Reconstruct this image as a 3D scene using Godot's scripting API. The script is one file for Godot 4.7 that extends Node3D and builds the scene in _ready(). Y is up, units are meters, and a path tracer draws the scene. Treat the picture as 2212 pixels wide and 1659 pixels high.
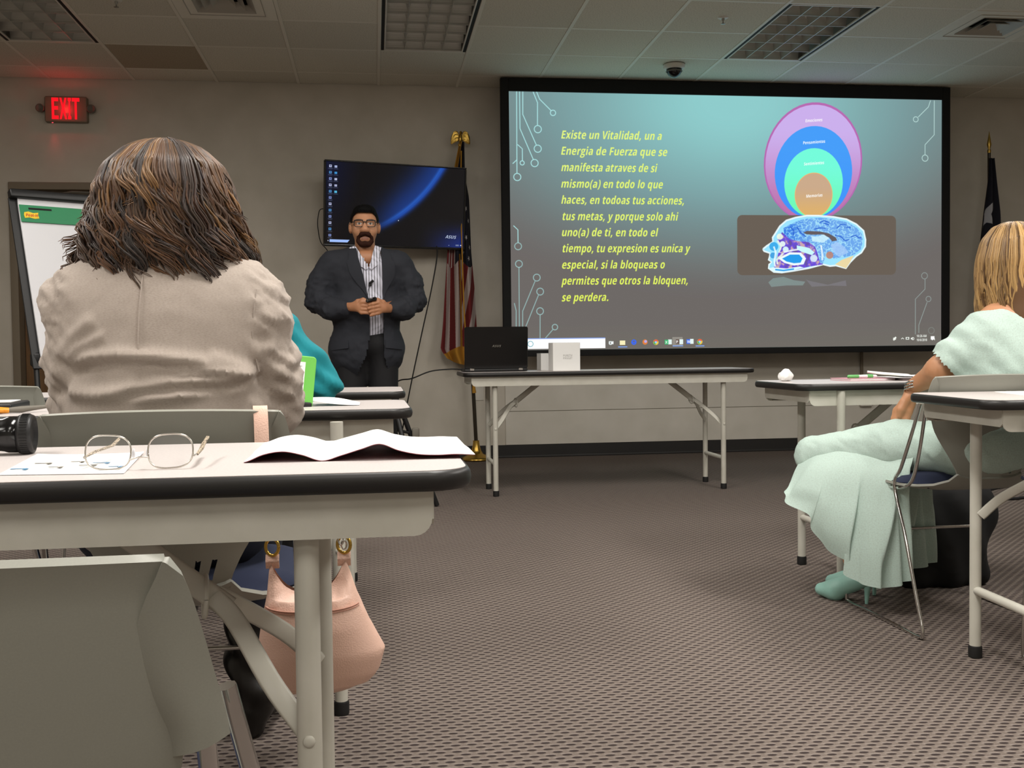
extends Node3D
# A training room with a slide show: built object by object, metres, y up.
const CEIL := 2.93
const TILE := 0.6096
const GX := 0.0623
const WALLZ := -8.2024
const ROW0 := -7.8703   # first cross line of the ceiling grid
const EYE := Vector3(0, 0.8843, 0)
var M := {}
var taken := {}
var chair0: Node3D


func _ready() -> void:
	# --- camera, sky, light, exposure ---
	var cam := Camera3D.new()
	cam.name = "camera"
	cam.fov = 40.66
	cam.near = 0.05
	cam.far = 60.0
	cam.position = EYE
	cam.rotation = Vector3(-0.0357, -0.1311, -0.0120)
	add_child(cam)
	cam.current = true
	var env := Environment.new()
	env.background_mode = Environment.BG_COLOR
	env.background_color = Color(0, 0, 0)
	env.tonemap_mode = Environment.TONE_MAPPER_LINEAR
	env.tonemap_exposure = 1.0
	env.sdfgi_enabled = true
	env.ssao_enabled = true
	env.ssil_enabled = true
	var we := WorldEnvironment.new()
	we.name = "world_environment"
	we.environment = env
	add_child(we)
	materials()
	room_lights()
	face_light("screen_lamp", Vector3(2.79, 1.84, -7.83), Vector2(3.4, 1.9), 0.0, Color(0.80, 0.97, 1.0), 0.40)
	face_light("television_lamp", Vector3(0.19, 1.955, -7.88), Vector2(1.0, 0.56), 0.245, Color(0.35, 0.55, 1.0), 0.012)
	structure()
	ceiling_things()
	wall_things()
	furniture()
	people()
	small_things()


func room_lights() -> void:
	# lit fluorescent fittings over the audience, in line with the unlit ones by the screen
	for row in LIT:
		for c in [-4, 0, 4]:
			var p := Vector3(GX + (c + 0.5) * TILE, CEIL, row[0])
			lit_fitting(p, row[1])


func face_light(called: String, at: Vector3, size: Vector2, turn: float, color: Color, energy: float) -> void:
	# the light that a screen throws into the room, just in front of its face
	var l := AreaLight3D.new()
	l.name = called
	l.area_size = size
	l.area_normalize_energy = true
	l.light_color = color
	l.light_energy = energy
	l.area_range = 20.0
	l.area_attenuation = 2.0
	l.shadow_enabled = true
	l.position = at
	l.rotation.y = turn + PI
	add_child(l)


func lit_fitting(p: Vector3, energy: float) -> void:
	var t := thing("ceiling_light", "lit fluorescent ceiling light above the audience, out of the picture", "ceiling light", p, 0.0, "lit ceiling lights above the audience")
	var f := Sh.new()
	for s in [-1, 1]:
		f.box(Vector3(s * 0.29, -0.004, 0), Vector3(0.025, 0.012, 1.2), 0.002)
		f.box(Vector3(0, -0.004, s * 0.59), Vector3(0.6, 0.012, 0.025), 0.002)
	obj("frame", f, M.white_metal, t)
	var d := Sh.new()
	d.box(Vector3(0, 0.0, 0), Vector3(0.56, 0.006, 1.16))
	obj("diffuser", d, M.lamp_glow, t)
	var l := AreaLight3D.new()
	l.name = "fitting_lamp"
	l.area_size = Vector2(0.54, 1.14)
	l.area_normalize_energy = true
	l.light_energy = energy
	l.light_color = Color(1.0, 0.985, 0.965)
	l.area_range = 20.0
	l.area_attenuation = 2.0
	l.shadow_enabled = true
	l.position = p + Vector3(0, -0.012, 0)
	l.rotation = Vector3(-PI / 2, 0, 0)
	add_child(l, true)


const LIT := [[-4.21, 2.6], [-1.78, 5.6], [0.66, 1.9], [3.1, 1.4]]


# ---------------------------------------------------------------- helpers
func numbered(called: String) -> String:
	var n: int = taken.get(called, 0)
	taken[called] = n + 1
	return called if n == 0 else "%s_%03d" % [called, n]


func tag(o: Node, label: String, category: String, group := "") -> Node:
	o.set_meta("label", label)
	o.set_meta("category", category)
	if group:
		o.set_meta("group", group)
	return o


func thing(called: String, label: String, category: String, at := Vector3.ZERO, turn := 0.0, group := "") -> Node3D:
	var o := Node3D.new()
	o.name = numbered(called)
	add_child(o)
	o.position = at
	o.rotation.y = turn
	tag(o, label, category, group)
	return o


func obj(called: String, sh: Sh, m: Material, parent: Node = self) -> MeshInstance3D:
	var o := MeshInstance3D.new()
	o.name = numbered(called) if parent == self else called
	o.mesh = sh.mesh()
	o.material_override = m
	parent.add_child(o, true)
	return o


func struct(called: String, sh: Sh, m: Material, parent: Node = self) -> MeshInstance3D:
	var o := obj(called, sh, m, parent)
	if parent == self:
		o.set_meta("kind", "structure")
	return o


func put(called: String, mesh: Mesh, m: Material, parent: Node, at: Vector3) -> MeshInstance3D:
	var o := MeshInstance3D.new()
	o.name = called
	o.mesh = mesh
	o.material_override = m
	o.position = at
	parent.add_child(o, true)
	return o


func dup(root: Node3D, at: Vector3, turn: float, label: String, group := "") -> Node3D:
	var base := String(root.name)
	if base.length() > 4 and base.substr(base.length() - 3).is_valid_int():
		base = base.substr(0, base.length() - 4)
	var c: Node3D = root.duplicate()
	c.name = numbered(base)
	add_child(c)
	c.position = at
	c.rotation.y = turn
	c.set_meta("label", label)
	if group:
		c.set_meta("group", group)
	return c


func at_basis(o: Vector3, x: Vector3, y: Vector3, z: Vector3) -> Transform3D:
	return Transform3D(Basis(x, y, z), o)


# a collector of triangles: vertices that are shared are shaded smoothly, doubled ones give an edge
class Sh:
	var v := PackedVector3Array()
	var uv := PackedVector2Array()
	var col := PackedColorArray()
	var idx := PackedInt32Array()
	var tint := Color.WHITE
	var colored := false

	func add(p: Vector3, u := Vector2.ZERO) -> int:
		v.append(p)
		uv.append(u)
		col.append(tint)
		return v.size() - 1

	func tri(a: int, b: int, c: int) -> void:   # counter-clockwise seen from outside
		idx.append(a)
		idx.append(c)
		idx.append(b)

	func quad(a: int, b: int, c: int, d: int) -> void:
		tri(a, b, c)
		tri(a, c, d)

	func face(pts: Array) -> void:
		var s := v.size()
		for p in pts:
			add(p)
		for i in range(1, pts.size() - 1):
			tri(s, s + i, s + i + 1)

	func box(c: Vector3, s: Vector3, b := 0.0, x := Transform3D()) -> void:
		var h := s / 2.0
		b = minf(b, minf(h.x, minf(h.y, h.z)) * 0.98)
		if b <= 0.0:
			for a in 3:
				for sg in [-1.0, 1.0]:
					var n := Vector3.ZERO
					n[a] = sg
					var t1 := Vector3.ZERO
					t1[(a + 1) % 3] = 1.0
					var t2 := Vector3.ZERO
					t2[(a + 2) % 3] = sg
					var k := v.size()
					for q in [[-1, -1], [1, -1], [1, 1], [-1, 1]]:
						add(x * (c + (n + t1 * q[0] + t2 * q[1]) * h), Vector2(q[0] * h[(a + 1) % 3], q[1] * h[(a + 2) % 3]))
					quad(k, k + 1, k + 2, k + 3)
			return
		var id := {}
		for a in 3:
			for i in 8:
				var sg := Vector3(1 if i & 1 else -1, 1 if i & 2 else -1, 1 if i & 4 else -1)
				var p := sg * (h - Vector3(b, b, b))
				p[a] = sg[a] * h[a]
				id[a * 8 + i] = add(x * (c + p), Vector2(p[(a + 1) % 3], p[(a + 2) % 3]))
		for a in 3:
			var u := 1 << ((a + 1) % 3)
			var w := 1 << ((a + 2) % 3)
			var o := 1 << a
			for sgn in 2:
				var k := o * sgn
				var q := [id[a * 8 + k], id[a * 8 + k + u], id[a * 8 + k + u + w], id[a * 8 + k + w]]
				if sgn == 0:
					q.reverse()
				quad(q[0], q[1], q[2], q[3])
			# edges along axis a, between the faces of the two other axes
			var e1 := (a + 1) % 3
			var e2 := (a + 2) % 3
			for i in 4:
				var base := (u if i & 1 else 0) + (w if i & 2 else 0)
				var q2 := [id[e1 * 8 + base], id[e1 * 8 + base + o], id[e2 * 8 + base + o], id[e2 * 8 + base]]
				if i == 1 or i == 2:
					q2.reverse()
				quad(q2[3], q2[2], q2[1], q2[0])
		for i in 8:
			var par := (i & 1) + ((i >> 1) & 1) + ((i >> 2) & 1)
			if par % 2 == 1:
				tri(id[i], id[8 + i], id[16 + i])
			else:
				tri(id[i], id[16 + i], id[8 + i])

	func tube(pts: Array, r: Variant, n := 8, caps := true, flat := 1.0, up := Vector3.ZERO) -> void:
		var rings := []
		var side := Vector3.ZERO
		for i in pts.size():
			var d: Vector3 = (pts[mini(i + 1, pts.size() - 1)] - pts[maxi(i - 1, 0)]).normalized()
			if i == 0:
				var u := up if up != Vector3.ZERO else (Vector3.UP if absf(d.y) < 0.9 else Vector3.RIGHT)
				side = u.cross(d).normalized()
			else:
				side = (side - d * side.dot(d)).normalized()
			var w := d.cross(side)
			var rr: float = r[i] if r is Array else r
			var ring := PackedVector3Array()
			for k in n:
				var a := TAU * k / n
				ring.append(pts[i] + side * cos(a) * rr + w * sin(a) * rr * flat)
			rings.append(ring)
		loft(rings, true, caps)

	func loft(rings: Array, close := true, caps := true) -> void:
		var n: int = rings[0].size()
		var s := v.size()
		for i in rings.size():
			for k in n:
				add(rings[i][k], Vector2(float(k) / n, float(i) / maxf(1, rings.size() - 1)))
		for i in rings.size() - 1:
			for k in (n if close else n - 1):
				var a := s + i * n + k
				var b := s + i * n + (k + 1) % n
				quad(a, b, b + n, a + n)
		if caps and close:
			for e in 2:
				var ring: PackedVector3Array = rings[0] if e == 0 else rings[rings.size() - 1]
				var c := Vector3.ZERO
				for p in ring:
					c += p / n
				var o := add(c)
				var f := v.size()
				for p in ring:
					add(p)
				for k in n:
					if e == 0:
						tri(o, f + (k + 1) % n, f + k)
					else:
						tri(o, f + k, f + (k + 1) % n)

	func lathe(prof: Array, n := 24, x := Transform3D()) -> void:   # profile of (radius, height) from bottom to top
		var rings := []
		for p in prof:
			var ring := PackedVector3Array()
			for k in n:
				var a := -TAU * k / n
				ring.append(x * Vector3(cos(a) * p.x, p.y, sin(a) * p.x))
			rings.append(ring)
		loft(rings, true, true)

	func ball(c: Vector3, r: Vector3, n := 12, x := Transform3D()) -> void:
		var prof := []
		var m := n / 2 + 1
		for i in m + 1:
			var a := -PI / 2 + PI * i / m
			prof.append(Vector2(maxf(cos(a), 0.001), sin(a)))
		lathe(prof, n, x * Transform3D(Basis.from_scale(r), c))

	func grid(nu: int, nv: int, f: Callable, thick := 0.0, skip: Variant = null) -> void:
		var pts := []
		for j in nv + 1:
			for i in nu + 1:
				pts.append(f.call(float(i) / nu, float(j) / nv))
		var w := nu + 1
		var nrm := []
		if thick > 0.0:
			for j in nv + 1:
				for i in nu + 1:
					var du: Vector3 = pts[j * w + mini(i + 1, nu)] - pts[j * w + maxi(i - 1, 0)]
					var dv: Vector3 = pts[mini(j + 1, nv) * w + i] - pts[maxi(j - 1, 0) * w + i]
					nrm.append(du.cross(dv).normalized())
		for side in (2 if thick > 0.0 else 1):
			var s := v.size()
			for j in nv + 1:
				for i in nu + 1:
					var p: Vector3 = pts[j * w + i]
					if side == 1:
						p -= nrm[j * w + i] * thick
					add(p, Vector2(float(i) / nu, float(j) / nv))
			for j in nv:
				for i in nu:
					if skip != null and skip.call(i, j):
						continue
					var a := s + j * w + i
					if side == 0:
						quad(a, a + 1, a + 1 + w, a + w)
					else:
						quad(a + w, a + 1 + w, a + 1, a)
		if thick > 0.0:
			var edge := []
			for i in nu:
				edge.append(i)
			for j in nv:
				edge.append(j * w + nu)
			for i in range(nu, 0, -1):
				edge.append(nv * w + i)
			for j in range(nv, 0, -1):
				edge.append(j * w)
			var s2 := v.size()
			for e in edge:
				add(pts[e])
				add(pts[e] - nrm[e] * thick)
			var m := edge.size()
			for k in m:
				var k2 := (k + 1) % m
				quad(s2 + 2 * k, s2 + 2 * k + 1, s2 + 2 * k2 + 1, s2 + 2 * k2)

	func prism(poly: PackedVector2Array, z0: float, z1: float, x := Transform3D(), b := 0.0) -> void:
		# a polygon in the xy plane (counter-clockwise) drawn out from z0 to z1
		var p := poly
		if Geometry2D.is_polygon_clockwise(p):
			p.reverse()
		var levels := [[z0, p], [z1, p]]
		if b > 0.0:
			var inner := Geometry2D.offset_polygon(p, -b)
			if inner.size() == 1:
				var q: PackedVector2Array = inner[0]
				cap(q, z0, false, x)
				cap(q, z1, true, x)
				band(p, z0 + b, p, z1 - b, x)
				bevel(p, q, z1 - b, z1, x)
				bevel(p, q, z0 + b, z0, x)
				return
		band(p, z0, p, z1, x)
		cap(p, z0, false, x)
		cap(p, z1, true, x)

	func cap(p: PackedVector2Array, z: float, front: bool, x: Transform3D) -> void:
		var t := Geometry2D.triangulate_polygon(p)
		var s := v.size()
		for q in p:
			add(x * Vector3(q.x, q.y, z), q)
		for i in range(0, t.size(), 3):
			var a := p[t[i]]
			var ccw := (p[t[i + 1]] - a).cross(p[t[i + 2]] - a) > 0.0
			if ccw == front:
				tri(s + t[i], s + t[i + 1], s + t[i + 2])
			else:
				tri(s + t[i], s + t[i + 2], s + t[i + 1])

	func band(p: PackedVector2Array, z0: float, q: PackedVector2Array, z1: float, x: Transform3D) -> void:
		var n := p.size()
		for i in n:
			var j := (i + 1) % n
			var s := v.size()
			add(x * Vector3(p[i].x, p[i].y, z0))
			add(x * Vector3(p[j].x, p[j].y, z0))
			add(x * Vector3(q[j].x, q[j].y, z1))
			add(x * Vector3(q[i].x, q[i].y, z1))
			quad(s, s + 1, s + 2, s + 3)

	func bevel(p: PackedVector2Array, q: PackedVector2Array, z0: float, z1: float, x: Transform3D) -> void:
		# joins an outline to its own inset, whatever number of points that has
		for i in p.size():
			var j := (i + 1) % p.size()
			var a := q[near(q, p[i])]
			var b2 := q[near(q, p[j])]
			var s := v.size()
			add(x * Vector3(p[i].x, p[i].y, z0))
			add(x * Vector3(p[j].x, p[j].y, z0))
			add(x * Vector3(b2.x, b2.y, z1))
			add(x * Vector3(a.x, a.y, z1))
			if z1 > z0:
				quad(s, s + 1, s + 2, s + 3)
			else:
				quad(s + 3, s + 2, s + 1, s)

	func near(q: PackedVector2Array, p: Vector2) -> int:
		var best := 0
		for i in q.size():
			if q[i].distance_squared_to(p) < q[best].distance_squared_to(p):
				best = i
		return best

	func text(s: String, height: float, x: Transform3D, depth := 0.002, bold := true, slant := 0.0, width := 0.0, left := false) -> void:
		var t := Sh.letters(s, bold)
		var tv: PackedVector3Array = t[0]
		var lo := 1e9
		var hi := -1e9
		for p in tv:
			lo = minf(lo, p.x)
			hi = maxf(hi, p.x)
		var k := height / 0.714
		var kx := width / (hi - lo) if width > 0.0 else k
		var o := v.size()
		var mid := 0.0 if left else (hi - lo) / 2.0
		for p in tv:
			var q := Vector3((p.x - lo - mid) * kx + p.y * k * slant, p.y * k - (0.0 if left else height / 2.0), 0)
			q.z = depth if p.z > 0.0 else 0.0
			add(x * q)
		var ti: PackedInt32Array = t[1]
		for i in ti:
			idx.append(o + i)

	static func letters(s: String, bold: bool) -> Array:   # [vertices, indices] of flat lettering with a capital height of 0.714
		var f := SystemFont.new()
		f.font_names = PackedStringArray(["Droid Sans"])
		f.font_weight = 700 if bold else 400
		var tm := TextMesh.new()
		tm.font = f
		tm.text = s
		tm.font_size = 64
		tm.pixel_size = 1.0 / 64.0
		tm.depth = 0.05
		tm.curve_step = 2.0
		tm.horizontal_alignment = HORIZONTAL_ALIGNMENT_LEFT
		tm.vertical_alignment = VERTICAL_ALIGNMENT_BOTTOM
		var a := tm.get_mesh_arrays()
		var vv: PackedVector3Array = a[Mesh.ARRAY_VERTEX]
		var low := 0.0
		# the baseline is found from the letter H set with the same face
		tm.text = "H"
		var b := tm.get_mesh_arrays()
		low = 1e9
		for p in b[Mesh.ARRAY_VERTEX]:
			low = minf(low, p.y)
		tm.text = s
		for i in vv.size():
			vv[i].y -= low
		return [vv, a[Mesh.ARRAY_INDEX] if a[Mesh.ARRAY_INDEX] != null else PackedInt32Array(range(vv.size()))]

	func mesh() -> ArrayMesh:
		var n := PackedVector3Array()
		n.resize(v.size())
		for i in range(0, idx.size(), 3):
			var a := idx[i]
			var b := idx[i + 1]
			var c := idx[i + 2]
			var f := (v[c] - v[a]).cross(v[b] - v[a])
			n[a] += f
			n[b] += f
			n[c] += f
		for i in n.size():
			n[i] = n[i].normalized() if n[i].length_squared() > 1e-20 else Vector3.UP
		var arr := []
		arr.resize(Mesh.ARRAY_MAX)
		arr[Mesh.ARRAY_VERTEX] = v
		arr[Mesh.ARRAY_NORMAL] = n
		arr[Mesh.ARRAY_TEX_UV] = uv
		if colored:
			arr[Mesh.ARRAY_COLOR] = col
		arr[Mesh.ARRAY_INDEX] = idx
		var m := ArrayMesh.new()
		if idx.size():
			m.add_surface_from_arrays(Mesh.PRIMITIVE_TRIANGLES, arr)
		return m


func mat(name_: String, c: Color, rough := 0.6, metal := 0.0, spec := 0.5) -> StandardMaterial3D:
	var m := StandardMaterial3D.new()
	m.resource_name = name_
	m.albedo_color = c
	m.roughness = rough
	m.metallic = metal
	m.metallic_specular = spec
	m.cull_mode = BaseMaterial3D.CULL_DISABLED
	M[name_] = m
	return m


func rgb8(r: int, g: int, b: int) -> Color:
	return Color(r / 255.0, g / 255.0, b / 255.0)


func spline(pts: Array, n: int) -> Array:   # Catmull-Rom through the points
	var out := []
	var m := pts.size() - 1
	for i in n + 1:
		var t := float(i) / n * m
		var k := mini(int(t), m - 1)
		var f := t - k
		var a: Variant = pts[maxi(k - 1, 0)]
		var b: Variant = pts[k]
		var c: Variant = pts[k + 1]
		var d: Variant = pts[mini(k + 2, m)]
		out.append(0.5 * (2.0 * b + (c - a) * f + (2.0 * a - 5.0 * b + 4.0 * c - d) * f * f + (3.0 * b - a - 3.0 * c + d) * f * f * f))
	return out


func round_rect(w: float, h: float, r: float, n := 5) -> PackedVector2Array:
	var p := PackedVector2Array()
	for q in [[1, 1, 0.0], [-1, 1, 0.5], [-1, -1, 1.0], [1, -1, 1.5]]:
		for i in n + 1:
			var a: float = PI * (q[2] + 0.5 * i / n)
			p.append(Vector2(q[0] * (w / 2 - r) + cos(a) * r, q[1] * (h / 2 - r) + sin(a) * r))
	return p


func noise_tex(freq: float, seed_: int, size := 256, ramp: Array = [], octaves := 4) -> NoiseTexture2D:
	var n := FastNoiseLite.new()
	n.seed = seed_
	n.frequency = freq
	n.fractal_octaves = octaves
	var t := NoiseTexture2D.new()
	t.noise = n
	t.width = size
	t.height = size
	t.seamless = true
	if ramp:
		var g := Gradient.new()
		g.offsets = PackedFloat32Array(ramp.map(func(q): return q[0]))
		g.colors = PackedColorArray(ramp.map(func(q): return q[1]))
		t.color_ramp = g
	return t


# ---------------------------------------------------------------- materials
func grain(m: StandardMaterial3D, t: Texture2D, scale: float, world := true) -> void:
	m.albedo_texture = t
	m.uv1_triplanar = true
	m.uv1_world_triplanar = world
	m.uv1_scale = Vector3.ONE * scale


func bumpy(m: StandardMaterial3D, t: Texture2D, depth: float) -> void:
	m.heightmap_enabled = true
	m.heightmap_texture = t
	m.heightmap_scale = depth


func glow(name_: String, c: Color, e: float) -> StandardMaterial3D:
	var m := mat(name_, Color(0.02, 0.02, 0.02), 0.6)
	m.emission_enabled = true
	m.emission = c
	m.emission_energy_multiplier = e
	return m


func materials() -> void:
	var soft := noise_tex(0.02, 11, 256, [[0.0, Color(0.94, 0.94, 0.93)], [1.0, Color(1, 1, 1)]])
	var fine := noise_tex(0.18, 5, 256, [[0.0, Color(0.86, 0.86, 0.86)], [1.0, Color(1, 1, 1)]], 3)
	var relief := noise_tex(0.25, 21, 256, [], 3)
	grain(mat("wall_paint", rgb8(210, 203, 191), 0.9, 0.0, 0.2), soft, 0.5)
	bumpy(M.wall_paint, relief, 0.03)
	M.wall_paint.heightmap_enabled = false
	grain(mat("panel_paint", rgb8(224, 219, 209), 0.75, 0.0, 0.3), soft, 0.5)
	mat("baseboard_rubber", rgb8(34, 32, 31), 0.6)
	var fis := noise_tex(0.09, 8, 512, [[0.0, Color(0.72, 0.71, 0.69)], [0.34, Color(0.93, 0.93, 0.92)], [1.0, Color(1, 1, 1)]], 5)
	for q in [["tile_paint", rgb8(232, 226, 212)], ["tile_paint_grey", rgb8(224, 218, 204)], ["tile_paint_dark", rgb8(186, 172, 152)]]:
		grain(mat(q[0], q[1], 0.95, 0.0, 0.1), fis, 2.2)
	mat("grid_metal", rgb8(226, 220, 206), 0.5, 0.0, 0.4)
	mat("white_metal", rgb8(215, 210, 200), 0.45)
	mat("slot_black", rgb8(10, 9, 8), 0.8)
	mat("louver_metal", rgb8(190, 188, 180), 0.35, 0.55)
	mat("troffer_inside", rgb8(150, 147, 138), 0.6)
	mat("vent_metal", rgb8(170, 164, 152), 0.5)
	mat("vent_dark", rgb8(20, 18, 16), 0.8)
	glow("lamp_glow", Color(1.0, 0.96, 0.88), 3.0)
	# carpet: staggered dark dashes on a flecked grey-brown pile
	var im := Image.create(512, 512, false, Image.FORMAT_RGB8)
	var rel := Image.create(512, 512, false, Image.FORMAT_RGB8)
	var rng := RandomNumberGenerator.new()
	rng.seed = 77
	var n1 := FastNoiseLite.new()
	n1.seed = 3
	n1.frequency = 0.05
	for y in 512:
		for x in 512:
			var cy := floori(y / 32.0)
			var off := 0.5 if cy % 2 else 0.0
			var fx := fposmod(x / 64.0 + off, 1.0) - 0.5
			var fy := fposmod(y / 32.0, 1.0) - 0.5
			var wob := n1.get_noise_2d(x, y) * 0.10
			var d := sqrt(pow(fx / 0.30, 2) + pow(fy / 0.30, 2)) + wob
			var k := smoothstep(1.15, 0.75, d)
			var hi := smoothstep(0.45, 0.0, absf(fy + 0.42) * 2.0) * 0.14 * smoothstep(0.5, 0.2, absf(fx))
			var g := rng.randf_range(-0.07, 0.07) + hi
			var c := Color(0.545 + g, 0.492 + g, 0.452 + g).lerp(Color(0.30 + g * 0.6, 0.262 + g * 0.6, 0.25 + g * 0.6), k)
			im.set_pixel(x, y, c)
			var r := clampf(0.75 - 0.6 * k + g, 0, 1)
			rel.set_pixel(x, y, Color(r, r, r))
	var ct := ImageTexture.create_from_image(im)
	var cr := ImageTexture.create_from_image(rel)
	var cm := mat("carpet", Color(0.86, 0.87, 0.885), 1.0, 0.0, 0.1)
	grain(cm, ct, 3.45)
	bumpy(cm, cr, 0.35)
	# wood of the door
	var wood := noise_tex(0.012, 40, 512, [[0.0, rgb8(86, 60, 34)], [0.5, rgb8(112, 80, 46)], [1.0, rgb8(128, 95, 58)]], 5)
	var wm := mat("door_wood", Color.WHITE, 0.5)
	grain(wm, wood, 1.0)
	wm.uv1_scale = Vector3(3.0, 0.35, 3.0)
	mat("frame_paint", rgb8(128, 116, 98), 0.55)
	# furniture
	var lam := noise_tex(0.3, 9, 256, [[0.0, Color(0.9, 0.9, 0.9)], [1.0, Color(1, 1, 1)]], 2)
	grain(mat("laminate", rgb8(214, 206, 203), 0.36), lam, 3.0)
	mat("edge_rubber", rgb8(30, 28, 27), 0.42)
	grain(mat("table_paint", rgb8(204, 201, 190), 0.42), soft, 2.0)
	mat("foot_rubber", rgb8(16, 15, 14), 0.7)
	grain(mat("shell_plastic", rgb8(150, 150, 140), 0.5), noise_tex(0.3, 15, 256, [[0.0, Color(0.95, 0.95, 0.95)], [1.0, Color(1, 1, 1)]], 2), 9.0)
	grain(mat("cushion_fabric", rgb8(28, 36, 62), 0.95), fine, 10.0)
	mat("chrome", rgb8(205, 203, 200), 0.14, 1.0)
	mat("steel", rgb8(160, 158, 152), 0.35, 0.9)
	# things
	mat("black_plastic", rgb8(20, 20, 21), 0.45)
	mat("black_gloss", rgb8(13, 13, 14), 0.16)
	mat("black_matte", rgb8(14, 14, 15), 0.85)
	mat("dark_glass", rgb8(10, 10, 11), 0.08)
	mat("brass", rgb8(196, 160, 78), 0.28, 0.95)
	mat("gold_fringe", rgb8(180, 130, 34), 0.7)
	mat("dark_pole", rgb8(46, 38, 26), 0.35)
	mat("paper", rgb8(240, 240, 238), 0.8)
	mat("flip_paper", rgb8(222, 222, 226), 0.85)
	mat("grey_plastic", rgb8(110, 105, 95), 0.6)
	mat("cable_black", rgb8(16, 15, 14), 0.6)


# ---------------------------------------------------------------- the room
func structure() -> void:
	var f := Sh.new()
	f.box(Vector3(0.6, -0.05, -1.85), Vector3(11.6, 0.1, 13.1))
	struct("floor", f, M.carpet)
	# walls, with a door opening in the front one
	var w := Sh.new()
	var dl := -2.66
	var dr := -1.75
	var dh := 2.13
	var zc := WALLZ - 0.1
	w.box(Vector3((-5.2 + dl) / 2, 1.6, zc), Vector3(dl + 5.2, 3.2, 0.2))
	w.box(Vector3((dl + dr) / 2, (dh + 3.2) / 2, zc), Vector3(dr - dl, 3.2 - dh, 0.2))
	w.box(Vector3((dr + 6.4) / 2, 1.6, zc), Vector3(6.4 - dr, 3.2, 0.2))
	w.box(Vector3(0.6, 1.6, WALLZ - 0.25), Vector3(11.6, 3.2, 0.06))
	var wf := struct("wall_front", w, M.wall_paint)
	var p1 := Sh.new()
	p1.box(Vector3(2.96, 0.2345, WALLZ + 0.006), Vector3(3.87, 0.265, 0.012), 0.002)
	struct("wall_panel", p1, M.panel_paint, wf)
	var p2 := Sh.new()
	p2.box(Vector3(2.96, 0.484, WALLZ + 0.006), Vector3(3.87, 0.226, 0.012), 0.002)
	struct("wall_panel", p2, M.panel_paint, wf)
	for q in [["wall_left", -5.1, 0.0], ["wall_right", 6.3, 0.0]]:
		var s := Sh.new()
		s.box(Vector3(q[1], 1.6, -1.85), Vector3(0.2, 3.2, 12.7))
		struct(q[0], s, M.wall_paint)
	var wb := Sh.new()
	wb.box(Vector3(0.6, 1.6, 4.6), Vector3(11.6, 3.2, 0.2))
	struct("wall_back", wb, M.wall_paint)
	# rubber baseboard with a small cove at its foot
	for q in [["baseboard_front", dr + 0.05, 6.2], ["baseboard_front", -5.0, dl - 0.05]]:
		var b := Sh.new()
		var pr := PackedVector2Array([Vector2(0, 0), Vector2(0.022, 0), Vector2(0.012, 0.006), Vector2(0.008, 0.016), Vector2(0.007, 0.097), Vector2(0.004, 0.1016), Vector2(0, 0.1016)])
		b.prism(pr, -q[2], -q[1], at_basis(Vector3(0, 0, WALLZ), Vector3(0, 0, 1), Vector3(0, 1, 0), Vector3(-1, 0, 0)))
		struct(q[0], b, M.baseboard_rubber)
	for q in [["baseboard_left", -4.996], ["baseboard_right", 6.196]]:
		var b := Sh.new()
		b.box(Vector3(q[1], 0.05, -1.85), Vector3(0.008, 0.1, 12.5))
		struct(q[0], b, M.baseboard_rubber)
	# door in a steel frame, the leaf set back from the wall face
	var t := Node3D.new()
	t.name = "door_1"
	t.set_meta("kind", "structure")
	t.position = Vector3((dl + dr) / 2, 0, WALLZ)
	add_child(t)
	var hw := (dr - dl) / 2
	var fr := Sh.new()
	for s in [-1, 1]:
		fr.box(Vector3(s * (hw - 0.0), dh / 2 - 0.014, -0.05), Vector3(0.055, dh - 0.028, 0.14), 0.004)
	fr.box(Vector3(0, dh, -0.05), Vector3(hw * 2 + 0.055, 0.055, 0.14), 0.004)
	fr.box(Vector3(0, dh - 0.035, -0.09), Vector3(hw * 2, 0.03, 0.03), 0.002)
	struct("door_frame", fr, M.frame_paint, t)
	var lf := Sh.new()
	lf.box(Vector3(0, dh / 2 - 0.015, -0.115), Vector3(hw * 2 - 0.06, dh - 0.05, 0.044), 0.002)
	var leaf := struct("door_leaf", lf, M.door_wood, t)
	var cl := Sh.new()
	cl.box(Vector3(-0.22, 2.03, -0.055), Vector3(0.24, 0.06, 0.055), 0.008)
	cl.tube([Vector3(-0.14, 2.075, -0.04), Vector3(-0.02, 2.082, 0.05), Vector3(0.1, 2.088, -0.02)], 0.009, 6)
	struct("door_closer", cl, M.grey_plastic, leaf)
	var hd := Sh.new()
	hd.box(Vector3(0.37, 1.0, -0.088), Vector3(0.05, 0.2, 0.012), 0.003)
	hd.tube([Vector3(0.37, 1.02, -0.085), Vector3(0.37, 1.02, -0.03), Vector3(0.27, 1.02, -0.028)], 0.009, 8)
	struct("door_handle", hd, M.steel, leaf)
	ceiling()


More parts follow.
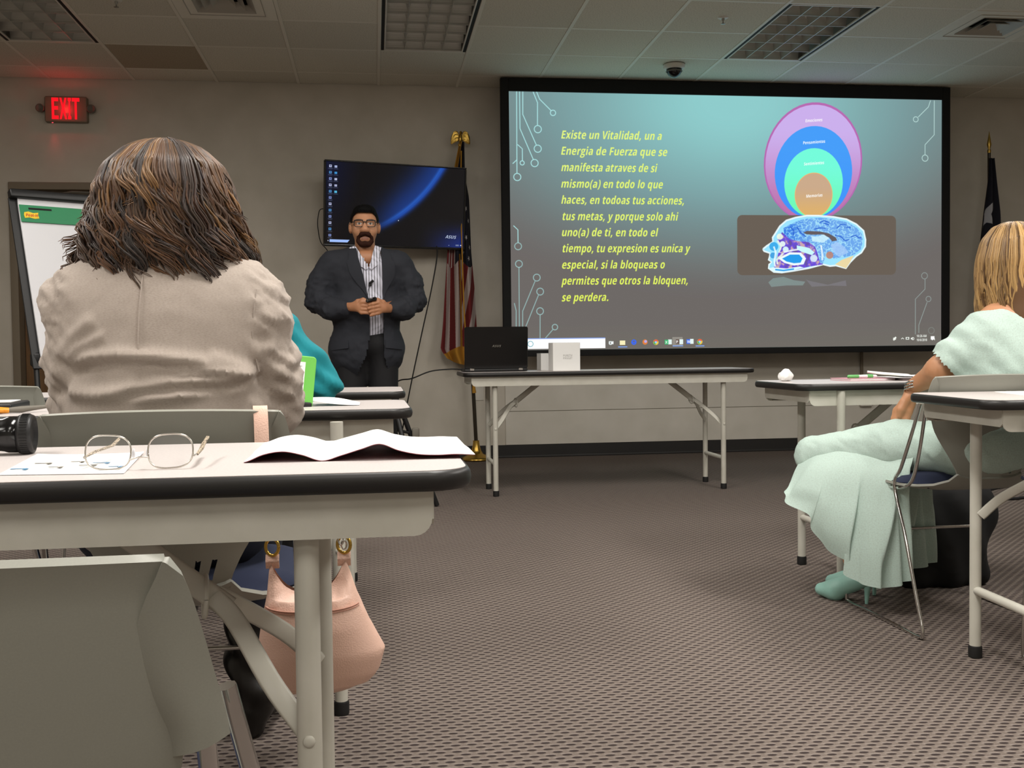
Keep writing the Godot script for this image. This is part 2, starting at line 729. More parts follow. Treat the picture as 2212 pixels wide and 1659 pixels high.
func ceiling() -> void:
	var s := Sh.new()
	s.box(Vector3(0.6, 3.16, -1.85), Vector3(11.6, 0.1, 13.1))
	var root := struct("ceiling", s, M.tile_paint)
	var holes := {}
	for c in [-4, 0, 4]:
		for j in [1, 2]:
			holes[Vector2i(c, j)] = true
		for row in LIT:
			var j0 := roundi((row[0] - TILE - ROW0) / TILE)
			holes[Vector2i(c, j0)] = true
			holes[Vector2i(c, j0 + 1)] = true
	holes[Vector2i(-2, 2)] = true
	holes[Vector2i(6, 2)] = true
	var one := Sh.new()
	one.box(Vector3(0, 0.008, 0), Vector3(TILE - 0.02, 0.014, TILE - 0.02), 0.004)
	var tile := one.mesh()
	var edge_z := WALLZ
	var cut := Sh.new()
	var dep := ROW0 - edge_z
	cut.box(Vector3(0, 0.008, 0), Vector3(TILE - 0.02, 0.014, dep - 0.02), 0.004)
	var cut_tile := cut.mesh()
	var rest := Sh.new()
	var rng := RandomNumberGenerator.new()
	rng.seed = 4
	var kinds := [M.tile_paint, M.tile_paint, M.tile_paint_grey]
	for c in range(-8, 10):
		for j in range(-1, 21):
			var x := GX + (c + 0.5) * TILE
			var z := ROW0 + (j + 0.5) * TILE
			if holes.has(Vector2i(c, j)):
				continue
			if j == -1:
				z = (ROW0 + edge_z) / 2
			if j < 4 and c >= -6 and c < 10:
				var m: Material = kinds[rng.randi() % 3]
				if (c == -3 and j == 0):
					m = M.tile_paint_dark
				put("ceiling_tile", cut_tile if j == -1 else tile, m, root, Vector3(x, CEIL + rng.randf_range(0.0, 0.002), z))
			else:
				var d := dep - 0.02 if j == -1 else TILE - 0.02
				rest.box(Vector3(x, CEIL + 0.008, z), Vector3(TILE - 0.02, 0.014, d))
	obj("ceiling_tile", rest, M.tile_paint, root).set_meta("kind", "stuff")
	for c in range(-8, 11):
		var b := Sh.new()
		b.box(Vector3(GX + c * TILE, CEIL + 0.012, -1.85), Vector3(0.024, 0.026, 12.7), 0.002)
		obj("grid_bar", b, M.grid_metal, root)
	for j in range(0, 21):
		for c in range(-8, 10):
			if j > 5 and c > -8:
				continue
			var b := Sh.new()
			if j > 5:
				b.box(Vector3(0.6, CEIL + 0.013, ROW0 + j * TILE), Vector3(11.2, 0.026, 0.024), 0.002)
			else:
				if (holes.has(Vector2i(c, j)) and holes.has(Vector2i(c, j - 1)) and c != -2 and c != 6):
					continue
				b.box(Vector3(GX + (c + 0.5) * TILE, CEIL + 0.0135, ROW0 + j * TILE), Vector3(TILE - 0.024, 0.024, 0.024), 0.002)
			obj("grid_bar", b, M.grid_metal, root)


func ceiling_things() -> void:
	var labels := ["unlit ceiling light with louvers, above the red exit sign", "unlit ceiling light with louvers, above the wall television", "unlit ceiling light with louvers and bright edges, above the slide screen"]
	var k := 0
	var first: Node3D
	for c in [-4, 0, 4]:
		var at := Vector3(GX + (c + 0.5) * TILE, CEIL, ROW0 + 2 * TILE)
		if k == 0:
			first = troffer(labels[0], at)
		else:
			dup(first, at, 0.0, labels[k], "unlit louvered ceiling lights")
		k += 1
	# air outlets
	var v := diffuser("square ceiling air vent of nested louvers, between two unlit lights", Vector3(GX - 1.5 * TILE, CEIL, ROW0 + 2.5 * TILE))
	dup(v, Vector3(GX + 6.5 * TILE, CEIL, ROW0 + 2.5 * TILE), 0.0, "square ceiling air vent of nested louvers, above the corner of the slide screen", "ceiling air vents")
	# sprinklers
	var sp := thing("sprinkler", "small ceiling sprinkler head near the light above the slide screen", "sprinkler", Vector3(2.199, CEIL, -6.343), 0, "ceiling sprinklers")
	var ro := Sh.new()
	ro.lathe([Vector2(0.001, -0.004), Vector2(0.026, -0.004), Vector2(0.034, 0.001), Vector2(0.034, 0.006)], 20)
	obj("rose", ro, M.white_metal, sp)
	var hd := Sh.new()
	hd.lathe([Vector2(0.001, -0.04), Vector2(0.014, -0.038), Vector2(0.015, -0.036), Vector2(0.004, -0.034), Vector2(0.004, -0.02), Vector2(0.009, -0.012), Vector2(0.009, 0.0)], 12)
	obj("head", hd, M.steel, sp)
	dup(sp, Vector3(-1.462, CEIL, -6.369), 0, "small ceiling sprinkler head beside the light above the exit sign")
	# dome camera
	var d := thing("security_camera", "white ringed dark dome camera on the ceiling over the screen's top edge", "security camera", Vector3(2.20, CEIL, -7.42))
	var rg := Sh.new()
	rg.lathe([Vector2(0.056, -0.034), Vector2(0.066, -0.036), Vector2(0.076, -0.026), Vector2(0.080, -0.008), Vector2(0.080, 0.0), Vector2(0.001, 0.0)], 32)
	obj("ring", rg, M.white_metal, d)
	var dm := Sh.new()
	var pf := []
	for i in 11:
		var a := PI / 2 * i / 10.0
		pf.append(Vector2(maxf(0.001, sin(a) * 0.056), -0.034 - cos(a) * 0.062))
	dm.lathe(pf, 32)
	obj("dome", dm, M.dark_glass, d)
	var rim := Sh.new()
	var circle := []
	for i in 25:
		circle.append(Vector3(cos(TAU * i / 24) * 0.057, -0.05, sin(TAU * i / 24) * 0.057))
	rim.tube(circle, 0.004, 6)
	obj("trim_ring", rim, M.grey_plastic, d)


func troffer(label: String, at: Vector3) -> Node3D:
	var t := thing("ceiling_light", label, "ceiling light", at, 0.0, "unlit louvered ceiling lights")
	var w := TILE - 0.026
	var l := TILE * 2 - 0.026
	var h := Sh.new()   # housing: top and sides
	h.box(Vector3(0, 0.125, 0), Vector3(w, 0.004, l))
	for s in [-1, 1]:
		h.box(Vector3(s * (w / 2 - 0.002), 0.065, 0), Vector3(0.004, 0.12, l))
		h.box(Vector3(0, 0.065, s * (l / 2 - 0.002)), Vector3(w, 0.12, 0.004))
	obj("housing", h, M.troffer_inside, t)
	for s in [-1, 1]:
		var g := Sh.new()   # dark air slot along each long side
		g.box(Vector3(s * (w / 2 - 0.011), 0.0035, 0), Vector3(0.018, 0.003, l - 0.004))
		obj("air_slot", g, M.slot_black, t)
	var f := Sh.new()
	for s in [-1, 1]:
		f.box(Vector3(s * (w / 2 - 0.026), 0.006, 0), Vector3(0.010, 0.012, l - 0.02), 0.002)
		f.box(Vector3(0, 0.006, s * (l / 2 - 0.012)), Vector3(w - 0.05, 0.012, 0.016), 0.002)
	obj("frame", f, M.white_metal, t)
	var iw := w - 0.064
	var il := l - 0.04
	for i in range(1, 4):
		var b := Sh.new()
		blade(b, Vector3(-iw / 2 + iw * i / 4.0, 0, 0), il, false)
		obj("louver", b, M.louver_metal, t)
	for j in range(0, 7):
		var b := Sh.new()
		blade(b, Vector3(0, 0, -il / 2 + il * j / 6.0), iw, true)
		obj("louver", b, M.louver_metal, t)
	for i in 4:
		var tb := Sh.new()
		var x := -iw / 2 + iw * (i + 0.5) / 4.0
		tb.tube([Vector3(x, 0.103, -il / 2), Vector3(x, 0.103, il / 2)], 0.0127, 8)
		obj("tube", tb, M.white_metal, t)
	return t


func blade(b: Sh, at: Vector3, length: float, across: bool) -> void:
	# a parabolic louver: a thin lower edge that widens upwards in a curve
	var p := PackedVector2Array()
	for i in 6:
		var y := 0.004 + 0.07 * i / 5.0
		p.append(Vector2(0.0015 + 0.02 * pow(i / 5.0, 1.8), y))
	for i in range(5, -1, -1):
		p.append(Vector2(-p[i].x, p[i].y))
	var x := at_basis(at, Vector3(0, 0, 1), Vector3.UP, Vector3(-1, 0, 0)) if across else at_basis(at, Vector3(1, 0, 0), Vector3.UP, Vector3(0, 0, 1))
	b.prism(p, -length / 2, length / 2, x)


func diffuser(label: String, at: Vector3) -> Node3D:
	var t := thing("ceiling_vent", label, "air vent", at, 0.0, "ceiling air vents")
	var w := TILE - 0.026
	var back := Sh.new()
	back.box(Vector3(0, 0.08, 0), Vector3(w, 0.004, w))
	obj("duct", back, M.vent_dark, t)
	var fr := Sh.new()
	for a in 4:
		var x := Transform3D(Basis(Vector3.UP, a * PI / 2), Vector3.ZERO)
		fr.box(Vector3(0, 0.002, w / 2 - 0.06), Vector3(w, 0.008, 0.12), 0.002, x)
	obj("frame", fr, M.grid_metal, t)
	for k in 4:
		var r1 := 0.225 - k * 0.052
		var s := Sh.new()
		for a in 4:
			var x := Transform3D(Basis(Vector3.UP, a * PI / 2), Vector3.ZERO)
			var r0 := r1 - 0.045
			var y0 := -0.006
			s.face([x * Vector3(-r1, y0, r1), x * Vector3(r1, y0, r1), x * Vector3(r0, 0.03, r0), x * Vector3(-r0, 0.03, r0)])
			s.face([x * Vector3(-r0, 0.033, r0), x * Vector3(r0, 0.033, r0), x * Vector3(r1, y0 + 0.003, r1), x * Vector3(-r1, y0 + 0.003, r1)])
			s.face([x * Vector3(-r1, y0, r1), x * Vector3(-r1, y0 + 0.003, r1), x * Vector3(r1, y0 + 0.003, r1), x * Vector3(r1, y0, r1)])
		obj("louver", s, M.vent_metal, t)
	return t


# ---------------------------------------------------------------- flat print and screens: a small painter
class Canvas:
	var w: int
	var h: int
	var px := PackedFloat32Array()

	func _init(w_: int, h_: int) -> void:
		w = w_
		h = h_
		px.resize(w * h * 3)

	func fill(f: Variant) -> void:
		var i := 0
		for y in h:
			for x in w:
				var c: Color = f.call(float(x) / w, float(y) / h)
				px[i] = c.r
				px[i + 1] = c.g
				px[i + 2] = c.b
				i += 3

	func poly(loops: Array, paint: Variant, alpha := 1.0) -> void:   # even-odd, anti-aliased
		var y0 := 1e9
		var y1 := -1e9
		for l in loops:
			for p in l:
				y0 = minf(y0, p.y)
				y1 = maxf(y1, p.y)
		var row := PackedFloat32Array()
		row.resize(w + 2)
		for y in range(maxi(0, int(y0)), mini(h - 1, int(y1)) + 1):
			row.fill(0.0)
			var lo := w
			var hi := -1
			for sub in 4:
				var sy := y + (sub + 0.5) / 4.0
				var xs := []
				for l in loops:
					var n: int = l.size()
					for i in n:
						var a: Vector2 = l[i]
						var b: Vector2 = l[(i + 1) % n]
						if (a.y <= sy) != (b.y <= sy):
							xs.append(a.x + (b.x - a.x) * (sy - a.y) / (b.y - a.y))
				xs.sort()
				for k in range(0, xs.size() - 1, 2):
					var xa := clampf(xs[k], 0.0, w)
					var xb := clampf(xs[k + 1], 0.0, w)
					if xb - xa < 1e-4:
						continue
					lo = mini(lo, int(xa))
					hi = maxi(hi, int(xb))
					for x in range(int(xa), int(xb) + 1):
						row[x] += 0.25 * maxf(0.0, minf(xb, x + 1) - maxf(xa, x))
			for x in range(lo, mini(hi, w - 1) + 1):
				var cov := row[x] * alpha
				if cov <= 0.001:
					continue
				var c: Color = paint if paint is Color else paint.call(x, y)
				cov *= c.a
				var i := (y * w + x) * 3
				px[i] += (c.r - px[i]) * cov
				px[i + 1] += (c.g - px[i + 1]) * cov
				px[i + 2] += (c.b - px[i + 2]) * cov

	func rect(x: float, y: float, rw: float, rh: float, paint: Variant, alpha := 1.0) -> void:
		poly([[Vector2(x, y), Vector2(x + rw, y), Vector2(x + rw, y + rh), Vector2(x, y + rh)]], paint, alpha)

	func oval(c: Vector2, rx: float, ry: float, turn: float, paint: Variant, alpha := 1.0) -> void:
		poly([ring(c, rx, ry, turn)], paint, alpha)

	func ring(c: Vector2, rx: float, ry: float, turn := 0.0) -> Array:
		var l := []
		for i in 48:
			var a := TAU * i / 48
			l.append(c + Vector2(cos(a) * rx, sin(a) * ry).rotated(turn))
		return l

	func circle_line(c: Vector2, r: float, t: float, paint: Variant, alpha := 1.0) -> void:
		poly([ring(c, r + t / 2, r + t / 2), ring(c, r - t / 2, r - t / 2)], paint, alpha)

	func line(pts: Array, t: float, paint: Variant, alpha := 1.0) -> void:
		var l := []
		var r := []
		for i in pts.size():
			var d: Vector2 = (pts[mini(i + 1, pts.size() - 1)] - pts[maxi(i - 1, 0)]).normalized()
			var n := Vector2(-d.y, d.x) * t / 2
			l.append(pts[i] + n)
			r.append(pts[i] - n)
		r.reverse()
		poly([l + r], paint, alpha)

	func text(s: String, at: Vector2, height: float, paint: Variant, width := 0.0, slant := 0.0, turn := 0.0, bold := true, alpha := 1.0) -> void:
		var t := Sh.letters(s, bold)
		var tv: PackedVector3Array = t[0]
		var ti: PackedInt32Array = t[1]
		var lo := 1e9
		var hi := -1e9
		for p in tv:
			lo = minf(lo, p.x)
			hi = maxf(hi, p.x)
		var k := height / 0.714
		var kx := width / (hi - lo) if width > 0.0 else k
		var loops := []
		for i in range(0, ti.size(), 3):
			if tv[ti[i]].z < 0.0 or tv[ti[i + 1]].z < 0.0 or tv[ti[i + 2]].z < 0.0:
				continue
			var l := []
			for q in 3:
				var p := tv[ti[i + q]]
				l.append(at + Vector2((p.x - lo) * kx + p.y * k * slant, -p.y * k).rotated(turn))
			loops.append(l)
		poly(loops, paint, alpha)

	func texture() -> ImageTexture:
		var by := PackedByteArray()
		by.resize(w * h * 3)
		for i in px.size():
			by[i] = int(clampf(px[i], 0.0, 1.0) * 255.0 + 0.5)
		var im := Image.create_from_data(w, h, false, Image.FORMAT_RGB8, by)
		return ImageTexture.create_from_image(im)


func screen_mat(name_: String, t: Texture2D, energy := 1.0, rough := 0.6) -> StandardMaterial3D:
	var m := mat(name_, Color(0.03, 0.03, 0.03), rough)
	m.emission_enabled = true
	m.emission = Color.WHITE
	m.emission_operator = BaseMaterial3D.EMISSION_OP_MULTIPLY
	m.emission_texture = t
	m.emission_energy_multiplier = energy
	return m


func slide_picture() -> Canvas:
	var c := Canvas.new(1536, 864)
	c.fill(slide_ground)
	c.line([Vector2(27, -0), Vector2(25, 273)], 3.0, Color(0.68, 0.90, 0.90), 0.95)
	c.line([Vector2(37, -1), Vector2(37, 123), Vector2(81, 226)], 3.0, Color(0.68, 0.90, 0.90), 0.95)
	c.line([Vector2(48, -1), Vector2(47, 76), Vector2(92, 178)], 3.0, Color(0.68, 0.90, 0.90), 0.95)
	c.line([Vector2(82, -1), Vector2(97, 36), Vector2(96, 113)], 3.0, Color(0.68, 0.90, 0.90), 0.95)
	c.line([Vector2(94, -1), Vector2(104, 24), Vector2(143, 62)], 3.0, Color(0.68, 0.90, 0.90), 0.95)
	c.line([Vector2(28, 176), Vector2(44, 190), Vector2(44, 231)], 3.0, Color(0.68, 0.90, 0.90), 0.95)
	c.line([Vector2(11, 240), Vector2(25, 227)], 3.0, Color(0.68, 0.90, 0.90), 0.95)
	c.line([Vector2(11, 446), Vector2(26, 460), Vector2(26, 503)], 3.0, Color(0.68, 0.90, 0.90), 0.95)
	c.line([Vector2(28, 584), Vector2(27, 823)], 3.0, Color(0.68, 0.90, 0.90), 0.6)
	c.line([Vector2(82, 632), Vector2(39, 732), Vector2(38, 823)], 3.0, Color(0.68, 0.90, 0.90), 0.6)
	c.line([Vector2(93, 679), Vector2(49, 784), Vector2(41, 823)], 3.0, Color(0.68, 0.90, 0.90), 0.6)
	c.line([Vector2(98, 745), Vector2(97, 824)], 3.0, Color(0.68, 0.90, 0.90), 0.6)
	c.line([Vector2(141, 795), Vector2(115, 824)], 3.0, Color(0.68, 0.90, 0.90), 0.6)
	c.line([Vector2(11, 705), Vector2(17, 731), Vector2(16, 823)], 3.0, Color(0.68, 0.90, 0.90), 0.6)
	c.circle_line(Vector2(26, 284), 12.0, 3.0, Color(0.68, 0.90, 0.90), 0.95)
	c.circle_line(Vector2(85, 237), 12.0, 3.0, Color(0.68, 0.90, 0.90), 0.95)
	c.circle_line(Vector2(96, 189), 12.0, 3.0, Color(0.68, 0.90, 0.90), 0.95)
	c.circle_line(Vector2(97, 124), 12.0, 3.0, Color(0.68, 0.90, 0.90), 0.95)
	c.circle_line(Vector2(149, 69), 9.0, 3.0, Color(0.68, 0.90, 0.90), 0.95)
	c.circle_line(Vector2(43, 237), 7.0, 3.0, Color(0.68, 0.90, 0.90), 0.95)
	c.circle_line(Vector2(26, 515), 11.5, 3.0, Color(0.68, 0.90, 0.90), 0.65)
	c.circle_line(Vector2(28, 574), 11.5, 3.0, Color(0.68, 0.90, 0.90), 0.65)
	c.circle_line(Vector2(88, 620), 11.5, 3.0, Color(0.68, 0.90, 0.90), 0.65)
	c.circle_line(Vector2(99, 667), 11.5, 3.0, Color(0.68, 0.90, 0.90), 0.65)
	c.circle_line(Vector2(98, 733), 11.5, 3.0, Color(0.68, 0.90, 0.90), 0.65)
	c.circle_line(Vector2(148, 787), 9.3, 3.0, Color(0.68, 0.90, 0.90), 0.65)
	c.line([Vector2(1494, 2), Vector2(1486, 25), Vector2(1448, 61)], 2.6, Color(0.75, 0.88, 0.86), 0.9)
	c.line([Vector2(1508, 2), Vector2(1508, 122), Vector2(1474, 157), Vector2(1474, 192)], 2.6, Color(0.75, 0.88, 0.86), 0.9)
	c.line([Vector2(1475, 630), Vector2(1475, 665), Vector2(1439, 700), Vector2(1439, 825)], 2.6, Color(0.75, 0.88, 0.86), 0.45)
	c.line([Vector2(1483, 711), Vector2(1452, 792), Vector2(1452, 820)], 2.6, Color(0.75, 0.88, 0.86), 0.45)
	c.circle_line(Vector2(1439, 69), 9.0, 2.6, Color(0.75, 0.88, 0.86), 0.9)
	c.circle_line(Vector2(1474, 204), 11.0, 2.6, Color(0.75, 0.88, 0.86), 0.9)
	c.circle_line(Vector2(1473, 618), 11.0, 2.6, Color(0.75, 0.88, 0.86), 0.4)
	c.circle_line(Vector2(1488, 700), 9.3, 2.6, Color(0.75, 0.88, 0.86), 0.4)
	c.circle_line(Vector2(1499, 812), 11.0, 2.6, Color(0.75, 0.88, 0.86), 0.2)
	c.text("Existe un Vitalidad, un a", Vector2(176, 154), 26.5, Color(0.90, 0.97, 0.50), 344, 0.2)
	c.text("Energia de Fuerza que se", Vector2(175, 208), 26.5, Color(0.90, 0.97, 0.49), 364, 0.2)
	c.text("manifesta atraves de si", Vector2(175, 263), 26.5, Color(0.90, 0.97, 0.48), 327, 0.2)
	c.text("mismo(a) en todo lo que", Vector2(174, 318), 26.5, Color(0.90, 0.97, 0.46), 349, 0.2)
	c.text("haces, en todoas tus acciones,", Vector2(174, 372), 26.5, Color(0.90, 0.97, 0.45), 424, 0.2)
	c.text("tus metas, y porque solo ahi", Vector2(175, 427), 26.5, Color(0.90, 0.97, 0.44), 399, 0.2)
	c.text("uno(a) de ti, en todo el", Vector2(174, 481), 26.5, Color(0.90, 0.97, 0.43), 329, 0.2)
	c.text("tiempo, tu expresion es unica y", Vector2(174, 535), 26.5, Color(0.90, 0.97, 0.42), 443, 0.2)
	c.text("especial, si la bloqueas o", Vector2(173, 590), 26.5, Color(0.90, 0.97, 0.40), 355, 0.2)
	c.text("permites que otros la bloquen,", Vector2(173, 644), 26.5, Color(0.90, 0.97, 0.39), 437, 0.2)
	c.text("se perdera.", Vector2(172, 700), 26.5, Color(0.90, 0.97, 0.38), 160, 0.2)
	c.oval(Vector2(1062, 222), 177.5, 206.8, 0.209, Color(0.72, 0.42, 0.70))
	c.oval(Vector2(1062, 224), 172.0, 200.5, 0.209, egg_tone.bind(Color(0.80, 0.69, 0.93), Color(0.74, 0.45, 0.68), 100.0, 420.0))
	c.oval(Vector2(1063, 258), 140.1, 160.5, 0.175, egg_tone.bind(Color(0.28, 0.62, 0.98), Color(0.26, 0.58, 0.99), 150.0, 420.0))
	c.oval(Vector2(1063, 294), 106.2, 119.8, 0.157, egg_tone.bind(Color(0.46, 0.99, 0.86), Color(0.44, 0.98, 0.70), 220.0, 420.0))
	c.oval(Vector2(1063, 336), 68.8, 77.3, 0.140, Color(0.93, 0.72, 0.45))
	c.oval(Vector2(1063, 336), 66.3, 74.7, 0.140, egg_tone.bind(Color(0.80, 0.67, 0.55), Color(0.88, 0.70, 0.42), 300.0, 420.0))
	c.text("Emociones", Vector2(1034, 86), 10.2, Color(1, 1, 1), 61, 0.15, -0.085)
	c.text("Pensamientos", Vector2(1025, 162), 10.2, Color(1, 1, 1), 80, 0.15, -0.085)
	c.text("Sentimientos", Vector2(1028, 235), 10.2, Color(1, 1, 1), 73, 0.15, -0.085)
	c.text("Memorias", Vector2(1036, 346), 10.2, Color(1, 1, 1), 59, 0.15, -0.085)
	c.poly([rounded(787.0, 407.0, 579.0, 207.0, 18.0)], Color(0.415, 0.378, 0.338))
	var head := [Vector2(879, 524), Vector2(893, 513), Vector2(915, 499), Vector2(914, 484), Vector2(923, 471), Vector2(940, 445), Vector2(964, 425), Vector2(997, 415), Vector2(1038, 408), Vector2(1081, 408), Vector2(1136, 412), Vector2(1183, 420), Vector2(1219, 437), Vector2(1246, 460), Vector2(1253, 491), Vector2(1252, 515), Vector2(1238, 536), Vector2(1218, 549), Vector2(1196, 570), Vector2(1181, 591), Vector2(1144, 581), Vector2(1122, 583), Vector2(1097, 577), Vector2(1045, 590), Vector2(991, 599), Vector2(947, 605), Vector2(918, 603), Vector2(899, 590), Vector2(901, 577), Vector2(910, 569), Vector2(899, 561), Vector2(903, 551), Vector2(904, 538), Vector2(883, 531)]
	c.poly([head], Color(0.62, 0.90, 1.0))
	c.line(head + [head[0]], 6.0, Color(0.93, 0.99, 1.0), 0.95)
	c.poly([[Vector2(948, 465), Vector2(975, 489), Vector2(1046, 500), Vector2(1067, 515), Vector2(1084, 551), Vector2(1097, 577), Vector2(1045, 585), Vector2(991, 598), Vector2(953, 603), Vector2(915, 597), Vector2(929, 556), Vector2(942, 515), Vector2(931, 494)]], head_tissue)
	c.poly([[Vector2(953, 452), Vector2(975, 440), Vector2(1008, 425), Vector2(1046, 417), Vector2(1087, 415), Vector2(1142, 420), Vector2(1188, 431), Vector2(1221, 450), Vector2(1241, 473), Vector2(1243, 499), Vector2(1235, 525), Vector2(1210, 544), Vector2(1169, 554), Vector2(1136, 557), Vector2(1108, 536), Vector2(1103, 557), Vector2(1096, 575), Vector2(1086, 572), Vector2(1076, 536), Vector2(1067, 510), Vector2(1046, 499), Vector2(1007, 497), Vector2(975, 489), Vector2(956, 473)]], brain_tissue)
	c.poly([[Vector2(1025, 467), Vector2(1038, 461), Vector2(1087, 463), Vector2(1117, 469), Vector2(1144, 484), Vector2(1148, 494), Vector2(1130, 497), Vector2(1120, 484), Vector2(1095, 473), Vector2(1062, 474), Vector2(1037, 473)]], Color(0.40, 0.37, 0.38))
	c.poly([[Vector2(1054, 478), Vector2(1073, 481), Vector2(1100, 473), Vector2(1120, 486), Vector2(1098, 502), Vector2(1073, 499), Vector2(1057, 497)]], Color(0.82, 0.96, 1.0), 0.85)
	c.poly([[Vector2(934, 556), Vector2(975, 535), Vector2(1016, 536), Vector2(1035, 556), Vector2(1026, 577), Vector2(991, 581), Vector2(956, 572)]], Color(0.94, 0.99, 1.0))
	c.poly([[Vector2(948, 557), Vector2(977, 543), Vector2(1010, 543), Vector2(1022, 556), Vector2(1015, 571), Vector2(991, 573), Vector2(964, 567)]], Color(0.16, 0.62, 0.93))
	c.poly([[Vector2(1001, 511), Vector2(1046, 520), Vector2(1066, 536), Vector2(1056, 545), Vector2(1018, 533), Vector2(1002, 525)]], Color(0.80, 0.98, 0.99))
	c.poly([[Vector2(915, 587), Vector2(964, 591), Vector2(1013, 584), Vector2(1026, 588), Vector2(991, 598), Vector2(947, 604), Vector2(918, 601), Vector2(900, 590)]], Color(0.88, 0.99, 1.0))
	c.line([Vector2(923, 595), Vector2(953, 598), Vector2(991, 593)], 5.0, Color(0.20, 0.62, 0.92))
	c.poly([[Vector2(1141, 577), Vector2(1166, 561), Vector2(1210, 546), Vector2(1196, 570), Vector2(1181, 591)]], Color(0.93, 0.86, 0.66))
	c.poly([[Vector2(1125, 510), Vector2(1147, 498), Vector2(1174, 515), Vector2(1191, 536), Vector2(1155, 551), Vector2(1136, 536)]], Color(0.66, 0.80, 0.98), 0.8)
	c.oval(Vector2(950, 506), 10.1, 9.6, 0.0, Color(0.93, 1.0, 0.98), 0.9)
	c.oval(Vector2(961, 525), 10.7, 10.1, 0.0, Color(0.85, 0.98, 1.0), 0.9)
	c.oval(Vector2(940, 481), 11.2, 10.6, 0.0, Color(0.95, 0.98, 0.9), 0.9)
	c.oval(Vector2(1063, 556), 13.3, 12.7, 0.0, Color(0.86, 0.93, 1.0), 0.9)
	c.oval(Vector2(1121, 545), 13.3, 12.7, 0.0, Color(0.74, 0.52, 0.46), 0.9)
	c.oval(Vector2(918, 515), 16.0, 15.2, 0.0, Color(0.22, 0.66, 0.92), 0.9)
	c.oval(Vector2(915, 546), 10.7, 10.1, 0.0, Color(0.25, 0.62, 0.88), 0.9)
	c.line([Vector2(1089, 510), Vector2(1093, 530), Vector2(1095, 562)], 6.0, Color(0.95, 0.99, 1.0), 0.85)
	c.line([Vector2(918, 515), Vector2(925, 535), Vector2(920, 566), Vector2(923, 585)], 6.0, Color(0.95, 0.99, 1.0), 0.85)
	c.line([Vector2(953, 535), Vector2(986, 528), Vector2(1007, 525)], 6.0, Color(0.95, 0.99, 1.0), 0.85)
	c.line([Vector2(931, 494), Vector2(945, 515), Vector2(937, 535), Vector2(953, 538), Vector2(929, 561), Vector2(931, 577)], 7.0, Color(0.93, 0.97, 0.92), 0.9)
	c.line([Vector2(1147, 452), Vector2(1163, 437), Vector2(1183, 439), Vector2(1174, 452), Vector2(1188, 447), Vector2(1199, 450)], 4.0, Color(0.16, 0.36, 0.80), 0.8)
	c.line([Vector2(1084, 432), Vector2(1100, 425), Vector2(1120, 432), Vector2(1118, 439), Vector2(1100, 434)], 4.0, Color(0.16, 0.36, 0.80), 0.8)
	c.line([Vector2(1065, 455), Vector2(1087, 450), Vector2(1106, 452)], 4.0, Color(0.16, 0.36, 0.80), 0.8)
	c.line([Vector2(1199, 481), Vector2(1216, 476), Vector2(1227, 484), Vector2(1238, 484)], 4.0, Color(0.16, 0.36, 0.80), 0.8)
	c.line([Vector2(1141, 476), Vector2(1163, 481), Vector2(1177, 494), Vector2(1191, 491)], 4.0, Color(0.16, 0.36, 0.80), 0.8)
	c.line([Vector2(1002, 447), Vector2(1016, 468), Vector2(1035, 481)], 4.0, Color(0.16, 0.36, 0.80), 0.8)
	c.line([Vector2(978, 447), Vector2(991, 460), Vector2(988, 478)], 4.0, Color(0.16, 0.36, 0.80), 0.8)
	c.poly([[Vector2(898, 639), Vector2(915, 625), Vector2(953, 620), Vector2(991, 632), Vector2(1032, 637), Vector2(1023, 650), Vector2(964, 650), Vector2(909, 655)]], Color(0.58, 0.70, 0.69), 0.5)
	c.poly([[Vector2(1034, 629), Vector2(1045, 634), Vector2(1114, 648), Vector2(1180, 633), Vector2(1183, 653), Vector2(1128, 651), Vector2(1056, 655)]], Color(0.56, 0.55, 0.60), 0.4)
	c.rect(0, 824.0, 321.0, 36.0, Color(0.55, 0.66, 0.92))
	c.rect(0, 827.0, 321.0, 33.0, Color(1, 1, 1))
	c.circle_line(Vector2(64, 843), 9.0, 2.0, Color(0.45, 0.7, 0.75))
	c.rect(333.0, 837.0, 4.0, 10.0, Color(1, 1, 1))
	c.rect(340.0, 837.0, 4.0, 10.0, Color(1, 1, 1))
	c.rect(345.0, 837.0, 4.0, 10.0, Color(1, 1, 1))
	c.circle_line(Vector2(339, 843), 5.0, 3.0, Color(0.9, 0.95, 0.95))
	c.rect(371.0, 835.0, 19.0, 15.0, Color(0.98, 0.95, 0.75))
	c.rect(365.0, 855.0, 32.0, 3.0, Color(0.52, 0.68, 0.98))
	c.rect(556.0, 854.0, 37.0, 3.0, Color(0.52, 0.68, 0.98))
	c.rect(637.0, 855.0, 31.0, 3.0, Color(0.52, 0.68, 0.98))
	c.circle_line(Vector2(420, 841), 7.0, 4.5, Color(0.25, 0.42, 0.95))
	c.rect(413.0, 840.0, 16.0, 4.0, Color(0.25, 0.42, 0.95))
	c.oval(Vector2(459, 841), 9.0, 9.0, 0.0, Color(0.88, 0.50, 0.25))
	c.oval(Vector2(461, 839), 5.0, 5.0, 0.0, Color(0.72, 0.68, 0.92))
	c.oval(Vector2(497, 842), 9.5, 9.5, 0.0, Color(0.92, 0.80, 0.30))
	c.poly([[Vector2(497, 842), Vector2(488, 839), Vector2(493, 833), Vector2(502, 833), Vector2(506, 839)]], Color(0.90, 0.38, 0.28))
	c.poly([[Vector2(497, 842), Vector2(488, 839), Vector2(490, 848), Vector2(496, 851)]], Color(0.30, 0.70, 0.38))
	c.oval(Vector2(497, 842), 4.0, 4.0, 0.0, Color(0.62, 0.80, 1.0))
	c.oval(Vector2(652, 842), 9.5, 9.5, 0.0, Color(0.92, 0.80, 0.30))
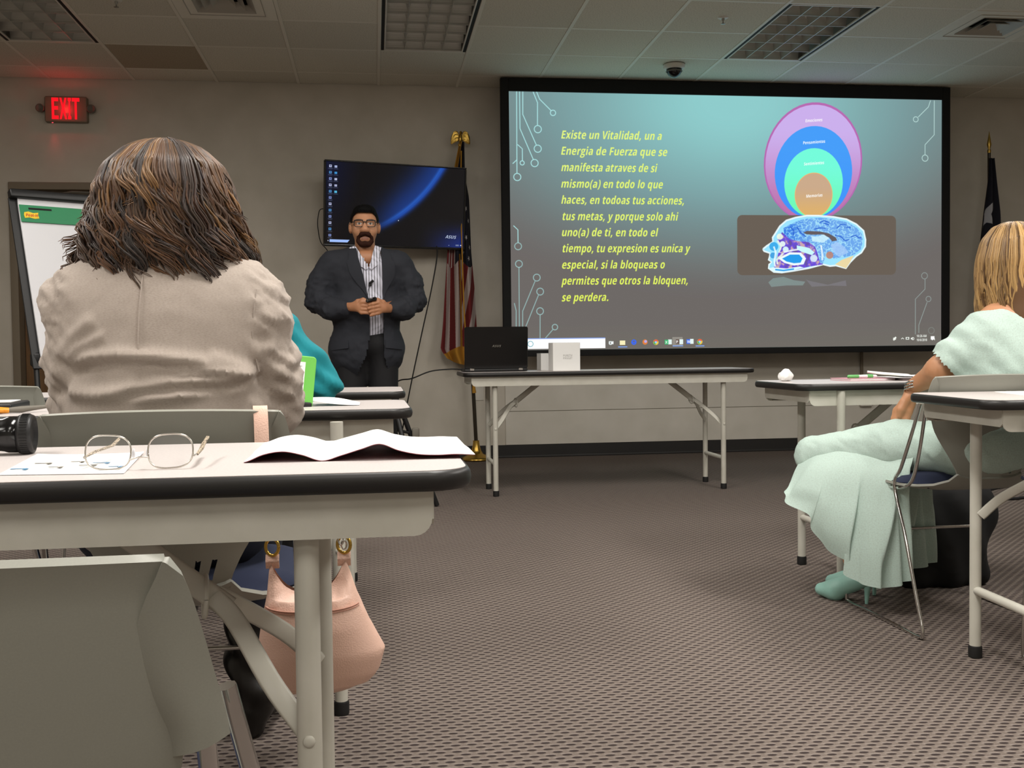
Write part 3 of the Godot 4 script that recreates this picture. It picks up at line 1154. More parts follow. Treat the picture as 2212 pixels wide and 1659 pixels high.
	c.poly([[Vector2(652, 842), Vector2(643, 838), Vector2(648, 833), Vector2(657, 833), Vector2(661, 838)]], Color(0.90, 0.38, 0.28))
	c.poly([[Vector2(652, 842), Vector2(643, 839), Vector2(645, 847), Vector2(651, 851)]], Color(0.30, 0.70, 0.38))
	c.oval(Vector2(652, 842), 4.0, 4.0, 0.0, Color(0.62, 0.80, 1.0))
	c.rect(555.0, 825.0, 36.0, 29.0, Color(0.58, 0.56, 0.53))
	c.rect(540.0, 833.0, 13.0, 17.0, Color(0.9, 0.96, 0.95))
	c.rect(528.0, 834.0, 13.0, 16.0, Color(0.25, 0.72, 0.45))
	c.text("X", Vector2(530, 847), 9.0, Color(1, 1, 1))
	c.rect(580.0, 833.0, 13.0, 17.0, Color(0.9, 0.96, 0.95))
	c.rect(567.0, 833.0, 13.0, 16.0, Color(0.42, 0.36, 0.33))
	c.text("P", Vector2(569, 846), 9.0, Color(1, 1, 1))
	c.rect(617.0, 832.0, 13.0, 17.0, Color(0.9, 0.96, 0.95))
	c.rect(605.0, 833.0, 13.0, 16.0, Color(0.28, 0.45, 0.92))
	c.text("W", Vector2(607, 846), 9.0, Color(1, 1, 1))
	c.line([Vector2(1357, 845), Vector2(1363, 837), Vector2(1367, 834)], 6.0, Color(0.96, 0.98, 0.95))
	c.line([Vector2(1356, 837), Vector2(1366, 842)], 4.0, Color(0.96, 0.98, 0.95))
	c.line([Vector2(1386, 841), Vector2(1391, 837), Vector2(1396, 841)], 2.6, Color(0.96, 0.98, 0.95))
	c.rect(1403.0, 834.0, 13.0, 9.0, Color(0.96, 0.98, 0.95))
	c.rect(1406.0, 836.0, 7.0, 5.0, Color(0.45, 0.46, 0.44))
	c.poly([[Vector2(1422, 837), Vector2(1426, 837), Vector2(1429, 834), Vector2(1429, 845), Vector2(1426, 842), Vector2(1422, 842)]], Color(0.96, 0.98, 0.95))
	c.circle_line(Vector2(1430, 840), 4.0, 2.0, Color(0.96, 0.98, 0.95))
	c.text("10:26 AM", Vector2(1444, 835), 8.5, Color(0.96, 0.98, 0.95), 37.0)
	c.text("10/6/2018", Vector2(1444, 849), 8.5, Color(0.96, 0.98, 0.95), 39.0)
	c.rect(1497.0, 832.0, 14.0, 12.0, Color(1, 1, 1))
	c.poly([[Vector2(1499, 843), Vector2(1507, 843), Vector2(1503, 847)]], Color(1, 1, 1))
	c.text("1", Vector2(1509, 847), 7.0, Color(0.96, 0.98, 0.95))
	return c


func slide_ground(u: float, v: float) -> Color:
	# projected back ground: pale teal that falls off to a warm grey below
	var d := Vector2((u - 0.50) * 1.15, (v - 0.02) * 1.05).length()
	var c := Color(0.56, 0.80, 0.80).lerp(Color(0.475, 0.60, 0.61), smoothstep(0.05, 0.55, d))
	c = c.lerp(Color(0.43, 0.41, 0.40), smoothstep(0.42, 0.95, d + 0.12 * v))
	c = c.lerp(Color(0.45, 0.435, 0.40), smoothstep(0.86, 1.0, v) * 0.6)
	return c


func egg_tone(x: int, y: int, a: Color, b: Color, y0: float, y1: float) -> Color:
	return a.lerp(b, smoothstep(y0, y1, y))


func rounded(x: float, y: float, w: float, h: float, r: float) -> Array:
	var out := []
	for p in round_rect(w, h, r):
		out.append(p + Vector2(x + w / 2, y + h / 2))
	return out


var tissue: FastNoiseLite


func brain_tissue(x: int, y: int) -> Color:
	var n := tissue.get_noise_2d(x, y * 1.15)
	var k := smoothstep(-0.10, 0.16, absf(n) - 0.08)
	var c := Color(0.62, 0.88, 0.99).lerp(Color(0.24, 0.50, 0.90), k)
	return c.lerp(Color(0.80, 0.97, 1.0), smoothstep(950.0, 1060.0, x) * 0.35)


func head_tissue(x: int, y: int) -> Color:
	var n := tissue.get_noise_2d(x * 0.7 + 300, y * 0.7)
	return Color(0.42, 0.31, 0.86).lerp(Color(0.80, 0.66, 0.70), smoothstep(0.0, 0.35, n)).lerp(Color(0.40, 0.35, 0.42), smoothstep(0.05, 0.4, -n) * 0.5)


# ---------------------------------------------------------------- things on the front wall
func wall_things() -> void:
	tissue = FastNoiseLite.new()
	tissue.seed = 12
	tissue.frequency = 0.045
	tissue.fractal_octaves = 3
	slide_screen()
	television()
	exit_sign()
	wall_fittings()


func slide_screen() -> void:
	var x0 := 0.974
	var x1 := 4.607
	var y0 := 0.809
	var y1 := 2.921
	var z := -7.85
	var t := thing("projection_screen", "large black-framed screen showing a slide with yellow text and nested ovals", "projection screen", Vector3((x0 + x1) / 2, 0, z))
	var w := x1 - x0
	var ix0 := 1.037 - t.position.x
	var ix1 := 4.541 - t.position.x
	var iy0 := 0.858
	var iy1 := 2.822
	var hw := w / 2
	for q in [[-hw, ix0, y0, y1], [ix1, hw, y0, y1], [ix0, ix1, iy1, y1], [ix0, ix1, y0, iy0]]:
		var r := Sh.new()
		r.box(Vector3((q[0] + q[1]) / 2, (q[2] + q[3]) / 2, -0.02), Vector3(q[1] - q[0], q[3] - q[2], 0.05), 0.004)
		obj("frame_rail", r, M.black_matte, t)
	var b := Sh.new()
	b.box(Vector3(0, (y0 + y1) / 2, -0.055), Vector3(w - 0.02, y1 - y0 - 0.02, 0.02))
	for s in [-1, 1]:
		for yy in [1.3, 2.5]:
			b.box(Vector3(s * 1.2, yy, -0.205), Vector3(0.08, 0.2, 0.29))
	obj("backing", b, M.black_matte, t)
	var s := Sh.new()
	var k := s.add(Vector3(ix0, iy0, -0.012), Vector2(0, 1))
	s.add(Vector3(ix1, iy0, -0.012), Vector2(1, 1))
	s.add(Vector3(ix1, iy1, -0.012), Vector2(1, 0))
	s.add(Vector3(ix0, iy1, -0.012), Vector2(0, 0))
	s.quad(k, k + 1, k + 2, k + 3)
	var m := screen_mat("slide_picture", slide_picture().texture(), 1.0, 0.95)
	m.metallic_specular = 0.1
	obj("screen", s, m, t)


func tv_picture() -> Canvas:
	var c := Canvas.new(640, 360)
	c.fill(tv_ground)
	for j in 12:
		var y := 14.0 + j * 27.5
		var tone: Color = [Color(0.55, 0.62, 0.85), Color(0.80, 0.82, 0.95), Color(0.35, 0.62, 0.85)][(j * 7 + 1) % 3]
		c.rect(13, y, 12, 11, tone, 0.9)
		c.rect(15.5, y + 2.5, 7, 5, Color(0.10, 0.12, 0.25), 0.6)
		c.rect(9, y + 15, 20, 1.8, Color(0.6, 0.65, 0.8), 0.55)
		c.rect(11, y + 19, 16, 1.6, Color(0.6, 0.65, 0.8), 0.4)
		if j < 5:
			c.rect(37, y + 2, 12, 10, [Color(0.7, 0.75, 0.9), Color(0.25, 0.60, 0.85), Color(0.75, 0.78, 0.9), Color(0.7, 0.72, 0.85), Color(0.35, 0.75, 0.90)][j], 0.9)
			c.rect(33, y + 16, 20, 1.8, Color(0.6, 0.65, 0.8), 0.5)
	c.poly([[Vector2(18, 340), Vector2(108, 340), Vector2(98, 352), Vector2(18, 352)]], Color(0.62, 0.74, 0.97))
	c.poly([[Vector2(8, 346), Vector2(13, 342), Vector2(13, 350)]], Color(0.75, 0.8, 0.9))
	c.text("ASUS", Vector2(553, 318), 14, Color(0.72, 0.76, 0.84), 50, 0.3, 0.04)
	c.rect(570, 349, 3, 3, Color(0.7, 0.75, 0.85))
	c.rect(604, 347, 16, 2, Color(0.6, 0.65, 0.75))
	c.rect(604, 351, 16, 2, Color(0.5, 0.55, 0.65))
	c.rect(627, 347, 5, 5, Color(0.8, 0.85, 0.95))
	c.oval(Vector2(330, 246), 2.2, 2.2, 0.0, Color(0.9, 0.92, 0.95))
	return c


func tv_ground(u: float, v: float) -> Color:
	var x := u * 16.0
	var y := v * 9.0
	var c := Color(0.035, 0.036, 0.055)
	c = c.lerp(Color(0.03, 0.06, 0.20), clampf(1.0 - Vector2(x / 4.0, (y + 0.5) / 9.0).length(), 0, 1) * 0.9)
	# a rim of blue light, like the edge of a planet
	var d := Vector2(x - 2.6, (y + 7.2) * 1.02).length() - 16.1
	d = Vector2(x + 1.5, y + 8.3).length() - 17.0
	var k := exp(-pow(d / 0.42, 2.0)) if d > 0.0 else exp(-pow(d / 2.6, 2.0)) * 0.75
	c = c.lerp(Color(0.08, 0.26, 0.62), k * smoothstep(3.0, 9.0, x))
	c = c.lerp(Color(0.16, 0.42, 0.85), exp(-pow((d + 0.15) / 0.2, 2.0)) * 0.6 * smoothstep(4.0, 9.0, x))
	c = c.lerp(Color(0.07, 0.16, 0.46), smoothstep(10.0, 16.5, x) * smoothstep(5.5, 9.0, y) * smoothstep(0.6, 2.5, d))
	return c


func television() -> void:
	var t := thing("television", "dark wall television tilted on an arm behind the standing man", "television", Vector3(0.180, 1.950, -7.86))
	t.rotation = Vector3(0.11, 0.245, -0.005)
	var w := 1.09
	var h := 0.625
	var b := Sh.new()
	b.box(Vector3(0, 0, -0.022), Vector3(w, h, 0.035), 0.006)
	b.box(Vector3(0, -0.06, -0.05), Vector3(w * 0.6, h * 0.6, 0.04), 0.012)
	obj("body", b, M.black_plastic, t)
	for q in [[0, h / 2 - 0.006, w, 0.012], [0, -h / 2 + 0.009, w, 0.018], [-w / 2 + 0.006, 0, 0.012, h - 0.03], [w / 2 - 0.006, 0, 0.012, h - 0.03]]:
		var r := Sh.new()
		r.box(Vector3(q[0], q[1], -0.001), Vector3(q[2], q[3], 0.012), 0.002)
		obj("bezel", r, M.black_gloss, t)
	var s := Sh.new()
	var a := w / 2 - 0.012
	var k := s.add(Vector3(-a, -h / 2 + 0.018, -0.002), Vector2(0, 1))
	s.add(Vector3(a, -h / 2 + 0.018, -0.002), Vector2(1, 1))
	s.add(Vector3(a, h / 2 - 0.012, -0.002), Vector2(1, 0))
	s.add(Vector3(-a, h / 2 - 0.012, -0.002), Vector2(0, 0))
	s.quad(k, k + 1, k + 2, k + 3)
	obj("screen", s, screen_mat("tv_picture", tv_picture().texture(), 1.0, 0.12), t)
	var m := Sh.new()
	m.box(Vector3(0.05, -0.03, -0.085), Vector3(0.3, 0.3, 0.03), 0.004)
	m.tube([Vector3(0.05, -0.02, -0.09), Vector3(0.02, -0.02, -0.18), Vector3(0.07, 0.0, -0.24)], 0.022, 8)
	obj("mount_arm", m, M.black_plastic, t)
	var c1 := Sh.new()   # loop of cable beside its edge
	c1.tube(spline([Vector3(-0.36, 1.93, -7.87), Vector3(-0.39, 1.915, -7.86), Vector3(-0.405, 1.84, -7.86), Vector3(-0.402, 1.76, -7.87), Vector3(-0.385, 1.68, -7.88), Vector3(-0.345, 1.63, -7.89), Vector3(-0.31, 1.57, -7.90)], 24), 0.0035, 6)
	tag(obj("cable", c1, M.cable_black), "thin black cable looping out beside the television's edge", "cable")
	var c2 := Sh.new()
	c2.tube(spline([Vector3(0.47, 1.70, -7.99), Vector3(0.485, 1.60, -7.96), Vector3(0.44, 1.35, -7.95), Vector3(0.37, 1.05, -7.95), Vector3(0.29, 0.7, -7.96), Vector3(0.235, 0.44, -7.98), Vector3(0.19, 0.2, -8.05), Vector3(0.15, 0.03, -8.12)], 40), 0.0055, 6)
	tag(obj("cable", c2, M.cable_black), "long black cable hanging from the television to the floor", "cable")


func exit_sign() -> void:
	var t := thing("exit_sign", "lit red EXIT sign with two small emergency lamps on the wall", "exit sign", Vector3(-2.252, 2.694, WALLZ))
	var b := Sh.new()
	b.box(Vector3(0, 0, 0.025), Vector3(0.305, 0.19, 0.05), 0.008)
	obj("housing", b, M.frame_paint, t)
	var x := -0.102
	var widths := [0.052, 0.058, 0.026, 0.058]
	var word := "EXIT"
	for i in 4:
		var l := Sh.new()
		l.text(word[i], 0.158, at_basis(Vector3(x + widths[i] / 2, 0.004, 0.0502), Vector3.RIGHT, Vector3.UP, Vector3.BACK), 0.002, true, 0.0, widths[i] * 0.93)
		obj("letter", l, M.exit_red if M.has("exit_red") else glow("exit_red", Color(1.0, 0.07, 0.13), 1.05), t)
		x += widths[i] + 0.003
	for s in [-1, 1]:
		var h := Sh.new()
		var ax := at_basis(Vector3(s * 0.182, 0.005, 0.03), Vector3.RIGHT, Vector3(0, 0, -1), Vector3.UP).rotated_local(Vector3.RIGHT, PI)
		h.lathe([Vector2(0.012, -0.02), Vector2(0.026, -0.012), Vector2(0.03, 0.012), Vector2(0.031, 0.03), Vector2(0.026, 0.031), Vector2(0.024, 0.024), Vector2(0.001, 0.02)], 20, ax)
		h.box(Vector3(s * 0.158, 0.0, 0.02), Vector3(0.03, 0.02, 0.02), 0.003)
		obj("emergency_lamp", h, M.grey_plastic, t)
	var led := Sh.new()
	led.ball(Vector3(-0.102, -0.0955, 0.03), Vector3(0.006, 0.003, 0.004), 8)
	obj("indicator", led, glow("indicator_red", Color(1.0, 0.25, 0.3), 3.0), t)
	var sp := SpotLight3D.new()
	sp.name = "indicator_lamp"
	sp.light_color = Color(1.0, 0.12, 0.2)
	sp.light_energy = 0.012
	sp.spot_angle = 24.0
	sp.spot_range = 12.0
	sp.spot_attenuation = 2.0
	sp.light_size = 0.004
	sp.shadow_enabled = true
	sp.position = t.position + Vector3(-0.100, -0.104, 0.035)
	sp.rotation = Vector3(-PI / 2 + 0.05, 0, 0.12)
	add_child(sp)
	var om := OmniLight3D.new()
	om.name = "exit_lamp"
	om.light_color = Color(1.0, 0.12, 0.16)
	om.light_energy = 0.010
	om.light_size = 0.01
	om.omni_range = 12.0
	om.omni_attenuation = 2.0
	om.shadow_enabled = true
	om.position = t.position + Vector3(0, 0, 0.10)
	add_child(om)


func wall_fittings() -> void:
	var o := thing("wall_outlet", "cream outlet plate low on the wall by the flagpole", "outlet", Vector3(0.817, 0.52, WALLZ))
	var p := Sh.new()
	p.box(Vector3(0, 0, 0.004), Vector3(0.07, 0.115, 0.008), 0.003)
	obj("plate", p, M.panel_paint, o)
	for s in [-1, 1]:
		var q := Sh.new()
		q.prism(round_rect(0.033, 0.028, 0.012), 0.0, 0.002, Transform3D(Basis(), Vector3(0, s * 0.02, 0.008)))
		obj("socket", q, M.white_metal, o)
	var c := thing("conduit", "thin metal conduit running down to a box under the slide screen", "conduit", Vector3(4.02, 0.0, WALLZ + 0.012))
	var b := Sh.new()
	b.box(Vector3(0, 0.63, 0.009), Vector3(0.022, 0.45, 0.018), 0.003)
	obj("raceway", b, M.frame_paint, c)
	var bx := Sh.new()
	bx.box(Vector3(0.03, 0.39, 0.02), Vector3(0.10, 0.07, 0.04), 0.004)
	obj("outlet_box", bx, M.panel_paint, c)


# ---------------------------------------------------------------- folding tables and stacking chairs
func make_table(label: String, at: Vector3, turn: float, length := 1.829, inset := 0.2, leg_z := 0.0) -> Node3D:
	# at: middle of the top on the floor; length along x, depth along z
	var t := thing("folding_table", label, "table", at, turn, "grey folding seminar tables")
	var d := 0.457
	var top := Sh.new()
	top.prism(round_rect(length - 0.012, d - 0.012, 0.05, 8), 0.716, 0.737, at_basis(Vector3.ZERO, Vector3.RIGHT, Vector3(0, 0, -1), Vector3.UP), 0.0)
	obj("tabletop", top, M.laminate, t)
	var band := Sh.new()
	var rr := round_rect(length, d, 0.056, 8)
	var prof := [Vector2(0.008, 0.7366), Vector2(0.003, 0.7355), Vector2(0.0, 0.731), Vector2(-0.0012, 0.724), Vector2(0.0, 0.717), Vector2(0.003, 0.7125), Vector2(0.01, 0.711)]
	var rings := []
	for q in prof:
		var ring := PackedVector3Array()
		var k := PackedVector2Array()
		for p in rr:
			var c := Vector2(clampf(p.x, -(length / 2 - 0.056), length / 2 - 0.056), clampf(p.y, -(d / 2 - 0.056), d / 2 - 0.056))
			var n := (p - c).normalized()
			var e: Vector2 = p - n * q.x
			ring.append(Vector3(e.x, q.y, -e.y))
		rings.append(ring)
	rings.reverse()
	band.loft(rings, true, false)
	obj("edge_band", band, M.edge_rubber, t)
	# steel skirt with rounded lower corners
	var sk := Sh.new()
	var iy := 0.655
	var sl := length - 0.10
	var sd := d - 0.055
	var pf := PackedVector2Array([Vector2(-sl / 2, 0.713), Vector2(-sl / 2, iy + 0.022)])
	for i in 6:
		var a := PI + PI / 2 * i / 5.0
		pf.append(Vector2(-sl / 2 + 0.022 + cos(a) * 0.022, iy + 0.022 + sin(a) * 0.022))
	for i in 6:
		var a := PI * 1.5 + PI / 2 * i / 5.0
		pf.append(Vector2(sl / 2 - 0.022 + cos(a) * 0.022, iy + 0.022 + sin(a) * 0.022))
	pf.append(Vector2(sl / 2, 0.713))
	for s in [-1, 1]:
		sk.prism(pf, s * sd / 2 - 0.002, s * sd / 2 + 0.002)
		var endf := PackedVector2Array([Vector2(-sd / 2, 0.713), Vector2(-sd / 2, iy + 0.02), Vector2(-sd / 2 + 0.01, iy + 0.012), Vector2(sd / 2 - 0.01, iy + 0.012), Vector2(sd / 2, iy + 0.02), Vector2(sd / 2, 0.713)])
		sk.prism(endf, s * sl / 2 - 0.002, s * sl / 2 + 0.002, at_basis(Vector3.ZERO, Vector3(0, 0, -1), Vector3.UP, Vector3.RIGHT))
		sk.box(Vector3(0, iy + 0.002, s * (sd / 2 - 0.008)), Vector3(sl - 0.05, 0.003, 0.018))
	obj("apron", sk, M.table_paint, t)
	for s in [-1, 1]:
		var lx: float = s * (length / 2 - inset)
		for k in [-1, 1]:
			var z: float = k * (sd / 2 - 0.035) + leg_z
			var lg := Sh.new()
			lg.tube([Vector3(lx, 0.03, z), Vector3(lx, 0.71, z)], 0.0155, 16)
			lg.ball(Vector3(lx, 0.40, z + k * 0.015), Vector3(0.008, 0.008, 0.004), 10)
			var leg := obj("leg", lg, M.table_paint, t)
			var ft := Sh.new()
			ft.lathe([Vector2(0.017, 0.0), Vector2(0.0185, 0.003), Vector2(0.0185, 0.03), Vector2(0.016, 0.034)], 16, Transform3D(Basis(), Vector3(lx, 0, z)))
			obj("foot", ft, M.foot_rubber, leg)
		var cb := Sh.new()
		cb.tube([Vector3(lx, 0.19, leg_z - (sd / 2 - 0.035)), Vector3(lx, 0.19, leg_z + sd / 2 - 0.035)], 0.0125, 12)
		obj("crossbar", cb, M.table_paint, t)
		# folding brace: two arms from the legs to a lock, one bar up to the underside
		var br := Sh.new()
		var j := Vector3(lx - s * 0.138, 0.545, leg_z)
		for k in [-1, 1]:
			var z: float = k * (sd / 2 - 0.035 - 0.018)
			br.tube(spline([Vector3(lx - s * 0.004, 0.40, leg_z + z), Vector3(lx - s * 0.05, 0.455, leg_z + z * 0.8), Vector3(lx - s * 0.105, 0.518, leg_z + z * 0.24), j + Vector3(0, 0, k * 0.008)], 14), 0.0135, 8, true, 0.24, Vector3(0, 0.5, 1))
		br.tube([j + Vector3(s * 0.02, -0.018, 0), Vector3(lx - s * 0.30, 0.668, leg_z)], 0.0165, 8, true, 0.35, Vector3(0, 0, 1))
		var ring := []
		for i in 17:
			var a := TAU * i / 16
			ring.append(j + Vector3(s * -0.012 + cos(a) * 0.006, sin(a) * 0.026, cos(a + 0.4) * 0.03))
		br.tube(ring, 0.0035, 6)
		obj("brace", br, M.table_paint, t)
	return t


func back_half(y: float) -> float:
	var k := [[0.455, 0.10], [0.49, 0.104], [0.53, 0.122], [0.57, 0.146], [0.62, 0.178], [0.67, 0.196], [0.72, 0.198], [0.79, 0.194]]
	for i in k.size() - 1:
		if y <= k[i + 1][0]:
			return lerpf(k[i][1], k[i + 1][1], clampf((y - k[i][0]) / (k[i + 1][0] - k[i][0]), 0, 1))
	return 0.194


func make_chair(label: String, at: Vector3, turn: float) -> Node3D:
	var t := thing("stacking_chair", label, "chair", at, turn, "grey stacking chairs")
	var bk := Sh.new()
	bk.grid(26, 24, func(u: float, v: float):
		var y := 0.472 + 0.313 * v
		var x := (u - 0.5) * 2.0
		var zc := lerpf(0.195, 0.262, pow(v, 0.9)) - 0.035 * x * x * smoothstep(0.0, 0.4, v)
		var yy := y - 0.006 * x * x * v * v
		if v > 0.97:
			zc += 0.0035
		return Vector3(x * back_half(y), yy, zc), 0.007, func(i: int, j: int): return j >= 1 and j <= 3 and i > 3 and i < 23 and i % 3 == 0)
	obj("backrest", bk, M.shell_plastic, t)
	for s in [-1, 1]:
		var wg := Sh.new()
		var sx: float = s
		wg.grid(8, 12, func(u: float, v: float):
			var w: float = u if sx > 0 else 1.0 - u
			var crease := Vector3(0.1935 - 0.016 * sin(PI * minf(v * 1.15, 1.0)), 0.781 - 0.110 * v, 0.229 - 0.028 * v)
			var outer := Vector3(0.196 + 0.021 * pow(v, 0.62), 0.781 - 0.099 * v, 0.229 - 0.026 * pow(v, 0.7))
			var p := crease.lerp(outer, w)
			p.z += 0.007 * sin(PI * w) * v
			return Vector3(sx * p.x, p.y, p.z), 0.006)
		obj("side_wing", wg, M.shell_plastic, t)
	# seat shell that grows out of the waist, with a lip, and the pad on it
	var st := Sh.new()
	st.grid(18, 18, func(u: float, v: float):
		var x := (u - 0.5) * 2.0
		var z := lerpf(0.197, -0.25, v)
		var hw := lerpf(0.102, 0.226, smoothstep(0.0, 0.26, v)) * (1.0 - 0.12 * smoothstep(0.86, 1.0, v))
		var y := 0.436 + 0.040 * pow(maxf(0.0, 1.0 - v / 0.16), 2.0) + 0.014 * pow(absf(x), 4.0) - 0.03 * pow(smoothstep(0.8, 1.0, v), 2.0)
		return Vector3(x * hw, y, z), 0.008)
	var seat := obj("seat", st, M.shell_plastic, t)
	var cu := Sh.new()
	cu.grid(16, 16, func(u: float, v: float):
		var x := (u - 0.5) * 2.0
		var z := lerpf(0.135, -0.243, v)
		var hw := lerpf(0.16, 0.215, smoothstep(0.0, 0.2, v)) * (1.0 - 0.13 * smoothstep(0.85, 1.0, v))
		var e := (1.0 - pow(absf(x), 6.0)) * smoothstep(0.0, 0.1, v) * smoothstep(1.0, 0.9, v)
		return Vector3(x * hw, 0.449 + 0.030 * e - 0.03 * pow(smoothstep(0.8, 1.0, v), 2.0), z), 0.012)
	obj("seat_pad", cu, M.cushion_fabric, seat)
	for s in [-1, 1]:
		var f := Sh.new()
		f.tube(spline([Vector3(s * 0.216, 0.70, 0.185), Vector3(s * 0.235, 0.60, 0.165), Vector3(s * 0.236, 0.50, 0.11), Vector3(s * 0.230, 0.440, 0.06), Vector3(s * 0.232, 0.30, 0.125), Vector3(s * 0.235, 0.12, 0.198), Vector3(s * 0.236, 0.025, 0.235), Vector3(s * 0.236, 0.006, 0.21), Vector3(s * 0.236, 0.0065, 0.1), Vector3(s * 0.236, 0.0065, -0.1), Vector3(s * 0.236, 0.006, -0.225), Vector3(s * 0.236, 0.028, -0.245), Vector3(s * 0.233, 0.2, -0.24), Vector3(s * 0.228, 0.395, -0.225), Vector3(s * 0.224, 0.425, -0.19), Vector3(s * 0.218, 0.428, 0.0), Vector3(s * 0.214, 0.45, 0.12), Vector3(s * 0.212, 0.54, 0.168), Vector3(s * 0.205, 0.70, 0.2)], 90), 0.0056, 8)
		obj("side_frame", f, M.chrome, t)
	var cb := Sh.new()
	cb.tube([Vector3(-0.234, 0.245, -0.24), Vector3(0.234, 0.245, -0.24)], 0.0055, 8)
	cb.tube([Vector3(-0.22, 0.425, -0.1), Vector3(0.22, 0.425, -0.1)], 0.0055, 8)
	obj("crossbar", cb, M.chrome, t)
	return t


func furniture() -> void:
	make_table("folding table close by with eyeglasses and white leaflets on it", Vector3(-0.798, 0, -1.467), 0.0, 1.829, 0.205)
	make_table("folding table in front of the woman in the taupe jacket, with a green framed display", Vector3(-0.826, 0, -2.765), 0.01, 1.829, 0.185, 0.09)
	make_table("farther folding table beside the teal sleeve, bare at its end", Vector3(-0.812, 0, -3.80), 0.0)
	make_table("folding table before the slide screen carrying a black laptop", Vector3(1.40, 0, -6.26), 0.022, 1.79, 0.19)
	make_table("folding table on the right with a crumpled tissue on its corner", Vector3(2.43, 0, -3.835), 0.03, 1.829, 0.17, 0.04)
	make_table("folding table at the right edge, nearest the camera on that side, with papers", Vector3(2.435, 0, -2.585), -0.04, 1.829, 0.13, 0.10)
	chair0 = make_chair("grey stacking chair close by, empty and pushed under the nearest table", Vector3(-0.300, 0, -0.765), 0.0)
	dup(chair0, Vector3(-0.357, 0, -2.03), 0.0, "grey stacking chair holding the woman in the taupe jacket and a pink bag")
	dup(chair0, Vector3(-0.47, 0, -3.42), 0.0, "grey stacking chair of the person in teal")
	dup(chair0, Vector3(-1.215, 0, -3.55), 0.0, "empty grey stacking chair below the flip chart easel")
	dup(chair0, Vector3(1.825, 0, -3.095), 0.02, "grey stacking chair of the woman in the mint dress")
	dup(chair0, Vector3(2.01, 0, -2.40), 0.0, "grey stacking chair mostly outside the right edge, its chrome leg showing")


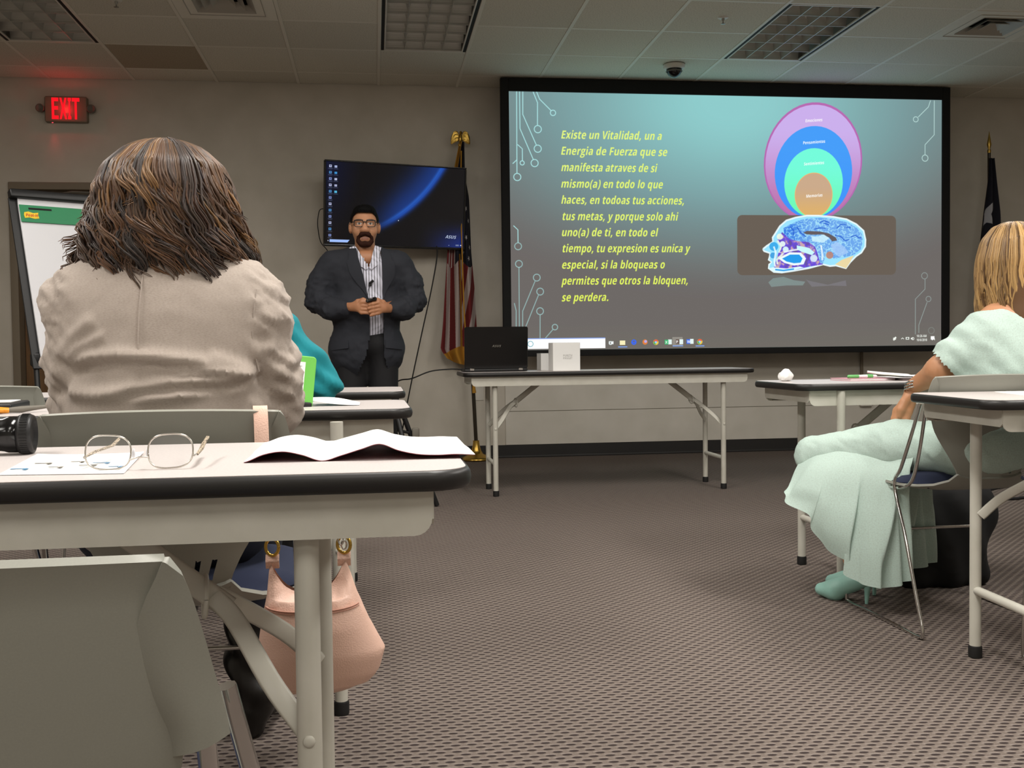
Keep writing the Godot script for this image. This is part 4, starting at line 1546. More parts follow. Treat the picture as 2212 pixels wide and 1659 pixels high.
# ---------------------------------------------------------------- bodies: tapered capsules and ellipsoids joined by a smooth minimum
class Blob:
	var prims := []
	var k := 90.0

	func cap(a: Vector3, b: Vector3, ra: float, rb := -1.0, squash := Vector3.ZERO) -> void:
		# squash: a direction whose length says how much thinner the limb is that way (0.3 is thirty per cent)
		prims.append([0, a, b, ra, ra if rb < 0.0 else rb, squash])

	func chain(pts: Array, radii: Array, squash := Vector3.ZERO) -> void:
		for i in pts.size() - 1:
			cap(pts[i], pts[i + 1], radii[i], radii[i + 1], squash)

	func ball(c: Vector3, r: Vector3, turn := Basis()) -> void:
		prims.append([1, c, r, turn.inverse()])

	func dent(c: Vector3, r: Vector3, turn := Basis()) -> void:
		prims.append([2, c, r, turn.inverse()])

	func dist(q: Array, p: Vector3) -> float:
		if q[0] == 0:
			var a: Vector3 = q[1]
			var ab: Vector3 = q[2] - a
			var ap := p - a
			var s: Vector3 = q[5]
			var t := clampf(ap.dot(ab) / maxf(ab.length_squared(), 1e-9), 0.0, 1.0)
			var d := ap - ab * t
			if s != Vector3.ZERO:
				var l := s.length()
				var n := s / l
				d += n * d.dot(n) * (1.0 / (1.0 - l) - 1.0)
			return d.length() - lerpf(q[3], q[4], t)
		var u: Vector3 = q[3] * (p - q[1])
		var r: Vector3 = q[2]
		var m := Vector3(u.x / r.x, u.y / r.y, u.z / r.z)
		var l2 := m.length()
		var g := Vector3(m.x / r.x, m.y / r.y, m.z / r.z).length()
		return l2 * (l2 - 1.0) / maxf(g, 1e-6)

	func box_of(q: Array) -> AABB:
		if q[0] == 0:
			var m: float = maxf(q[3], q[4])
			return AABB(q[1], Vector3.ZERO).expand(q[2]).grow(m)
		var r: Vector3 = q[2]
		return AABB(q[1], Vector3.ZERO).grow(maxf(r.x, maxf(r.y, r.z)))

	func field(p: Vector3) -> float:   # below zero inside
		var acc := 0.0
		for q in prims:
			if q[0] != 2:
				acc += exp(-k * dist(q, p))
		return -log(maxf(acc, 1e-9)) / k

	func surface_z(x: float, y: float, from: float, to: float) -> float:
		var z := from
		for i in 60:
			var d := field(Vector3(x, y, z))
			if d < 0.0005:
				break
			z += signf(to - from) * d * 0.9
			if (z - to) * signf(to - from) > 0.0:
				break
		return z

	func build(sh: Sh, cell: float, paint: Variant = null, push: Variant = null, drop: Variant = null) -> void:
		var all: AABB = box_of(prims[0])
		for q in prims:
			all = all.merge(box_of(q))
		all = all.grow(cell * 2.0 + 0.012)
		var o := all.position
		var nx := int(all.size.x / cell) + 2
		var ny := int(all.size.y / cell) + 2
		var nz := int(all.size.z / cell) + 2
		var acc := PackedFloat32Array()
		acc.resize(nx * ny * nz)
		var reach := 4.5 / k
		for q in prims:
			var b := box_of(q).grow(reach)
			var i0 := maxi(0, int((b.position.x - o.x) / cell))
			var i1 := mini(nx - 1, int((b.end.x - o.x) / cell) + 1)
			var j0 := maxi(0, int((b.position.y - o.y) / cell))
			var j1 := mini(ny - 1, int((b.end.y - o.y) / cell) + 1)
			var k0 := maxi(0, int((b.position.z - o.z) / cell))
			var k1 := mini(nz - 1, int((b.end.z - o.z) / cell) + 1)
			var dent_ := int(q[0]) == 2
			for kk in range(k0, k1 + 1):
				for jj in range(j0, j1 + 1):
					var at := (kk * ny + jj) * nx
					for ii in range(i0, i1 + 1):
						var d := dist(q, o + Vector3(ii, jj, kk) * cell)
						if dent_:
							if d < reach:
								acc[at + ii] /= 1.0 + exp(-k * d)
						elif d < reach:
							acc[at + ii] += exp(-k * maxf(d, -0.12))
		var f := PackedFloat32Array()
		f.resize(acc.size())
		for i in acc.size():
			f[i] = -log(maxf(acc[i], 1e-4)) / k
		var vid := PackedInt32Array()
		vid.resize(acc.size())
		vid.fill(-1)
		var first := sh.v.size()
		var dx := 1
		var dy := nx
		var dz := nx * ny
		var corner := [0, dx, dy, dx + dy, dz, dx + dz, dy + dz, dx + dy + dz]
		var edges := [[0, 1], [2, 3], [4, 5], [6, 7], [0, 2], [1, 3], [4, 6], [5, 7], [0, 4], [1, 5], [2, 6], [3, 7]]
		var cp := []
		for i in 8:
			cp.append(Vector3(i & 1, (i >> 1) & 1, (i >> 2) & 1))
		for kk in nz - 1:
			for jj in ny - 1:
				var at := (kk * ny + jj) * nx
				for ii in nx - 1:
					var c := at + ii
					var inside := f[c] < 0.0
					var mixed := false
					for q in 7:
						if (f[c + corner[q + 1]] < 0.0) != inside:
							mixed = true
							break
					if not mixed:
						continue
					var sum := Vector3.ZERO
					var n := 0
					for e in edges:
						var fa := f[c + corner[e[0]]]
						var fb := f[c + corner[e[1]]]
						if (fa < 0.0) != (fb < 0.0):
							var pa: Vector3 = cp[e[0]]
							var pb: Vector3 = cp[e[1]]
							sum += pa.lerp(pb, fa / (fa - fb))
							n += 1
					vid[c] = sh.add(o + (Vector3(ii, jj, kk) + sum / n) * cell)
		var start := sh.idx.size()
		for kk in range(1, nz - 1):
			for jj in range(1, ny - 1):
				var at := (kk * ny + jj) * nx
				for ii in range(1, nx - 1):
					var c := at + ii
					var a := f[c] < 0.0
					for ax in 3:
						var step: int = [dx, dy, dz][ax]
						if (f[c + step] < 0.0) == a:
							continue
						var s1: int = [dy, dz, dx][ax]
						var s2: int = [dz, dx, dy][ax]
						var q0 := vid[c]
						var q1 := vid[c - s1]
						var q2 := vid[c - s1 - s2]
						var q3 := vid[c - s2]
						if q0 < 0 or q1 < 0 or q2 < 0 or q3 < 0:
							continue
						if drop != null and drop.call((sh.v[q0] + sh.v[q1] + sh.v[q2] + sh.v[q3]) / 4.0):
							continue
						if a:
							sh.quad(q0, q1, q2, q3)
						else:
							sh.quad(q3, q2, q1, q0)
		if push != null:
			var nrm := PackedVector3Array()
			nrm.resize(sh.v.size() - first)
			for i in range(start, sh.idx.size(), 3):
				var p0 := sh.v[sh.idx[i]]
				var fn := (sh.v[sh.idx[i + 2]] - p0).cross(sh.v[sh.idx[i + 1]] - p0)
				for q in 3:
					nrm[sh.idx[i + q] - first] += fn
			for i in range(first, sh.v.size()):
				var nn := nrm[i - first].normalized()
				sh.v[i] += nn * float(push.call(sh.v[i], nn))
		if paint != null:
			sh.colored = true
			for i in range(first, sh.v.size()):
				sh.col[i] = paint if paint is Color else paint.call(sh.v[i])
		elif sh.colored:
			for i in range(first, sh.v.size()):
				sh.col[i] = Color.WHITE


func lin(r: int, g: int, b: int) -> Color:
	return rgb8(r, g, b).srgb_to_linear()


func near_line(p: Vector2, pts: Array) -> Vector2:   # (distance to the polyline, place along it from 0 to 1)
	var best := Vector2(1e9, 0)
	for i in pts.size() - 1:
		var a: Vector2 = pts[i]
		var ab: Vector2 = pts[i + 1] - a
		var t := clampf((p - a).dot(ab) / ab.length_squared(), 0, 1)
		var d := p.distance_to(a + ab * t)
		if d < best.x:
			best = Vector2(d, (i + t) / (pts.size() - 1))
	return best


func strands(parent: Node, called: String, m: Material, n: int, seed_: int, axis: Vector3, prof: Array, spread: Vector2, ends: Vector2, dark: Color, light: Color, wave: float, flip: float, thick := 0.0028) -> void:
	# locks of hair that fall from the crown over a profile of (height, half width, half depth); strands of a lock share its waves
	var rng := RandomNumberGenerator.new()
	rng.seed = seed_
	var sh := Sh.new()
	sh.colored = true
	var top: float = prof[0].x
	var per := 11
	for lock in n / per:
		var phi0 := rng.randf_range(spread.x, spread.y)
		var end0 := rng.randf_range(ends.x, ends.y)
		var ph := rng.randf() * TAU
		var wl := rng.randf_range(0.075, 0.125)
		var amp0 := wave * rng.randf_range(0.45, 1.25)
		var fl := flip * rng.randf_range(-0.35, 1.0)
		var deep := pow(rng.randf(), 1.6)
		var tone0 := clampf(rng.randfn(0.40, 0.27), 0.0, 1.0)
		var girth := rng.randf_range(0.05, 0.11)
		for i in per:
			var ja := rng.randf_range(-1.0, 1.0) * girth
			var jr := rng.randf_range(-1.0, 1.0) * 0.035
			var je := rng.randf_range(-0.02, 0.02)
			var end := end0 + je
			var amp := amp0 * rng.randf_range(0.8, 1.2)
			var ph1 := ph + rng.randf_range(-0.35, 0.35)
			var tone := dark.lerp(light, clampf(tone0 + rng.randf_range(-0.16, 0.16), 0, 1))
			var pts := []
			var rad := []
			var segs := 22
			var y0 := top - 0.002 - 0.045 * pow(rng.randf(), 1.5)
			for s in segs + 1:
				var t := float(s) / segs
				var y := lerpf(y0, end, pow(t, 1.1))
				var a := 0
				while a < prof.size() - 2 and prof[a + 1].x > y:
					a += 1
				var f := clampf((prof[a].x - y) / maxf(prof[a].x - prof[a + 1].x, 1e-5), 0, 1)
				var fs := sqrt(f) if a == 0 else f
				var rx := lerpf(prof[a].y, prof[a + 1].y, fs)
				var rz := lerpf(prof[a].z, prof[a + 1].z, fs)
				var ramp := smoothstep(0.18, 0.7, t)
				var q := ph1 + (top - y) / wl * TAU
				var lat := sin(q) * amp * ramp
				var tip := smoothstep(0.78, 1.0, t)
				var pa := phi0 + ja * (0.7 + 0.6 * sin(t * PI)) * (1.0 - 0.55 * tip) + lat
				var k := 1.0 - 0.15 * deep + jr * (1.0 - 0.5 * tip) + 0.45 * cos(q) * amp * ramp + fl * 0.17 * tip * tip
				pts.append(Vector3(axis.x + sin(pa) * rx * k, y + 0.016 * absf(fl) * tip * tip * tip, axis.z + cos(pa) * rz * k))
				rad.append(thick * rng.randf_range(0.92, 1.08) * (1.0 - 0.85 * pow(t, 5.0)) * (0.6 + 0.4 * smoothstep(0.0, 0.15, t)))
			sh.tint = tone
			sh.tube(pts, rad, 4, false)
	obj(called, sh, m, parent)


# ---------------------------------------------------------------- people
func people() -> void:
	var hm := mat("hair", Color.WHITE, 0.42)
	hm.vertex_color_use_as_albedo = true
	hm.rim_enabled = true
	hm.rim = 0.25
	hm.rim_tint = 0.7
	var hm2 := mat("hair_matte", Color.WHITE, 0.8, 0.0, 0.3)
	hm2.vertex_color_use_as_albedo = true
	var sk := mat("skin", Color.WHITE, 0.5)
	sk.vertex_color_use_as_albedo = true
	sk.subsurf_scatter_enabled = true
	sk.subsurf_scatter_strength = 0.08
	var weave := noise_tex(0.35, 31, 256, [[0.0, Color(0.80, 0.79, 0.78)], [1.0, Color(1, 1, 1)]], 2)
	var heather := noise_tex(0.12, 32, 256, [[0.0, Color(0.86, 0.85, 0.84)], [0.5, Color(0.97, 0.96, 0.95)], [1.0, Color(1, 1, 1)]], 4)
	grain(mat("blazer_taupe", rgb8(178, 167, 158), 0.9), heather, 6.0, false)
	M.blazer_taupe.rim_enabled = true
	M.blazer_taupe.rim = 0.35
	M.blazer_taupe.uv1_scale = Vector3(5.0, 16.0, 8.0)
	grain(mat("blazer_dark", rgb8(40, 43, 52), 0.85), weave, 9.0, false)
	mat("trousers_black", rgb8(16, 16, 20), 0.8)
	grain(mat("jeans_dark", rgb8(22, 28, 48), 0.85), weave, 9.0, false)
	mat("boot_leather", rgb8(20, 18, 16), 0.38)
	grain(mat("teal_knit", rgb8(20, 152, 166), 0.85), weave, 8.0, false)
	M.teal_knit.rim_enabled = true
	M.teal_knit.rim = 0.3
	var mint := mat("mint_cloth", rgb8(196, 220, 212), 0.75)
	grain(mint, heather, 6.0, false)
	mint.backlight_enabled = true
	mint.backlight = Color(0.16, 0.18, 0.17)
	mat("mint_leather", rgb8(150, 196, 184), 0.4)
	# shirt with narrow grey stripes
	var im := Image.create(64, 8, false, Image.FORMAT_RGB8)
	for x in 64:
		for y in 8:
			var s := 0.5 if x % 16 < 5 else (0.78 if x % 16 < 7 else 0.96)
			im.set_pixel(x, y, Color(s, s, s * 1.03))
	var st := mat("shirt_stripe", Color(0.93, 0.93, 0.96), 0.8)
	grain(st, ImageTexture.create_from_image(im), 16.0, false)
	standing_man()
	jacket_woman()
	teal_person()
	mint_woman()


func hand_of(b: Blob, wrist: Vector3, palm: Vector3, fingers: Array, thumb: Array, r := 0.0085) -> void:
	b.cap(wrist, palm, 0.024, 0.026, (palm - wrist).cross(Vector3.UP).normalized() * 0.35)
	for f in fingers:
		b.cap(palm.lerp(f[0], 0.5), f[0], 0.014, r * 1.15)
		b.chain(f, [r * 1.1, r, r * 0.82] if f.size() == 3 else [r * 1.1, r * 1.02, r * 0.95, r * 0.8])
	b.cap(wrist.lerp(palm, 0.4), thumb[0], 0.018, r * 1.3)
	b.chain(thumb, [r * 1.3, r * 1.15, r * 0.9])


func man_skin(p: Vector3) -> Color:
	var c := lin(190, 138, 104)
	if p.y > 1.46:
		var m := Vector2(p.x, p.y)
		c = c.lerp(lin(146, 88, 74), smoothstep(0.013, 0.007, absf(p.y - 1.514)) * smoothstep(0.026, 0.018, absf(p.x)) * smoothstep(0.06, 0.08, p.z) * 0.7).lerp(lin(70, 40, 34), smoothstep(0.0022, 0.001, absf(p.y - 1.5155)) * smoothstep(0.024, 0.018, absf(p.x)) * smoothstep(0.06, 0.08, p.z) * 0.8)   # lips
		for s in [-1, 1]:
			var e := Vector2((m.x - s * 0.031) / 0.0145, (m.y - 1.6) / 0.007)
			if p.z > 0.06:
				c = c.lerp(lin(200, 190, 180), smoothstep(1.1, 0.8, e.length()))
				c = c.lerp(lin(26, 18, 14), smoothstep(0.0068, 0.005, Vector2(m.x - s * 0.031, m.y - 1.6).length()))
				var br := Vector2((m.x - s * 0.034) / 0.024, (m.y - 1.6225 + 60.0 * pow(m.x - s * 0.034, 2.0) * 0.1) / 0.0045)
				c = c.lerp(lin(40, 26, 20), smoothstep(1.2, 0.7, br.length()) * 0.85)
		c = c.lerp(lin(120, 84, 64), smoothstep(1.56, 1.5, p.y) * smoothstep(0.0, 0.06, p.z) * 0.25)
	else:
		c = c.lerp(lin(172, 116, 80), 0.6)
	return c


func standing_man() -> void:
	var t := thing("person", "man in dark blazer and striped shirt standing before the television, hands joined", "person", Vector3(-0.047, 0, -6.1), 0.02)
	# the body: one mesh
	var sh := Sh.new()
	sh.colored = true
	var b := Blob.new()
	b.k = 60.0
	b.ball(Vector3(0, 1.26, -0.02), Vector3(0.16, 0.17, 0.09))
	b.ball(Vector3(0, 1.02, 0), Vector3(0.155, 0.16, 0.10))
	b.cap(Vector3(-0.15, 1.39, -0.015), Vector3(0.15, 1.39, -0.015), 0.045)
	for s in [-1, 1]:
		b.chain([Vector3(s * 0.20, 1.38, -0.01), Vector3(s * 0.285, 1.165, -0.01), Vector3(s * 0.105, 1.12, 0.16)], [0.045, 0.036, 0.025])
		b.chain([Vector3(s * 0.09, 0.92, 0), Vector3(s * 0.10, 0.50, 0.01), Vector3(s * 0.105, 0.09, -0.01)], [0.075, 0.05, 0.035])
	b.build(sh, 0.016, lin(150, 100, 72))
	var h := Blob.new()
	h.k = 130.0
	h.cap(Vector3(0, 1.40, -0.015), Vector3(0, 1.53, 0.0), 0.062, 0.055)
	h.cap(Vector3(-0.02, 1.405, 0.03), Vector3(0.02, 1.405, 0.03), 0.05, 0.05)
	h.ball(Vector3(0, 1.615, -0.012), Vector3(0.075, 0.09, 0.093))
	h.ball(Vector3(0, 1.56, 0.022), Vector3(0.068, 0.066, 0.066))
	h.ball(Vector3(0, 1.508, 0.048), Vector3(0.042, 0.034, 0.038))
	for s in [-1, 1]:
		h.ball(Vector3(s * 0.042, 1.565, 0.055), Vector3(0.026, 0.028, 0.024))
		h.ball(Vector3(s * 0.033, 1.617, 0.073), Vector3(0.026, 0.009, 0.012))
		h.ball(Vector3(s * 0.031, 1.60, 0.071), Vector3(0.0135, 0.011, 0.0125))
		h.ball(Vector3(s * 0.080, 1.585, -0.01), Vector3(0.010, 0.032, 0.019), Basis(Vector3.RIGHT, 0.2) * Basis(Vector3.UP, s * 0.45))
		h.ball(Vector3(s * 0.013, 1.561, 0.096), Vector3(0.0095, 0.008, 0.010))
		h.dent(Vector3(s * 0.032, 1.606, 0.096), Vector3(0.018, 0.010, 0.012))
	h.cap(Vector3(0, 1.608, 0.086), Vector3(0, 1.566, 0.105), 0.008, 0.0125)
	h.cap(Vector3(-0.017, 1.5195, 0.080), Vector3(0.017, 1.5195, 0.080), 0.0075)
	h.cap(Vector3(-0.012, 1.511, 0.082), Vector3(0.012, 1.511, 0.082), 0.007)
	h.build(sh, 0.004, man_skin)
	var hd := Blob.new()
	hd.k = 300.0
	var fr := []
	var fl := []
	for i in 4:
		var y := 1.146 - i * 0.0198
		fr.append([Vector3(-0.022 - absf(i - 1.2) * 0.004, y, 0.232 - i * 0.002), Vector3(0.018, y - 0.004, 0.238 - i * 0.002), Vector3(0.044 - absf(i - 1.0) * 0.005, y - 0.010, 0.222)])
		fl.append([Vector3(0.072 - absf(i - 1.2) * 0.004, y - 0.004, 0.246 - i * 0.003), Vector3(0.036, y - 0.012, 0.258 - i * 0.003), Vector3(0.010 + absf(i - 1.0) * 0.006, y - 0.018, 0.250)])
	hand_of(hd, Vector3(-0.105, 1.122, 0.165), Vector3(-0.055, 1.118, 0.212), fr, [Vector3(-0.048, 1.152, 0.212), Vector3(-0.018, 1.160, 0.228), Vector3(0.010, 1.152, 0.232)], 0.0080)
	hand_of(hd, Vector3(0.142, 1.112, 0.165), Vector3(0.102, 1.110, 0.222), fl, [Vector3(0.094, 1.146, 0.222), Vector3(0.062, 1.158, 0.240), Vector3(0.034, 1.152, 0.246)], 0.0080)
	hd.build(sh, 0.0031, man_skin)
	obj("body", sh, M.skin, t)
	# hair, short and receding at the temples
	var hb := Blob.new()
	hb.k = 120.0
	hb.ball(Vector3(0, 1.622, -0.016), Vector3(0.083, 0.095, 0.098))
	hb.ball(Vector3(0, 1.682, 0.022), Vector3(0.060, 0.032, 0.062))
	var hs := Sh.new()
	var nz := FastNoiseLite.new()
	nz.seed = 5
	nz.frequency = 60.0
	hb.build(hs, 0.005, lin(11, 9, 8), func(p: Vector3, _n: Vector3): return 0.003 * nz.get_noise_3d(p.x, p.y * 0.5, p.z), func(p: Vector3):
		var line := 1.664 - 0.02 * smoothstep(0.045, 0.075, absf(p.x))
		if p.z > 0.035 and p.y < line:
			return true
		if p.z > 0.015 and p.y < 1.612:
			return true
		return p.y < 1.535 - 0.0 * p.z)
	obj("hair", hs, M.hair_matte, t)
	var bd := Blob.new()
	bd.k = 200.0
	bd.chain([Vector3(-0.036, 1.519, 0.079), Vector3(-0.02, 1.537, 0.095), Vector3(0, 1.543, 0.100), Vector3(0.02, 1.537, 0.095), Vector3(0.036, 1.519, 0.079)], [0.008, 0.010, 0.0095, 0.010, 0.008])
	for s in [-1, 1]:
		bd.chain([Vector3(s * 0.037, 1.521, 0.077), Vector3(s * 0.037, 1.498, 0.076), Vector3(s * 0.022, 1.482, 0.078)], [0.0085, 0.009, 0.012])
	bd.ball(Vector3(0, 1.484, 0.074), Vector3(0.034, 0.020, 0.020))
	bd.ball(Vector3(0, 1.499, 0.083), Vector3(0.008, 0.006, 0.006))
	var bs := Sh.new()
	bd.build(bs, 0.004, lin(48, 26, 20), func(p: Vector3, _n: Vector3): return 0.0022 * nz.get_noise_3d(p.x * 2.0, p.y, p.z * 2.0))
	obj("beard", bs, M.hair_matte, t)
	# glasses
	var g := Sh.new()
	for s in [-1, 1]:
		var ring := []
		for p in round_rect(0.053, 0.038, 0.015, 4):
			ring.append(Vector3(s * 0.034 + p.x, 1.599 + p.y, 0.100 - 0.25 * absf(p.x + s * 0.034) ** 2 * 6.0))
		ring.append(ring[0])
		g.tube(ring, 0.0024, 6, false)
		g.tube([Vector3(s * 0.061, 1.608, 0.094), Vector3(s * 0.080, 1.607, 0.075), Vector3(s * 0.086, 1.604, 0.0), Vector3(s * 0.082, 1.592, -0.02)], 0.0024, 6)
		g.tube([Vector3(s * 0.061, 1.616, 0.0955), Vector3(s * 0.01, 1.617, 0.102)], 0.003, 6)
	g.tube([Vector3(-0.009, 1.606, 0.103), Vector3(0, 1.609, 0.1055), Vector3(0.009, 1.606, 0.103)], 0.0024, 6)
	obj("eyeglasses", g, M.black_plastic, t)
	# shirt, trousers, shoes
	var sb := Blob.new()
	sb.k = 55.0
	sb.ball(Vector3(0, 1.28, -0.005), Vector3(0.175, 0.18, 0.115))
	sb.ball(Vector3(0, 1.08, 0.012), Vector3(0.17, 0.19, 0.132))
	sb.cap(Vector3(-0.13, 1.39, -0.012), Vector3(0.13, 1.39, -0.012), 0.052)
	var ss := Sh.new()
	sb.build(ss, 0.010, null, func(p: Vector3, _n: Vector3): return 0.004 * sin(p.y * 55.0 + p.x * 20.0), func(p: Vector3): return p.y < 0.93 or (p.z > 0.0 and p.y > 1.352 + absf(p.x - 0.018) * 1.7) or p.y > 1.445)
	obj("shirt", ss, M.shirt_stripe, t)
	var co := Sh.new()
	for s in [-1, 1]:
		co.grid(4, 14, func(u: float, v: float):
			var y := lerpf(1.478, 1.345, v)
			var xi: float = s * lerpf(0.058, 0.004, pow(v, 0.85)) + 0.018 * v
			var w := lerpf(0.022, 0.034, v) * smoothstep(1.0, 0.72, v) + 0.012
			var x: float = xi + s * w * u
			var z := maxf(sb.surface_z(x, minf(y, 1.42), 0.3, 0.0), lerpf(0.02, 0.08, v)) * smoothstep(-0.35, 0.3, v) + 0.008
			return Vector3(x, y - 0.012 * u, z + 0.002 * u), 0.003)
	obj("collar", co, M.shirt_stripe, t)
	for s in [-1, 1]:
		var cf := Sh.new()
		cf.tube([Vector3(s * 0.17 + 0.015, 1.105, 0.125), Vector3(s * 0.125 + 0.015, 1.108, 0.158)], [0.037, 0.036], 14)
		obj("cuff", cf, M.shirt_stripe, t)
	var tb := Blob.new()
	tb.k = 60.0
	tb.ball(Vector3(0, 0.92, 0.0), Vector3(0.172, 0.10, 0.125))
	for s in [-1, 1]:
		tb.chain([Vector3(s * 0.088, 0.88, 0.0), Vector3(s * 0.102, 0.50, 0.012), Vector3(s * 0.108, 0.06, -0.005)], [0.098, 0.072, 0.062])
	var ts := Sh.new()
	tb.build(ts, 0.012)
	obj("trousers", ts, M.trousers_black, t)
	for s in [-1, 1]:
		var fb := Blob.new()
		fb.chain([Vector3(s * 0.108, 0.05, -0.03), Vector3(s * 0.115, 0.042, 0.08), Vector3(s * 0.12, 0.032, 0.17)], [0.042, 0.042, 0.032])
		var fs := Sh.new()
		fb.build(fs, 0.010, null, func(p: Vector3, _n: Vector3): return 0.0 if p.y > 0.004 else p.y)
		obj("shoe", fs, M.boot_leather, t)
	# blazer: open at the front, sleeves bent to the joined hands
	var j := Blob.new()
	j.k = 55.0
	j.ball(Vector3(0, 1.29, -0.01), Vector3(0.198, 0.19, 0.132))
	j.ball(Vector3(0, 1.08, 0.005), Vector3(0.195, 0.22, 0.148))
	j.ball(Vector3(0.0, 0.88, -0.002), Vector3(0.222, 0.19, 0.150))
	j.cap(Vector3(-0.165, 1.385, -0.015), Vector3(0.165, 1.385, -0.015), 0.070)
	j.cap(Vector3(-0.05, 1.43, -0.03), Vector3(0.05, 1.43, -0.03), 0.055)
	for s in [-1, 1]:
		j.chain([Vector3(s * 0.205, 1.365, -0.012), Vector3(s * 0.262, 1.26, -0.015), Vector3(s * 0.282, 1.16, -0.005), Vector3(s * 0.205 + 0.01, 1.112, 0.105), Vector3(s * 0.145 + 0.015, 1.108, 0.148)], [0.070, 0.064, 0.058, 0.053, 0.045])
	var js := Sh.new()
	var wr := FastNoiseLite.new()
	wr.seed = 9
	wr.frequency = 9.0
	j.build(js, 0.010, null, func(p: Vector3, _n: Vector3):
		var e := 0.008 * wr.get_noise_3d(p.x, p.y * 1.4, p.z)
		var arm := smoothstep(0.17, 0.24, absf(p.x)) * smoothstep(1.36, 1.25, p.y) * smoothstep(1.02, 1.1, p.y)
		return e + arm * 0.012 * wr.get_noise_3d(p.x * 2.0, p.y * 3.4 + p.x, p.z * 2.0), func(p: Vector3):
		if p.y < 0.735 + 0.03 * smoothstep(0.0, 0.2, p.x + 0.1) * 0.0:
			return true
		if p.z < 0.0:
			return p.y > 1.475
		var q := blazer_gap(p.y)
		return p.x > q.x and p.x < q.y and absf(p.x) < 0.16 or p.y > 1.475 and absf(p.x) < 0.062)
	var jk := obj("blazer", js, M.blazer_dark, t)
	# lapels lie on the chest along the opening
	for s in 2:
		var lp := Sh.new()
		lp.grid(4, 18, func(u: float, v: float):
			var y := lerpf(1.462, 1.165, v)
			var q := blazer_gap(y)
			var w := lerpf(0.03, 0.068, smoothstep(0.0, 0.30, v)) * smoothstep(1.0, 0.45, v)
			if v < 0.26:
				w = lerpf(0.035, 0.055, v / 0.26)
			var x: float = lerpf(q.x + 0.004, q.x - w, u) if s == 0 else lerpf(q.y - 0.004, q.y + w, 1.0 - u)
			var zz := j.surface_z(x, y, 0.30, -0.1)
			return Vector3(x, y, zz + 0.009 - 0.003 * u), 0.004)
		obj("lapel", lp, M.blazer_dark, jk)
	for s in [-1, 1]:
		var pk := Sh.new()
		pk.grid(6, 2, func(u: float, v: float):
			var x: float = s * 0.155 + (u - 0.5) * 0.10
			var y: float = 0.905 + (v - 0.5) * 0.045 - s * 0.012 * (u - 0.5)
			return Vector3(x, y, j.surface_z(x, y, 0.30, -0.1) + 0.007), 0.004)
		obj("pocket_flap", pk, M.blazer_dark, jk)
	var mic := Sh.new()
	var mz := sb.surface_z(0.033, 1.262, 0.3, 0.0)
	mic.tube([Vector3(0.022, 1.255, mz + 0.008), Vector3(0.045, 1.272, mz + 0.016)], [0.006, 0.008], 10)
	mic.box(Vector3(0.026, 1.252, mz + 0.006), Vector3(0.016, 0.022, 0.012), 0.002)
	var wire := []
	for i in 9:
		var y := 1.245 - i * 0.0125
		wire.append(Vector3(0.024 - 0.012 * sin(i * 0.35), y, sb.surface_z(0.02, y, 0.3, 0.0) + 0.006))
	mic.tube(wire, 0.0017, 5)
	for i in mic.v.size():
		mic.v[i] += t.position
	tag(obj("clip_microphone", mic, M.black_plastic), "small black clip microphone on the man's striped shirt", "microphone")
	var rc := thing("remote_control", "small black and silver remote held in the standing man's joined hands", "remote control", t.position + Vector3(0.032, 1.157, 0.250))
	rc.rotation = Vector3(0.5, 0.0, 0.25)
	var r1 := Sh.new()
	r1.box(Vector3.ZERO, Vector3(0.062, 0.018, 0.028), 0.006)
	obj("case", r1, M.black_gloss, rc)
	var r2 := Sh.new()
	r2.box(Vector3(-0.006, 0.0095, 0.004), Vector3(0.034, 0.003, 0.014), 0.001)
	obj("button_strip", r2, M.chrome, rc)


func blazer_gap(y: float) -> Vector2:   # left and right front edge of the open blazer at a height
	var k := [[0.70, -0.075, 0.155], [0.76, -0.045, 0.115], [0.85, -0.004, 0.098], [0.93, 0.012, 0.096], [1.05, 0.014, 0.098], [1.16, 0.010, 0.100], [1.30, -0.018, 0.102], [1.42, -0.048, 0.098], [1.50, -0.06, 0.085]]
	for i in k.size() - 1:
		if y <= k[i + 1][0]:
			var f := clampf((y - k[i][0]) / (k[i + 1][0] - k[i][0]), 0, 1)
			return Vector2(lerpf(k[i][1], k[i + 1][1], f), lerpf(k[i][2], k[i + 1][2], f))
	return Vector2(-0.06, 0.085)


func fold_line(p: Vector2, pts: Array, width: float) -> float:
	var d := near_line(p, pts)
	return exp(-pow(d.x / width, 2.0)) * smoothstep(0.0, 0.18, d.y) * smoothstep(1.0, 0.93, d.y)


